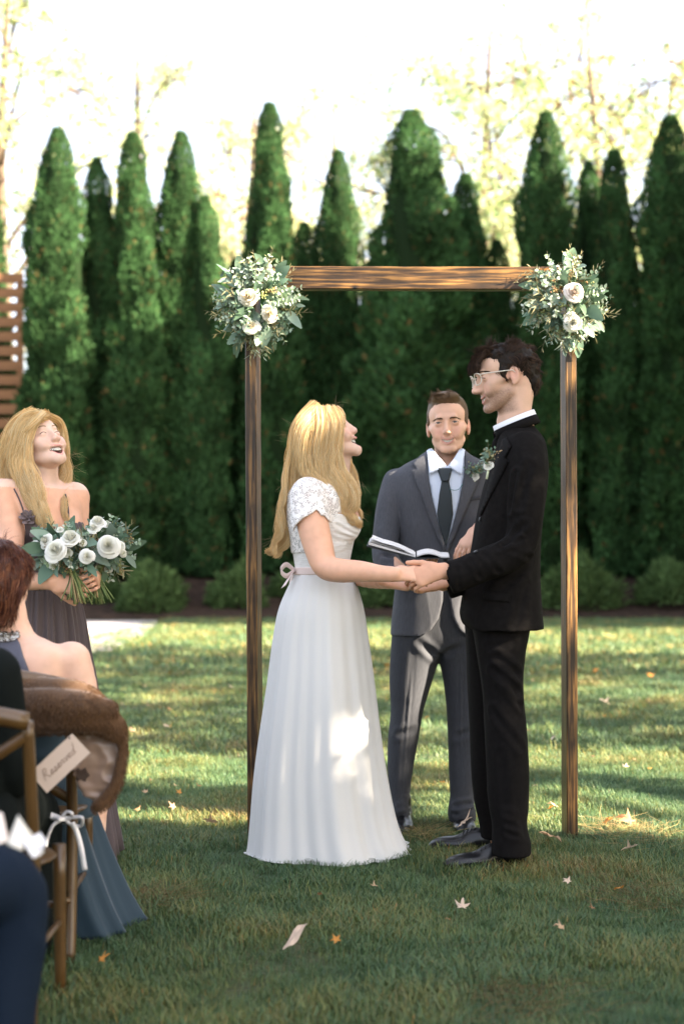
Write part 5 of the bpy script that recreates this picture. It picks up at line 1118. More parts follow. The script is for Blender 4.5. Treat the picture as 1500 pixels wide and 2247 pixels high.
    short_hair(e, H, [((0, -.022, .034), (.084, .102, .090), .02), ((0, -.05, -.02), (.080, .075, .075), .03)], [((0, .092, .012), (.070, .062, .070), .010), ((0, .075, -.085), (.11, .095, .070), .01)],
        2600, lambda l: .06+.02*l[:, 0]*0, lambda l: np.stack([l[:, 0]*3, -.55+0*l[:, 0], -.8+0*l[:, 0]], 1), BLOND, .002, .05, .16, 6, .0011, (a, fl), drop=.1, cap_c=(.50, .34, .16), cl=20)
    return e
BRIDE = bride()
# ------------------------------------------------------------------ the bridesmaid
M_MAUVE = mat('mauve_chiffon', (.115, .090, .092), .8, .15, sheen=.15, trans=.10, bump=.2, bscale=300, bdist=.001)
M_STONE = mat('grey_beads', (.22, .20, .19), .25, .6, metal=.6)
YM = 5.25
def maid():
    q = lambda a, b, Y=YM: W(a, b, Y); X = lambda a, Y=YM: W(a, 0, Y)[0]; Z = lambda b, Y=YM: W(0, b, Y)[2]
    e = empty('person', (X(80), YM, 0), 'laughing blonde woman in mauve dress with her head thrown back, holding bouquets', 'person')
    yw = .74; pt = .54; H = Head(q(88, 978), (math.sin(yw)*math.cos(pt), -math.cos(yw)*math.cos(pt), math.sin(pt)), .12, 1.0)
    v = Vol(axis((X(-90), X(10), .005), (X(10), X(160), .0029), (X(160), X(250), .0032)), axis((4.82, 5.12, .0036), (5.12, 5.40, .0034), (5.40, 5.60, .007)), axis((Z(1330), Z(1240), .0032), (Z(1240), Z(1050), .006), (Z(1050), Z(890), .0029)))
    head_sdf(v, H, 'laugh', True, nose=.76)
    v.tube([(*q(96, 1010, YM), .050), (*q(98, 1035, YM), .047), (*q(92, 1060, YM), .052), (*q(84, 1085, YM), .070)], .02)
    yaw = -.85      # chest turned towards the couple
    f = np.array([math.sin(.75), -math.cos(.75), 0]); s_ = np.array([math.cos(.75), math.sin(.75), 0])
    c = q(86, 1085); 
    def st(z, xc, a, b, k=.02): return (Z(z), X(xc), YM, a, b)
    v.stack([st(1068, 84, .12, .075), st(1085, 84, .165, .09), st(1115, 88, .170, .105), st(1160, 92, .155, .112), st(1220, 92, .125, .095), st(1270, 90, .118, .092), st(1330, 88, .15, .12)], .02, 2.1, yaw=.75)
    sh1 = c-s_*.155; sh2 = c+s_*.155
    for sg in (-1, 1): v.ell(q(90, 1158)+f*.075+s_*.062*sg, (.055, .055, .055), None, .03)
    v.tube([(*(sh1+np.array([0, 0, -.015])), .054), (*q(24, 1170, 5.10), .047), (*q(18, 1235, 5.02), .042), (*q(28, 1268, 4.98), .038), (*q(70, 1274, 4.93), .033), (*q(112, 1276, 4.90), .026)], .015)
    v.tube([(*(sh2+np.array([0, 0, -.015])), .052), (*q(168, 1180, 5.32), .044), (*q(185, 1240, 5.22), .038), (*q(212, 1266, 5.06), .028)], .015)
    for sg, sh in ((-1, sh1), (1, sh2)): v.cap(q(86, 1066), sh+np.array([0, 0, .01]), .03, .035, .04)
    hand(v, q(112, 1277, 4.90), (.98, -.02, -.12), (.05, -.96, .15), 1, .93, curl=(.55, .62, .68, .72), thumb=(.7, .55)); hand(v, q(214, 1262, 5.02), (.15, -.85, -.15), (.85, -.1, .3), 1, .92, curl=(.9, .95, 1.0, 1.0), thumb=(.5, .4))
    def cf(V):
        C = head_col(V, H, SK_F, lips=(.62, .25, .22), blush=.35, mouth='laugh'); z = V[:, 2]; C[z < H.O[2]-.16] = SK_F*np.array([.95, .78, .66]); return C  # skin below the neck tinted tan plus painted-in warm sunlight
    body = body_mesh(e, v, cf); face_bits(e, H, body, 'laugh', True, (.36, .24, .13), .0034, .024, .005)
    # dress top
    v = Vol(axis((X(-10), X(190), .0042)), axis((YM-.25, YM+.25, .0045)), axis((Z(1330), Z(1090), .0042)))
    v.stack([st(1105, 88, .174, .109), st(1160, 92, .160, .117), st(1220, 92, .130, .100), st(1270, 90, .123, .097), st(1328, 88, .152, .122)], .01, 2.1, yaw=.75)
    for sg in (-1, 1): v.ell(q(90, 1158)+f*.078+s_*.062*sg, (.060, .060, .060), None, .02)
    v.half(q(60, 1128), norm((.16, 0, 1))); v.ell(q(122, 1128)+f*.05, (.055, .10, .07), None, .01, 's')
    for sg, sh in ((-1, sh1), (1, sh2)): v.cap(sh+np.array([0, 0, -.02]), sh+f*.02+np.array([0, 0, -.13]), .062, .058, .01, 's')
    V, Q = v.mesh(); V = lap(V, Q, 2); N = vnormals(V, Q); V = V+N*(.0028*np.sin((V[:, 0]*math.cos(.75)+V[:, 1]*math.sin(.75))*230+V[:, 2]*70+3*vnoise(V, 14, 2)))[:, None]; top = mk('bodice', V, Q, M_MAUVE, e)
    tt = bvh(top, body)
    for x1, y1, x2, y2 in ((54, 1132, 30, 1073), (150, 1150, 142, 1085)):
        P = [hit(tt, x1+(x2-x1)*t+3*math.sin(3*t), y1+(y2-y1)*t, YM, .003)[0] for t in np.linspace(0, 1, 9)]; V, F_ = tube1(P, .0030, 6); mk('shoulder_strap', V, F_, M_MAUVE, e)
    M_PET = mat('mauve_petal', (.20, .155, .155), .75, .2, trans=.15)
    for i, (x, y, s__) in enumerate(((63, 1140, .034), (88, 1170, .038), (112, 1196, .032))):
        c_, n = hit(tt, x, y, YM, .010); r = np.random.RandomState(i); V = []; F_ = []; n = norm(n+np.array([.1, -.5, .2])); a_ = norm(np.cross(n, (0, 0, 1))); b_ = np.cross(n, a_)
        for ring, (k_, R_, li) in enumerate(((6, s__, .25), (5, s__*.72, .6), (4, s__*.45, 1.0))):
            for k in range(k_):
                t = k/k_*6.283+ring*.5; k0 = len(V); G_ = 5
                for i_ in range(G_):
                    for j_ in range(G_):
                        u = i_/(G_-1); w_ = (j_/(G_-1)-.5)*1.25*math.sin(math.pi*(.12+.80*u)); d = a_*math.cos(t+w_)+b_*math.sin(t+w_); V.append(c_+d*R_*u+n*(R_*li*u*u+.004*math.sin(w_*5+k)+ring*.004))
                for i_ in range(G_-1):
                    for j_ in range(G_-1): a = k0+i_*G_+j_; F_.append([a, a+1, a+G_+1, a+G_])
        mk('fabric_flower', V, F_, M_PET, e)
    # skirt
    rows = [(Z(1262), X(89), YM, .124, .098), (Z(1300), X(88), YM, .140, .125), (Z(1360), X(86), YM, .165, .15), (Z(1430), X(84), YM, .185, .17), (Z(1500), X(84), YM, .205, .19), (Z(1650), X(82), YM, .24, .22), (.015, X(80), YM, .30, .28)]
    skirt('skirt', e, rows, M_MAUVE, 420, (24, 37, 52), (.035, .10), 11, yaw=.75, sharp=.9)
    # bracelet of several bead rows
    T = []; w_ = q(86, 1274, 4.925); ax = norm(q(112, 1276, 4.90)-q(60, 1274, 4.94)); s2 = norm(np.cross(ax, (0, 0, 1))); u2 = np.cross(s2, ax)
    from_ico = lambda c, r_: (np.array([(0, 0, r_), (r_, 0, 0), (0, r_, 0), (-r_, 0, 0), (0, -r_, 0), (0, 0, -r_)])+c, [(0, 1, 2), (0, 2, 3), (0, 3, 4), (0, 4, 1), (5, 2, 1), (5, 3, 2), (5, 4, 3), (5, 1, 4)])
    for k in range(5):
        for t in np.linspace(0, 6.283, 30)[:-1]: T.append(from_ico(w_+ax*(k-2)*.0068+(s2*math.cos(t)+u2*math.sin(t))*.0335, .0037))
    V, F_ = joinm(T); mk('bead_bracelet', V, F_, M_STONE, e)
    G = lambda pts: np.array([[*q(a, b, Y), r_] for a, b, Y, r_ in pts])
    gd = [(G([(98, 914, 5.23, .020), (74, 925, 5.175, .020), (57, 965, 5.16, .022), (57, 1010, 5.155, .024), (68, 1050, 5.14, .028), (84, 1090, 5.11, .026), (92, 1120, 5.09, .020), (108, 1150, 5.08, .010), (118, 1170, 5.07, .004)]), 1.4),
      (G([(86, 915, 5.24, .026), (58, 930, 5.18, .030), (44, 970, 5.165, .032), (40, 1015, 5.16, .032), (48, 1055, 5.15, .028), (66, 1090, 5.12, .024), (84, 1130, 5.09, .014), (100, 1160, 5.08, .005)]), 1.2),
      (G([(80, 908, 5.27, .028), (44, 935, 5.23, .034), (26, 980, 5.22, .034), (18, 1025, 5.22, .032), (20, 1060, 5.23, .026), (30, 1095, 5.22, .014)]), 1.0),
      (G([(70, 912, 5.32, .03), (36, 945, 5.30, .034), (14, 1000, 5.30, .032), (2, 1045, 5.30, .024), (-14, 1075, 5.29, .016), (-24, 1090, 5.28, .006)]), .8),
      (G([(106, 915, 5.26, .014), (132, 930, 5.33, .014), (140, 975, 5.35, .016), (143, 1015, 5.35, .020), (142, 1050, 5.33, .024), (134, 1085, 5.27, .024), (138, 1115, 5.20, .016), (150, 1150, 5.17, .006)]), .9),
      (G([(96, 907, 5.30, .02), (100, 940, 5.36, .03), (110, 1000, 5.38, .03), (120, 1050, 5.36, .03), (126, 1100, 5.26, .022), (132, 1145, 5.18, .008)]), .7),
      (G([(94, 906, 5.20, .012), (74, 930, 5.155, .012), (52, 950, 5.155, .012), (26, 968, 5.19, .012), (10, 985, 5.24, .01)]), .35)]
    a = guide_hair(gd, 8000, .0008, .0003, BLOND, 13, .010, .14, 30, .0024)
    fl = flyaways([q(150, 1000, 5.33), q(146, 1030, 5.33), q(148, 1060, 5.32), q(40, 950), q(40, 940), q(10, 1010)], [(1, 0, -.2), (1, 0, -.1), (.8, 0, -.8), (.1, 0, 1), (-.6, 0, .7), (-1, 0, -.2)], 60, .06, 5, (.60, .46, .26), .0003)
    short_hair(e, H, [((0, -.022, .034), (.083, .101, .088), .02), ((0, -.05, -.02), (.078, .073, .07), .03)], [((0, .096, .008), (.072, .066, .074), .010), ((0, .085, -.085), (.11, .10, .075), .01)],
        2200, lambda l: .055+.02*l[:, 0]*0, lambda l: np.stack([l[:, 0]*3, -.55+0*l[:, 0], -.8+0*l[:, 0]], 1), BLOND, .002, .05, .16, 6, .0011, (a, fl), drop=.1, cap_c=(.50, .34, .16), cl=20)
    return e
MAID = maid()
# ------------------------------------------------------------------ flowers
M_ROSE = mat('rose_petal', attr=True, rough=.6, spec=.25, trans=.18)
M_EUC = mat('eucalyptus_leaf', attr=True, rough=.55, spec=.3, trans=.2)
M_BERRY = mat('berry', attr=True, rough=.4, spec=.4)
def rose_geo(c, n, R_, seed, tint=(.80, .76, .66), heart=(.74, .60, .34), cup=1.0, layers=((6, 1.0, .25), (6, .86, .48), (5, .68, .72), (5, .50, .92), (4, .34, 1.05), (3, .2, 1.12))):
    """an open rose of many separate cupped petals"""
    r = np.random.RandomState(seed); n = norm(n); a_ = norm(np.cross(n, (0.1, .2, 1))); b_ = np.cross(n, a_); V = []; Fq = []; C = []; G_ = 6
    for li, (k_, rr0, up0) in enumerate(layers):
        for k in range(k_):
            t = (k+r.rand()*.5)/k_*6.283+li*.8; k0 = len(V); wv = r.rand()*6; rr = rr0*(.86+.28*r.rand()); up = up0*(.82+.4*r.rand())
            for i in range(G_):
                u = i/(G_-1)
                for j in range(G_):
                    w_ = (j/(G_-1)-.5)*(1.5+.3*li)*(.35+.65*math.sin(math.pi*min(.5, u*.62))); rad = R_*rr*(u**.8)*(1-.06*abs(j/(G_-1)-.5)*2); hz = R_*(up*cup*.75)*u**1.5-R_*.20*(u > .8)*(u-.8)*5*(1-li*.14)
                    d = a_*math.cos(t+w_)+b_*math.sin(t+w_); V.append(c+d*rad+n*(hz+R_*.05*math.sin(j*2.0+wv)*u)); m = min(1, max(0, 1-rr*u)*1.1)*.5; C.append(np.array(tint)*(1-m)+np.array(heart)*m)
            for i in range(G_-1):
                for j in range(G_-1): a = k0+i*G_+j; Fq.append([a, a+1, a+G_+1, a+G_])
    return np.array(V), Fq, np.array(C)
def leaf_geo(c, d, n, L, Wd, fold=.25, bend=.2, roundness=1.0):
    d = norm(d); n = np.array(n, float); n = norm(n-d*np.dot(n, d)); s_ = np.cross(d, n); V = []; K = 7
    for i in range(K):
        t = i/(K-1); w_ = Wd/2*math.sin(math.pi*min(1, (t*.92+.04)**(.8 if roundness >= 1 else .7)))**.8; p = c+d*L*t-n*bend*L*t*t
        V += [p+s_*w_+n*fold*w_, p, p-s_*w_+n*fold*w_]
    Fq = []
    for i in range(K-1): a = i*3; Fq += [[a, a+1, a+4, a+3], [a+1, a+2, a+5, a+4]]
    return np.array(V), Fq
def sprig_geo(base, d, L, seed, nleaf=14, lw=(.022, .017), pal=((.22, .30, .24),), droop=.15, stem=.0013, kind='euc'):
    r = np.random.RandomState(seed); d = norm(d); b2 = r.randn(3)*.35; P = [np.array(base, float)]
    for i in range(8): d = norm(d+b2*.10+np.array([0, 0, -droop*.18])); P.append(P[-1]+d*L/8)
    P = np.array(P); tv, tf = tube1(P, stem, 5, stem*.4); pts = [(tv, tf)]; cols = [np.tile((.16, .15, .08), (len(tv), 1))]
    for i in range(nleaf):
        t = .15+.85*i/nleaf; p = P[int(t*8)] if t < 1 else P[-1]; a = i*2.4; dd = norm(P[min(8, int(t*8)+1)]-P[max(0, int(t*8)-1)]); s_ = norm(np.cross(dd, (math.cos(a), math.sin(a), .3)))
        ld = norm(dd*(.5 if kind != 'fern' else .9)+s_); l_ = lw[0]*(.7+.6*r.rand())*(1.15-.5*t); V, Fq = leaf_geo(p, ld, norm(np.cross(ld, s_+r.randn(3)*.5)+np.array([0, -.8, .6])), l_, l_*lw[1]/lw[0], .2, .15)
        pts.append((V, Fq)); c_ = np.array(pal[r.randint(len(pal))])*(.75+.5*r.rand()); cols.append(np.tile(c_, (len(V), 1)))
    V, Fq = joinm(pts); return V, Fq, np.concatenate(cols)
def berries_geo(base, d, L, seed, n=26, r0=.0032, col=(.26, .28, .10), tint=(.35, .16, .09)):
    r = np.random.RandomState(seed); d = norm(d); T = []; cols = []
    P = [np.array(base, float)]
    for i in range(6): d = norm(d+r.randn(3)*.12+np.array([0, 0, -.08])); P.append(P[-1]+d*L/6)
    tv, tf = tube1(P, .001, 4); T.append((tv, tf)); cols.append(np.tile((.2, .15, .07), (len(tv), 1))); P = np.array(P)
    for i in range(n):
        c = P[r.randint(1, 7)]+r.randn(3)*.007; u = r0*(.7+.6*r.rand()); V = np.array([(0, 0, 1.2), (1, 0, 0), (.3, .95, 0), (-.8, .6, 0), (-.8, -.6, 0), (.3, -.95, 0), (0, 0, -1.2)])*u+c
        T.append((V, [(0, k, k % 5+1) for k in range(1, 6)]+[(6, k % 5+1, k) for k in range(1, 6)])); m = r.rand(); cols.append(np.tile(np.array(col)*(1-m)+np.array(tint)*m, (7, 1)))
    V, Fq = joinm(T); return V, Fq, np.concatenate(cols)
EUC = [(.16, .24, .18), (.12, .20, .14), (.22, .30, .24), (.09, .15, .09)]; PALE = [(.42, .50, .40), (.34, .44, .32), (.5, .55, .46), (.26, .36, .22)]; OLIVE = [(.28, .26, .13), (.22, .20, .10), (.35, .32, .18)]
def floral(name, C, label, cat, roses, R_, seed, group=None, nl=46, nsp=46, nfern=16, nb=12, squash=.55, up=(0, -1, 0), tall=1.2, tails=16, extra_white=0, Lsc=1.0, wide=1.0, tailz=-.8):
    C = np.array(C, float); e = empty(name, C, label, cat, group); r = np.random.RandomState(seed); core = []
    def out(front=.35):
        u = r.randn(3); u[1] = -abs(u[1]) if r.rand() < .8 else u[1]; u = norm(u*np.array([1, front*2, 1])); return u
    for c, n, rr, tn in roses: V, Fq, Cc = rose_geo(np.array(c), n, rr, r.randint(999), *(tn or ())); mk('rose', V, Fq, M_ROSE, e, True, Cc)
    rc = [(np.array(c), rr) for c, n, rr, tn in roses]
    def clear(p, m=1.0): return all(not (np.linalg.norm((p-c)[[0, 2]]) < rr*m and p[1] < c[1]+.01) for c, rr in rc)
    i = 0
    while i < nl:
        u = out(); p = C+u*np.array([R_*wide, R_*squash, R_*tall])*(.25+.6*r.rand()); 
        L = (.05+.045*r.rand())*Lsc; tip = p+norm(u+np.array([0, -.2, -.1]))*L
        if not clear(tip, 1.0) or not clear(p, .8): 
            i += .5; continue
        V, Fq = leaf_geo(p, u+r.randn(3)*.35+np.array([0, -.15, -.15]), np.array([0, -1, .5])+r.randn(3)*.5, L, L*(.34+.3*r.rand()), .2, .25); c_ = np.array(EUC[r.randint(4)])*(.75+.5*r.rand()); mk('leaf', V, Fq, M_EUC, e, True, np.tile(c_, (len(V), 1))); i += 1
    for i in range(nsp):
        u = out(); p = C+u*np.array([R_*wide, R_*squash, R_*tall])*.35; pal = PALE if r.rand() < .6 else EUC; L = R_*(.5+.5*r.rand())
        if not clear(p+u*L, .9): u = u*np.array([1, .2, 1]); L *= .8
        V, Fq, Cc = sprig_geo(p, u, L, r.randint(9999), 16, (.020*Lsc, .014*Lsc), pal); mk('sprig', V, Fq, M_EUC, e, True, Cc)
    for i in range(nfern):
        u = out(.2); p = C+u*np.array([R_*wide, R_*squash, R_*tall])*.4; V, Fq, Cc = sprig_geo(p, u+np.array([0, 0, .25]), R_*(.7+.45*r.rand()), r.randint(9999), 10, (.036*Lsc, .006*Lsc), OLIVE, kind='fern'); mk('sprig', V, Fq, M_EUC, e, True, Cc)
    for i in range(nb):
        u = out(); p = C+u*np.array([R_*wide, R_*squash, R_*tall])*.55; V, Fq, Cc = berries_geo(p, u+np.array([0, -.3, -.4]), .05, r.randint(9999), 26, .0032, (.26, .27, .10), (.34, .15, .08) if r.rand() < .5 else (.2, .24, .08)); mk('berry_cluster', V, Fq, M_BERRY, e, True, Cc)
    for i in range(tails):
        u = np.array([(r.rand()-.5)*.9, -.15*r.rand(), tailz-.3*r.rand()]); p = C+np.array([(r.rand()-.5)*R_*.7, -.02, -R_*.5]); V, Fq, Cc = sprig_geo(p, u, R_*(.5+.6*r.rand()), r.randint(9999), 9, (.045*Lsc, .006*Lsc), OLIVE+PALE[:2], kind='fern'); mk('sprig', V, Fq, M_EUC, e, True, Cc)
    for i in range(extra_white):
        u = out(.5); p = C+u*np.array([R_*wide, R_*squash*1.2, R_*tall])*(.75+.25*r.rand())
        V, Fq, Cc = rose_geo(p, u+np.array([0, -.6, .3]), .014+.008*r.rand(), r.randint(999), (.80, .79, .74), (.62, .64, .46), 1.0, ((7, 1, .3), (6, .7, .7), (4, .4, 1.0))); mk('small_bloom', V, Fq, M_ROSE, e, True, Cc)
    return e
YA = 5.72
wa = lambda a, b, dy=0: W(a, b, YA+dy)
IV = ((.80, .76, .66), (.78, .66, .44)); PK = ((.80, .73, .68), (.78, .62, .50)); WH = ((.80, .79, .74), (.76, .75, .60))
floral('flower_arrangement', wa(567, 668, -.07), 'garland cluster with three ivory roses tied where beam meets the post beside the bride', 'flower arrangement',
  [(wa(544, 652, -.155), (-.15, -1, .10), .041, IV), (wa(590, 688, -.15), (.35, -.9, -.1), .036, IV), (wa(551, 719, -.145), (-.1, -.85, .45), .036, IV)], .155, 5, "flower clusters on the corners of the arch", 84, 100, 26, 18, .55, tall=1.30)
floral('flower_arrangement', wa(1238, 662, -.07), 'garland cluster with two white roses tied above the post behind the groom', 'flower arrangement',
  [(wa(1257, 643, -.155), (.15, -1, .25), .044, PK), (wa(1255, 707, -.150), (.1, -.9, -.15), .040, WH)], .148, 9, "flower clusters on the corners of the arch", 84, 90, 28, 18, .55, tall=1.32)
# boutonnieres
def bout(px, py, Y, lb, jt, seed, sc=1.0, leaf_up=1.0):
    c = hit(jt, px, py, Y, .014)[0]; e = empty('boutonniere', c, lb, 'boutonniere'); r = np.random.RandomState(seed)
    V, Fq, Cc = rose_geo(c, (-.3, -1, .2), .019*sc, seed, (.80, .80, .76), (.72, .70, .60), 1.1, ((6, 1, .3), (5, .8, .7), (4, .55, 1.0), (3, .3, 1.15))); mk('rose', V, Fq, M_ROSE, e, True, Cc)
    for i in range(9):
        u = np.array([(r.rand()-.5)*1.1, -.35, leaf_up*(.5+r.rand())]); V, Fq, Cc = sprig_geo(c+np.array([0, .004, .004]), u, (.045+.05*r.rand())*sc, seed*10+i, 9, (.018*sc, .011*sc), EUC+OLIVE[:1]); mk('sprig', V, Fq, M_EUC, e, True, Cc)
    V, Fq, Cc = berries_geo(c+np.array([.008, -.004, .01]), (.3, -.3, .8), .05*sc, seed, 18, .0025, (.4, .28, .16), (.3, .2, .08)); mk('berry_cluster', V, Fq, M_BERRY, e, True, Cc)
    V, F_ = tube1([c+np.array([0, .0, -.01]), c+np.array([-.006, .002, -.045*sc])], .0042, 8); mk('wrapped_stem', V, F_, M_EUCSTEM, e); return e
M_EUCSTEM = mat('stem_wrap', (.55, .60, .42), .6)
bout(1071, 1022, 5.05, 'white rose boutonniere with tall leafy sprig on the black jacket', bvh(GROOM_JK), 3, 1.05)
bout(1040, 1046, 5.8, 'small white rose boutonniere on the grey suit lapel', bvh(OFF_JK), 4, 1.0, .6)
# the two bouquets
def bouquet(C, lb, roses, seed, grip, stems, fan, n_st=30):
    e = floral('bouquet', C, lb, 'bouquet', roses, .105, seed, 'bouquets held by the bridesmaid', 44, 34, 6, 12, .75, tall=.85, tails=0, extra_white=9, Lsc=.95, wide=1.12)
    r = np.random.RandomState(seed+1); T = []; cols = []
    for i in range(n_st):
        g = grip+np.array([r.randn()*.010, r.randn()*.010, 0]); a = np.array(C)+np.array([(r.rand()-.5)*.06, (r.rand()-.5)*.05, -.03]); b = g+np.array([(g-grip)[0]*2.2+fan*(r.rand()-.35)*.05, (r.rand()-.5)*.05, -stems*(.8+.3*r.rand())])
        v_, f_ = tube1(spline([a, g, b], 4), .0022+.0012*r.rand(), 6); T.append((v_, f_)); cols.append(np.tile(np.array([(.20, .26, .09), (.30, .30, .12), (.40, .28, .14), (.14, .20, .07)][r.randint(4)]), (len(v_), 1)))
    V, F_ = joinm(T); o = mk('stems', V, F_, M_EUC, e, True, np.concatenate(cols)); tag(o, kind='stuff'); return e
wm = lambda a, b, Y=4.90: W(a, b, Y)
bouquet(wm(146, 1208, 4.93), 'loose white rose bouquet nearest the mauve dress, over the beaded wrist', [(wm(124, 1209, 4.82), (-.2, -.9, .4), .043, WH), (wm(155, 1184, 4.84), (0, -.7, .7), .038, WH), (wm(102, 1187, 4.86), (-.5, -.8, .3), .026, WH), (wm(191, 1222, 4.82), (.1, -1, .1), .027, WH)], 21, wm(160, 1268, 4.89), .085, .6)
bouquet(wm(232, 1205, 5.00), 'white rose bouquet with trailing leaf at its side, farther from the mauve dress', [(wm(238, 1199, 4.87), (.1, -.9, .2), .043, WH), (wm(206, 1160, 4.90), (0, -.8, .6), .022, WH), (wm(215, 1148, 4.92), (.1, -.6, .8), .030, WH), (wm(262, 1200, 4.90), (.5, -.8, .2), .022, WH)], 22, wm(212, 1268, 4.97), .085, .9)
# ------------------------------------------------------------------ the arch
def stain_mat():
    m = bpy.data.materials.new('dark_stained_pine'); m.use_nodes = True; t = m.node_tree; b = t.nodes['Principled BSDF']; N = t.nodes.new; L = t.links.new
    a = N('ShaderNodeAttribute'); a.attribute_name = 'Col'; sp = N('ShaderNodeVectorMath'); sp.operation = 'MULTIPLY'; sp.inputs[1].default_value = (1, 1, .06); L(a.outputs['Vector'], sp.inputs[0])   # rest position along the grain
    n = N('ShaderNodeTexNoise'); n.inputs['Scale'].default_value = 95; n.inputs['Detail'].default_value = 7; n.inputs['Distortion'].default_value = .5; L(sp.outputs[0], n.inputs['Vector'])
    w_ = N('ShaderNodeTexWave'); w_.inputs['Scale'].default_value = 13; w_.inputs['Distortion'].default_value = 14; w_.inputs['Detail'].default_value = 3; w_.inputs['Detail Scale'].default_value = 1.2; L(sp.outputs[0], w_.inputs['Vector'])
    k = N('ShaderNodeTexVoronoi'); k.inputs['Scale'].default_value = 4.0; L(a.outputs['Vector'], k.inputs['Vector']); kr = N('ShaderNodeMapRange'); kr.inputs[1].default_value = .02; kr.inputs[2].default_value = .09; L(k.outputs['Distance'], kr.inputs[0])
    ad = N('ShaderNodeMath'); ad.operation = 'MULTIPLY_ADD'; ad.inputs[1].default_value = .16; L(w_.outputs['Fac'], ad.inputs[0]); L(n.outputs[0], ad.inputs[2])
    r = N('ShaderNodeValToRGB'); e = r.color_ramp.elements; e[0].position = .36; e[0].color = (.016, .008, .003, 1); e[1].position = .76; e[1].color = (.23, .115, .032, 1); q = e.new(.56); q.color = (.058, .028, .009, 1); L(ad.outputs[0], r.inputs[0])
    bl = N('ShaderNodeTexNoise'); bl.inputs['Scale'].default_value = 7; L(a.outputs['Vector'], bl.inputs['Vector']); br = N('ShaderNodeMapRange'); br.inputs[1].default_value = .35; br.inputs[2].default_value = .65; br.inputs[3].default_value = .55; br.inputs[4].default_value = 1.35; L(bl.outputs[0], br.inputs[0])
    m1 = N('ShaderNodeMath'); m1.operation = 'MULTIPLY'; L(kr.outputs[0], m1.inputs[0]); L(br.outputs[0], m1.inputs[1]); m2 = N('ShaderNodeVectorMath'); m2.operation = 'MULTIPLY'; L(r.outputs[0], m2.inputs[0]); L(m1.outputs[0], m2.inputs[1])
    L(m2.outputs[0], b.inputs['Base Color']); b.inputs['Roughness'].default_value = .42; b.inputs['Specular IOR Level'].default_value = .4
    bp = N('ShaderNodeBump'); bp.inputs['Strength'].default_value = .5; bp.inputs['Distance'].default_value = .003; L(ad.outputs[0], bp.inputs['Height']); L(bp.outputs[0], b.inputs['Normal']); return m
M_STAIN = stain_mat()
def timber(name, parent, P0, P1, w_, d_, yaw, seed, ax='z'):
    """a length of sawn timber from P0 to P1, w_ wide and d_ deep, with slightly uneven edges"""
    P0, P1 = np.array(P0, float), np.array(P1, float); L = np.linalg.norm(P1-P0); g = (P1-P0)/L
    s_ = np.array([math.cos(yaw), math.sin(yaw), 0]) if ax == 'z' else np.array([0, 0, 1.]); s_ = norm(s_-g*np.dot(s_, g)); n = np.cross(g, s_); K = 60; V = []; C = []
    ring = [(-1, -1), (1, -1), (1, 1), (-1, 1)]; b = .0035; pr = []
    for i, (a, c) in enumerate(ring):
        pa = ring[i-1]; nx = ring[(i+1) % 4]
        for q in (pa, nx): pr.append((a*w_/2+(q[0]-a)*b/2, c*d_/2+(q[1]-c)*b/2))
    m = len(pr)
    for k in range(K+1):
        t = k/K; 
        for j, (a, c) in enumerate(pr):
            wv = .0009*vnoise(np.array([[a*30, c*30, t*L*9]]), 1, seed)[0]; V.append(P0+g*L*t+s_*(a+wv)+n*(c+wv)); C.append((a+seed, c+seed*1.7, t*L))
    F_ = [[k*m+j, k*m+(j+1) % m, (k+1)*m+(j+1) % m, (k+1)*m+j] for k in range(K) for j in range(m)]+[list(range(m))[::-1], [K*m+j for j in range(m)]]
    return mk(name, V, F_, M_STAIN, parent, False, np.array(C))
ar = empty('wooden_arch', (wa(900, 0)[0], YA, 0), 'dark stained square timber arch framing the couple on the lawn', 'arch')
zb0, zb1 = wa(0, 636)[2], wa(0, 586)[2]
timber('beam', ar, (wa(548, 0)[0], YA-.005, (zb0+zb1)/2), (wa(1268, 0)[0], YA-.005, (zb0+zb1)/2-.004), zb1-zb0, .045, 0, 1, 'x')
def post(px0, px1, seed, yaw): 
    a = W(px0, 0, YA); b = W(px1, 0, YA); timber('post', ar, (a[0], YA, -.03), (b[0], YA, zb0-.002), .045, .089, yaw, seed)
post(560, 554, 3, -.16); post(1249.5, 1246, 5, .10)
# little nail heads and the joint plates at the corners stay under the flowers

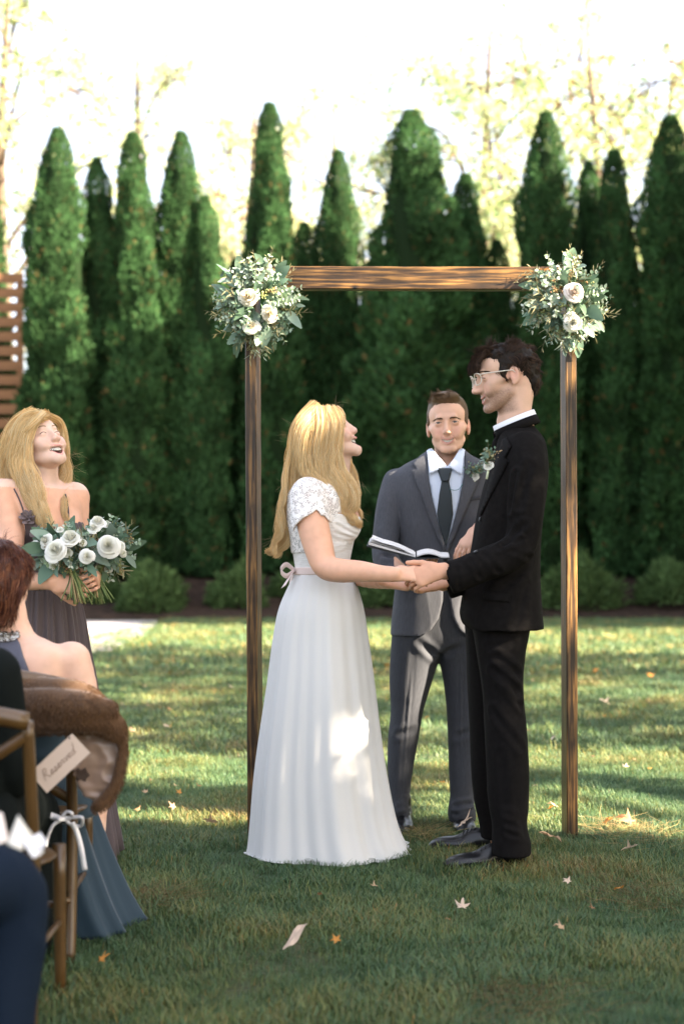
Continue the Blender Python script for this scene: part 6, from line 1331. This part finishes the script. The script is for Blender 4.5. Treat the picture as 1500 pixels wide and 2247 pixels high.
# ------------------------------------------------------------------ fallen leaves on the grass
M_DEAD = mat('dry_leaf', attr=True, rough=.7, spec=.3, trans=.25)
def maple(n_l=5):
    out = []
    for i in range(n_l):
        a = math.pi/2+(i-2)*1.05; L = [.55, .85, 1, .85, .55][i]; out += [(a-.26, L*.55), (a-.12, L*.72), (a, L), (a+.12, L*.72), (a+.26, L*.55), (a+.52, .34)]
    return [(math.cos(a)*r_, math.sin(a)*r_) for a, r_ in out]+[(0, -.12)]
def fallen(px, py, size, col, lb, seed, shape='maple', tilt=.3, h=.045, group=None):
    g = ground(px, py+size*.4); Y = g[1]; S_ = size*Y/F/1.25; r = np.random.RandomState(seed); o2 = maple() if shape == 'maple' else [(.28*math.sin(t), -.9*math.cos(t)) for t in np.linspace(0, 6.283, 19)[:-1]]
    a = r.rand()*6.28; ca, sa = math.cos(a), math.sin(a); n = len(o2); tx, ty = (r.rand(2)-.5)*2*tilt; V = [(0, 0, 0)]
    for k in (.5, 1.0):
        for x, y in o2: V.append((x*k, y*k, (x*x+y*y)*k*k*.35*math.sin(x*2.5+seed)+.12*k*math.sin(y*5+seed)))
    V = np.array(V); V[:, 2] += V[:, 0]*tx+V[:, 1]*(ty+.45); V = V@np.array([[ca, sa, 0], [-sa, ca, 0], [0, 0, 1]]); V = V*S_; 
    c = np.array([g[0], Y, h-V[:, 2].min()*.4]); F_ = [[0, 1+i, 1+(i+1) % n] for i in range(n)]+[[1+i, 1+n+i, 1+n+(i+1) % n, 1+(i+1) % n] for i in range(n)]
    C = np.array(col)*(.85+.3*r.rand(len(V)))[:, None]; base = c.copy(); base[2] = 0; o = mk('fallen_leaf', V+c, F_, M_DEAD, None, True, C, origin=base); tag(o, lb, 'leaf', group); return o
TAN = (.50, .33, .20); PALEL = (.62, .47, .36); OR = (.55, .24, .05); BR = (.30, .16, .08)
for a in [(1212, 1846, 46, TAN, 'large curled tan leaf on the grass beside the foot of the arch post', 1), (1382, 1876, 34, PALEL, 'pale leaf lying past the arch post on the shaded grass', 2), (1357, 1972, 26, OR, 'bright orange narrow leaf on the brownish patch', 3, 'oval'),
   (1013, 2010, 30, PALEL, 'pale leaf on the shaded grass in front of the groom', 4), (1232, 2058, 26, TAN, 'tan leaf in the open grass nearest the lower corner', 5), (648, 2083, 56, PALEL, 'large pale oval leaf lying in the foreground grass', 6, 'oval', .3, .055), (738, 2092, 24, OR, 'small orange leaf beside the large pale oval one', 7),
   (1016, 1832, 30, PALEL, 'pinkish leaf resting against the polished shoe of the officiant', 8, 'maple', .6, .06), (821, 1968, 18, TAN, 'tiny tan leaf on the grass below the white hem', 9), (222, 2132, 26, OR, 'small rust leaf on the grass beside the chair leg', 10), (1218, 1782, 24, TAN, 'small tan leaf on the sunlit grass behind the post foot', 11),
   (1380, 1810, 44, BR, 'brown curled leaf in the sunlit dry tuft', 12), (1330, 1818, 28, OR, 'orange brown leaf at the edge of the dry tuft', 13), (462, 1818, 30, TAN, 'tan leaf on the grass just short of the wedding dress hem', 14), (1323, 1545, 24, PALEL, 'pale leaf far out on the lawn past the arch', 15),
   (512, 1512, 22, PALEL, 'pale leaf on the lawn behind the three rose post', 16), (985, 2045, 14, BR, 'tiny brown leaf close to the pale one in front of the groom', 17), (1206, 1790, 16, OR, 'very small orange leaf by the arch post', 18), (1246, 1958, 20, PALEL, 'pinkish leaf scrap on the grass between two tan ones', 19), (700, 1990, 14, BR, 'tiny brown leaf under the hem shadow', 20), (1300, 2020, 16, BR, 'brown scrap of leaf on the dry patch', 21)]: fallen(*a)
for i in range(46):
    r = np.random.RandomState(100+i); px = 180+r.rand()*1320; py = 1385+r.rand()**.6*440; fallen(px, py, 9+9*r.rand(), [TAN, PALEL, OR, BR][r.randint(4)], 'tiny dry leaf scattered on the sunlit middle of the lawn', 100+i, group='tiny leaves scattered over the middle of the lawn')
# tufts of dry straw
M_STRAW = mat('dry_straw', attr=True, rough=.7, spec=.2, trans=.2)
for i, (px, py, wd_, n, hh, lb) in enumerate([(1395, 1838, 230, 420, .075, 'dry yellow grass tuft in the sun past the arch post'), (335, 1985, 150, 300, .07, 'brown dry grass tuft on the lawn near the blue dress'), (1420, 1975, 260, 420, .06, 'brown wiry grass tuft on the shaded lawn'),
    (930, 1842, 90, 110, .08, 'dry straw tuft between the hem and the black shoes'), (1120, 2190, 420, 420, .05, 'broad brownish grass patch at the very front'), (650, 1700, 10, 4, .03, '')]):
    if not lb: continue
    g = ground(px, py); r = np.random.RandomState(i); S_ = g[1]/F; S = []
    for k in range(n):
        b = g+np.array([r.randn()*wd_*.22*S_, r.randn()*wd_*.20*S_*1.6, 0]); d = r.randn(3)*np.array([.8, .8, 0])+np.array([0, 0, .75]); S.append([b, b+d*hh*.5, b+d*hh*.9+np.array([d[0], d[1], -.2])*hh*.5])
    V, Q, C = tubes(np.array(S), .0011, .0004, np.array([(.42, .32, .15), (.30, .21, .10), (.20, .20, .07)])[r.randint(0, 3, n)]*(1 if 'yellow' in lb or 'straw' in lb else .55)); o = mk('grass_tuft', V, Q, M_STRAW, None, True, C, origin=g); tag(o, lb, 'grass')
# ------------------------------------------------------------------ seated guests, chairs, things on and at the chairs
M_OLDWOOD = mat('waxed_chair_wood', (.075, .038, .011), .35, .5, bump=.2, bscale=20, bdist=.003, var=.3, vscale=9, stretch=(1, 1, .25), coat=.2)
def cross_chair(rr, D, hgt, lb, w_=.42, dp=.34, lean=.10):
    """rr: foot of the right back leg; D: the way the chair faces"""
    D = norm(np.array([*D, 0])); s_ = np.array([D[1], -D[0], 0]); rr = np.array([*rr, 0.]); rl = rr-s_*w_; sz = .45*hgt/.88; e = empty('cross_back_chair', (rr+rl)/2+D*dp/2, lb, 'chair', 'wooden cross back chairs of the guests')
    u = np.array([0, 0, 1.])
    def L(name, pts, r_, r1=None, par=e): 
        V, F_ = tube1(spline(pts, 5), r_, 10, r1); return mk(name, V, F_, M_OLDWOOD, par)
    tops = []
    for f_ in (rr, rl):
        seatp = f_+D*lean*.5+u*sz; top = seatp-D*.07+u*(hgt-sz-.03); tops.append(top); L('back_leg', [f_, f_+D*.035+u*sz*.5, seatp, (seatp+top)/2+D*.005, top], .0165, .014)
    a, b = tops; m = (a+b)/2+u*.035-D*.05; L('top_rail', [a+s_*.002, a*.7+b*.3+u*.028-D*.035, m, a*.3+b*.7+u*.028-D*.035, b-s_*.002], .022)
    for p, ti in ((rr, 1), (rl, 0)):
        low = p+D*lean*.5+u*(sz+.04); high = tops[ti]-u*.03; P = spline([low, (low+high)/2-D*.035, high], 6); wdir = norm(np.cross(high-low, D)); k = len(P)
        V = np.concatenate([P+wdir*.013+D*.003, P-wdir*.013+D*.003, P-wdir*.013-D*.003, P+wdir*.013-D*.003]); F_ = [[j*k+i, j*k+i+1, ((j+1) % 4)*k+i+1, ((j+1) % 4)*k+i] for i in range(k-1) for j in range(4)]; mk('cross_strap', V, F_, M_OLDWOOD, e)
    fr = rr+D*dp; fl = rl+D*dp; fr2 = fr-s_*.0; 
    for f_ in (fr, fl): L('front_leg', [f_+D*.02, f_+u*sz], .014, .018)
    c = (rr+fl)/2+u*sz; v = Vol(axis((c[0]-.32, c[0]+.32, .010)), axis((c[1]-.32, c[1]+.32, .010)), axis((c[2]-.03, c[2]+.04, .006))); R = np.stack([s_, D, u], 1)
    v.ell(c+D*.01, (w_*.56, dp*.58, .022), R, .004); cloth_mesh('seat', e, v, M_OLDWOOD)
    for a_, b_, z in ((rr, fr, .2), (rl, fl, .2), (fr, fl, .24), (rr, rl, .18)): L('stretcher', [a_+D*.02+u*z, b_+u*z], .009)
    return e
CH_A = cross_chair((-.742, 3.875), (-.04, 1), .80, 'cross back chair draped with the brown fur stole, white ribbon on its leg')
CH_B = cross_chair((-.712, 3.24), (.0, 1), .775, 'cross back chair with bare curved rail, nearest the lower corner of the frame')
# woman with short auburn hair
M_BLUE = mat('blue_chiffon', (.018, .040, .062), .7, .3, sheen=.3, trans=.12, bump=.2, bscale=200, bdist=.001)
M_DUSK = mat('grey_blue_halter', (.085, .085, .115), .6, .35, sheen=.2, bump=.5, bscale=26, bdet=3, bdist=.01, stretch=(3, 3, .6))
M_SILVER = mat('beads', (.45, .42, .38), .2, .6, metal=.8)
def auburn():
    YG = 4.1; q = lambda a, b, Y=YG: W(a, b, Y)
    e = empty('person', (-.90, 4.15, 0), 'seated woman with short auburn hair and blue dress, seen from behind', 'person')
    f = norm((.12, .98, -.05)); s_ = np.array([f[1], -f[0], 0]); H = Head(q(-2, 1284), f, 0, 1.0)
    v = Vol(axis((-1.42, -.55, .0075)), axis((3.85, 4.9, .008)), axis((.03, .72, .012), (.72, 1.22, .006)))
    head_sdf(v, H, None, True, ears=False)
    v.tube([(*q(14, 1330), .052), (*q(24, 1375), .050), (*q(28, 1410), .066)], .02); c = q(35, 1440)
    v.stack([(q(0, 1400)[2], c[0], 4.1, .09, .06), (q(0, 1425)[2], c[0], 4.1, .155, .085), (q(0, 1480)[2], c[0], 4.1, .165, .10), (.60, c[0]+.01, 4.11, .14, .10), (.46, c[0]+.01, 4.14, .17, .14), (.38, c[0]+.02, 4.16, .17, .15)], .03, 2.1, yaw=-.50)
    for sg in (1, -1):
        sh = c+s_*.165*sg+np.array([0, 0, -.012]); el = sh+np.array([.02, .03, -.27]); v.tube([(*sh, .056), (*(sh*.5+el*.5+s_*.02*sg), .048), (*el, .040), (*(el+f*.16-s_*.05*sg), .032), (*(el+f*.23-s_*.09*sg), .025)], .02)
        hand(v, el+f*.23-s_*.09*sg, f*.8-s_*.4*sg, (0, 0, 1), sg, .9, curl=(.4, .4, .4, .4))
        v.tube([(c[0]+s_[0]*.08*sg, 4.16+s_[1]*.08*sg, .44, .07), (-.82+.04*sg, 4.36, .43, .055), (-.82+.05*sg, 4.38, .25, .04), (-.81+.05*sg, 4.37, .06, .03)], .02)
    body = body_mesh(e, v, lambda V: np.tile(SK_F*np.array([1, .93, .88]), (len(V), 1))); bt = bvh(body)
    patch('halter_back', bt, [(-50, 1398), (34, 1396), (44, 1412), (52, 1440), (76, 1500), (90, 1560), (-50, 1560)], .006, .004, M_DUSK, e, 4.0, 7)
    T_ = []
    r = np.random.RandomState(1)
    for i in range(130):
        a = r.rand(); p, n = hit(bt, -30+72*a, 1404+9*(r.rand()-.5)*2-4*a, 4.0, .010); V, F_ = box(-np.ones(3)*.0035, np.ones(3)*.0035); T_.append((V@np.array(Matrix.Rotation(r.rand()*3, 3, 'X'))+p, F_))
    V, F_ = joinm(T_); mk('beaded_collar', V, F_, M_SILVER, e, False)
    AU = [(.12, .035, .018), (.20, .065, .03), (.07, .022, .014), (.28, .11, .05)]
    short_hair(e, H, [((0, -.018, .040), (.090, .108, .092), .02), ((0, -.055, -.010), (.084, .082, .085), .03), ((0, -.065, -.060), (.060, .052, .055), .03)], [((0, .096, -.01), (.080, .060, .095), .012)],
        5200, lambda l: .050+.0*l[:, 0], lambda l: np.stack([l[:, 0]*4, -.4+0*l[:, 0], -1.0+0*l[:, 0]], 1), AU, .006, .12, .35, 7, .0014, drop=.2, cap_c=(.075, .022, .013), cl=22)
    # lap and the skirt falling to the grass
    v = Vol(axis((-1.25, -.45, .009)), axis((3.95, 4.8, .009)), axis((.28, .70, .008)))
    v.stack([(.68, c[0]+.01, 4.10, .165, .120), (.56, c[0]+.01, 4.11, .160, .120), (.46, c[0]+.02, 4.14, .195, .17), (.37, c[0]+.03, 4.16, .20, .18)], .03, 2.1, yaw=-.50)
    v.tube([(c[0]+.02, 4.2, .44, .13), (-.86, 4.28, .46, .14), (-.82, 4.36, .45, .12)], .02); cloth_mesh('dress_lap', e, v, M_BLUE, amp=.008, scale=9, seed=5)
    X = lambda a, Y=4.30: W(a, 0, Y)[0]; Z = lambda b, Y=4.30: W(0, b, Y)[2]
    rows = [(Z(1640), X(110), 4.26, .075, .14), (Z(1690), X(108), 4.26, .098, .16), (Z(1760), X(112), 4.28, .122, .18), (Z(1860), X(124), 4.29, .150, .20), (Z(1960), X(140), 4.30, .180, .21), (.012, X(158), 4.31, .200, .215)]
    skirt('dress_skirt', e, rows, M_BLUE, 300, (6, 10, 17), (.03, .13), 31, hem=.004)
    return e
auburn()
# guest in dark jacket on the nearer chair (head above and outside the frame) and man in navy trousers nearest the camera
M_DARK = mat('dark_green_jacket', (.005, .007, .007), .8, .08); M_NAVY = mat('navy_trousers', (.005, .011, .024), .8, .12, bump=.2, bscale=500, bdist=.001)
def sitter(base, D, lb, scale, m_top, m_leg, knee_z=.50, seat_z=.44, cast=1, lean=0.0, hairc=(.05, .035, .025), gap=.10, narrow=1.0, sh=None):
    D = norm(np.array([*D, 0])); s_ = np.array([D[1], -D[0], 0]); u = np.array([0, 0, 1.]); b = np.array([*base, 0.]); e = empty('person', b, lb, 'person'); sh = sh or seat_z+.50
    hip = b+u*(seat_z+.10); ch = b+u*(sh-.08)-D*lean*.5; hd = b+u*(sh+.20)-D*lean
    v = Vol(axis((b[0]-.45, b[0]+.75, .010)), axis((b[1]-.5, b[1]+.85, .010)), axis((0.02, sh-.05, .012), (sh-.05, sh+.36, .005)))
    H = Head(hd, D, 0, 1.04); head_sdf(v, H, 'smile'); v.tube([(*(hd-D*.03-u*.06), .056), (*(b+u*(sh+.0)-D*lean), .062)], .02)
    v.tube([(*(b+u*sh-D*lean), .10), (*ch, .13), (*hip, .12)], .03)
    for sg in (1, -1):
        k = b+D*.50+s_*gap*sg*2.2+u*(knee_z-.03); v.tube([(*(hip+s_*.09*sg-u*.06), .075), (*k, .05), (*(k+u*(-.22)), .045), (*(b+D*.50+s_*gap*sg*2.0+u*.08), .032)], .02)
        a0 = b+u*(sh-.03)-D*lean+s_*.17*sg*narrow; el = a0-u*.25+D*.05+s_*.03*sg; w_ = el+D*.20-s_*.08*sg-u*.02; v.tube([(*a0, .045), (*el, .036), (*w_, .025)], .02); hand(v, w_, D-s_*.2*sg-u*.2, (0, 0, 1), sg, 1.0)
    body_mesh(e, v, lambda V: head_col(V, H, SK_L, stub=.2)); 
    short_hair(e, H, [((0, -.020, .040), (.082, .100, .084), .02), ((0, -.055, .0), (.073, .065, .075), .02)], [((0, .092, .0), (.070, .060, .075), .010), ((0, .09, -.07), (.12, .10, .06), .01)], 2500, lambda l: .02+0*l[:, 0], lambda l: np.stack([l[:, 0], -.3+0*l[:, 0], -.8+0*l[:, 0]], 1), [hairc, tuple(1.5*x for x in hairc)])
    v = Vol(axis((b[0]-.45, b[0]+.5, .008)), axis((b[1]-.42, b[1]+.5, .008)), axis((seat_z-.12, sh+.08, .008)))
    v.tube([(*(b+u*(sh+.02)-D*lean), .085), (*(b+u*(sh-.06)-D*lean), .13), (*(b+u*(sh-.2)-D*lean*.6), .15), (*(hip), .16), (*(b+u*(seat_z-.02)), .165)], .03, s_, 1.28*narrow)
    for sg in (1, -1):
        a0 = b+u*(sh-.045)-D*lean+s_*.165*sg*narrow; el = a0-u*.25+D*.05+s_*.03*sg; w_ = el+D*.18-s_*.07*sg-u*.02; v.tube([(*a0, .066), (*(a0*.5+el*.5), .060), (*el, .055), (*w_, .042)], .02)
    cloth_mesh('jacket', e, v, m_top, amp=.006, scale=8)
    v = Vol(axis((b[0]-.45, b[0]+.75, .008)), axis((b[1]-.3, b[1]+.8, .008)), axis((.04, seat_z+.22, .008)))
    v.tube([(*(b+u*(seat_z+.06)), .155), (*(b+u*(seat_z+.05)+D*.10), .15)], .03, s_, 1.25)
    for sg in (1, -1):
        k = b+D*.50+s_*gap*sg*2.2+u*(knee_z-.045); v.tube([(*(b+s_*.09*sg+u*(seat_z+.07)), .095), (*(b+D*.25+s_*gap*sg*1.9+u*(seat_z+.05)), .088), (*k, .078), (*(k+D*.02-u*.12), .073), (*(k-u*.26), .068), (*(b+D*.50+s_*gap*sg*2.0+u*.09), .070)], .02)
    cloth_mesh('trousers', e, v, m_leg, amp=.007, scale=8, stretch=(1, 1, .6), seed=3)
    for sg in (1, -1):
        a = b+D*.44+s_*gap*sg*2.0; t_ = a+D*.27; v = Vol(axis((min(a[0], t_[0])-.08, max(a[0], t_[0])+.08, .006)), axis((min(a[1], t_[1])-.08, max(a[1], t_[1])+.08, .006)), axis((-.01, .15, .006))); shoe(v, a, t_); cloth_mesh('shoe', e, v, M_LEATHER)
    return e
sitter((-.965, 3.40), (0.0, 1), 'guest in dark jacket on the chair with the bare rail, only one shoulder in view', 1, M_DARK, M_DARK, .46, .42, lean=.02, gap=.05, narrow=.82, sh=.885)
NAV = sitter((-1.045, 2.48), (.52, .86), 'seated man in navy trousers, knee nearest the camera in the lower corner', 1, M_NAVY, M_NAVY, .500, .43, gap=.055)
# fur stole over the chair back
def stole():
    Y0 = 3.80; q = lambda a, b, Y=Y0: W(a, b, Y); e = empty('fur_stole', q(120, 1600), 'brown fur stole with tan satin lining hung over a chair back', 'stole')
    M_FUR = mat('brown_fur', attr=True, rough=.65, spec=.25, sheen=.3); lo, hi = q(-90, 1800), q(300, 1465)
    v = Vol(axis((lo[0], hi[0], .006)), axis((3.58, 4.02, .007)), axis((lo[2], hi[2], .006)))
    v.tube([(*q(-70, 1530, 3.86), .055), (*q(60, 1522, 3.83), .056), (*q(150, 1530, 3.79), .054), (*q(205, 1560, 3.76), .048), (*q(250, 1598, 3.75), .034)], .02)
    for k, (y, r_) in enumerate(((1548, .045), (1575, .035), (1590, .020))): v.tube([(*q(-60, y+6, 3.80), r_), (*q(60, y, 3.76), r_), (*q(150, y+2, 3.73), r_), (*q(235, y+8, 3.73), r_*.8)], .025)
    v.tube([(*q(252, 1592, 3.75), .030), (*q(268, 1622, 3.76), .017), (*q(268, 1665, 3.77), .013), (*q(258, 1712, 3.77), .013), (*q(238, 1748, 3.77), .015), (*q(213, 1770, 3.77), .014)], .012)
    V, Q = v.mesh(); V = lap(V, Q, 3); N = vnormals(V, Q); V = V+N*(vnoise(V, 12, 4)*.010)[:, None]; n = vnoise(V, 9, 7)[:, None]*.5+.5; base = np.array([.125, .062, .026])*(.40+.9*n); V0 = V
    r = np.random.RandomState(3); sel = r.randint(0, len(V), 15000); p = V[sel]; d = N[sel]*.5+np.array([.3, -.1, -.75])+r.randn(len(sel), 3)*.15+np.stack([vnoise(p, 25, k) for k in range(3)], 1)*.5; d /= np.linalg.norm(d, axis=1)[:, None]
    P = np.stack([p, p+d*.004, p+d*.008+np.array([0, 0, -.002])], 1); cc = base[sel]*(.7+.8*r.rand(len(sel)))[:, None]; t3 = tubes(P, .0012, .0003, cc)
    Vh, Qh, Ch = joincol((V, Q, base), t3); mk('fur', Vh, Qh, M_FUR, e, True, Ch)
    v = Vol(axis((lo[0], hi[0], .005)), axis((3.66, 3.95, .005)), axis((lo[2], hi[2], .005)))
    poly_cut(v, [(150, 1590), (262, 1596), (266, 1660), (256, 1710), (236, 1744), (212, 1764), (190, 1742), (168, 1704), (152, 1650)], Y0, 3.775, 3.835, 'u', .02)
    V, Q = v.mesh(); V = lap(V, Q, 3); N = vnormals(V, Q); V = folds(V, N, .013, 17, (1, 1, 1.6), 4); 
    mk('satin_lining', V, Q, mat('tan_satin', (.27, .18, .13), .32, .5, sheen=.2), e); lt = BVHTree.FromPolygons(V.tolist(), Q.tolist()); M_EMB = mat('embroidery', (.05, .028, .018), .7)
    patch('embroidery', lt, [(163, 1692), (172, 1684), (178, 1690), (188, 1684), (192, 1694), (198, 1702), (190, 1708), (188, 1716), (178, 1710), (170, 1714), (168, 1704), (160, 1702)], .004, .003, M_EMB, e, 3.75, 4)
stole()
# the Reserved card, hand-lettered
def card():
    Y0 = 3.50; C = [(158, 1610), (198, 1652), (103, 1741), (65, 1697)]; P = [W(a, b, Y0+.02*(i in (0, 1))) for i, (a, b) in enumerate(C)]; e = empty('place_card', np.mean(P, 0), 'beige card lettered Reserved hanging aslant from the chair back', 'card')
    n = norm(np.cross(P[1]-P[0], P[2]-P[1])); n = n if n[1] < 0 else -n; V = np.array([*P, *[p-n*.0012 for p in P]]); mk('card', V, [[0, 1, 2, 3], [7, 6, 5, 4]]+[[i, i+4, (i+1) % 4+4, (i+1) % 4] for i in range(4)], mat('beige_card', (.56, .44, .36), .8), e, False)
    ex = norm(P[0]-P[3]); ey = norm(np.cross(n, ex)); ey = ey if ey[2] > 0 else -ey; c = np.mean(P, 0); Lx = np.linalg.norm(P[0]-P[3])
    G = {'R': [[(.0, 0), (.15, .9), (.2, 1.0)], [(.05, .8), (.35, 1.05), (.55, .85), (.4, .6), (.15, .5), (.45, .3), (.7, 0), (.85, .05)]], 'e': [[(0, .1), (.25, .25), (.32, .4), (.18, .45), (.08, .2), (.2, .0), (.45, .12)]], 's': [[(0, .05), (.22, .45), (.32, .2), (.2, 0), (.05, .05)], [(.25, .02), (.45, .1)]],
         'r': [[(0, .05), (.12, .42), (.2, .46), (.32, .4), (.34, .1), (.5, .08)]], 'v': [[(0, .4), (.12, .4), (.18, .05), (.3, .05), (.42, .42), (.52, .36)]], 'd': [[(.38, .35), (.2, .45), (.05, .2), (.15, 0), (.32, .12), (.5, 1.0), (.42, .6), (.40, .1), (.6, .05)]]}
    x = -.5; T_ = []; S_ = Lx*.78/3.95
    xs = 0; lay = []
    for ch, wd_ in zip('Reserved', (.85, .47, .47, .47, .5, .5, .47, .6)): lay.append((ch, xs)); xs += wd_
    S_ = Lx*.74/xs
    for ch, x0 in lay:
        for st in G[ch]:
            P_ = spline([c+ex*((x0+a+b*.35)*S_-Lx*.39)+ey*((b-.35)*S_)+n*.0006 for a, b in st], 4); T_.append(tube1(P_, .0008, 5))
    V, F_ = joinm(T_); mk('lettering', V, F_, mat('brown_ink', (.20, .12, .08), .7), e)
    for a, b in ((152, 1620), (76, 1700)): V, F_ = tube1([W(a, b, Y0-.004), W(a, b, Y0+.004)], .0030, 8); mk('eyelet', V, F_, M_STONE, e)
card()
# ribbon bow tied round the chair leg
def bow():
    Y0 = 3.80; q = lambda a, b, d=0: W(a, b, Y0+d); e = empty('ribbon_bow', q(135, 1800), 'white ribbon bow tied round a chair leg', 'ribbon'); T_ = []
    def rib(pts, w_): 
        P = spline(pts, 6); g = np.gradient(P, axis=0); nn = np.cross(g, (0, -1, .15)); nn /= np.linalg.norm(nn, axis=1)[:, None]+1e-9; V = np.concatenate([P+nn*w_/2, P-nn*w_/2]); k = len(P); T_.append((V, [[i, i+1, k+i+1, k+i] for i in range(k-1)]))
    rib([q(82, 1774), q(100, 1784), q(120, 1792), q(132, 1797, -.01)], .014); rib([q(86, 1790), q(108, 1792), q(132, 1797)], .010)
    rib([q(134, 1796), q(146, 1782, -.01), q(158, 1786, -.02), q(152, 1798), q(136, 1798)], .008); rib([q(138, 1796), q(160, 1794, -.01), q(180, 1795, -.02), q(178, 1812), q(160, 1812, .01), q(146, 1802)], .009)
    rib([q(136, 1798, -.01), q(116, 1812, -.01), q(104, 1840), q(98, 1872)], .009); rib([q(158, 1806, -.01), q(168, 1826), q(178, 1862), q(186, 1910)], .014); rib([q(112, 1796, .012), q(130, 1799, -.026), q(150, 1798, .012)], .010)
    V, F_ = joinm(T_); o = mk('ribbon', V, F_, mat('white_ribbon', (.74, .72, .74), .6), e); o.modifiers.new('thickness', 'SOLIDIFY').thickness = .0012
bow()
def papers():
    Y0 = 2.42; mt = mat('ivory_paper', (.66, .62, .54), .8); wt = mat('white_tissue', (.80, .79, .82), .8); pk = mat('pale_program', (.70, .62, .58), .8)
    def sheet_(name, C, m, lb, cat, dy=(0, 0, 0, 0), crumple=0, seed=0, th=.002):
        P = [W(a, b, Y0+d) for (a, b), d in zip(C, dy)]; n = 9; V = []
        for i in range(n):
            for j in range(n): u, v_ = i/(n-1), j/(n-1); p = (P[0]*(1-u)+P[1]*u)*(1-v_)+(P[3]*(1-u)+P[2]*u)*v_; V.append(p+np.array([0, -1, .3])*(.012*math.sin(u*2.5+seed)+crumple*vnoise(np.array([[u*4, v_*4, seed]]), 1)[0]))
        o = mk(name, V, [[i*n+j, i*n+j+1, (i+1)*n+j+1, (i+1)*n+j] for i in range(n-1) for j in range(n-1)], m, None, True, origin=np.mean(P, 0)); o.modifiers.new('thickness', 'SOLIDIFY').thickness = th; tag(o, lb, cat)
    sheet_('folded_program', [(40, 1788), (78, 1838), (52, 1866), (14, 1852)], mt, 'ivory folded program resting on the navy knee', 'paper', (.06, .05, -.02, -.01))
    sheet_('tissue', [(52, 1842), (84, 1826), (99, 1850), (78, 1884)], wt, 'crumpled white tissue on the navy knee beside the ivory program', 'tissue', (.0, .02, .0, -.03), .022, 3)
    sheet_('program_sheet', [(-30, 1776), (8, 1786), (20, 1846), (-30, 1868)], pk, 'pinkish paper sheet at the very edge behind the ivory program', 'paper', (.04, .04, .0, .0))
papers()
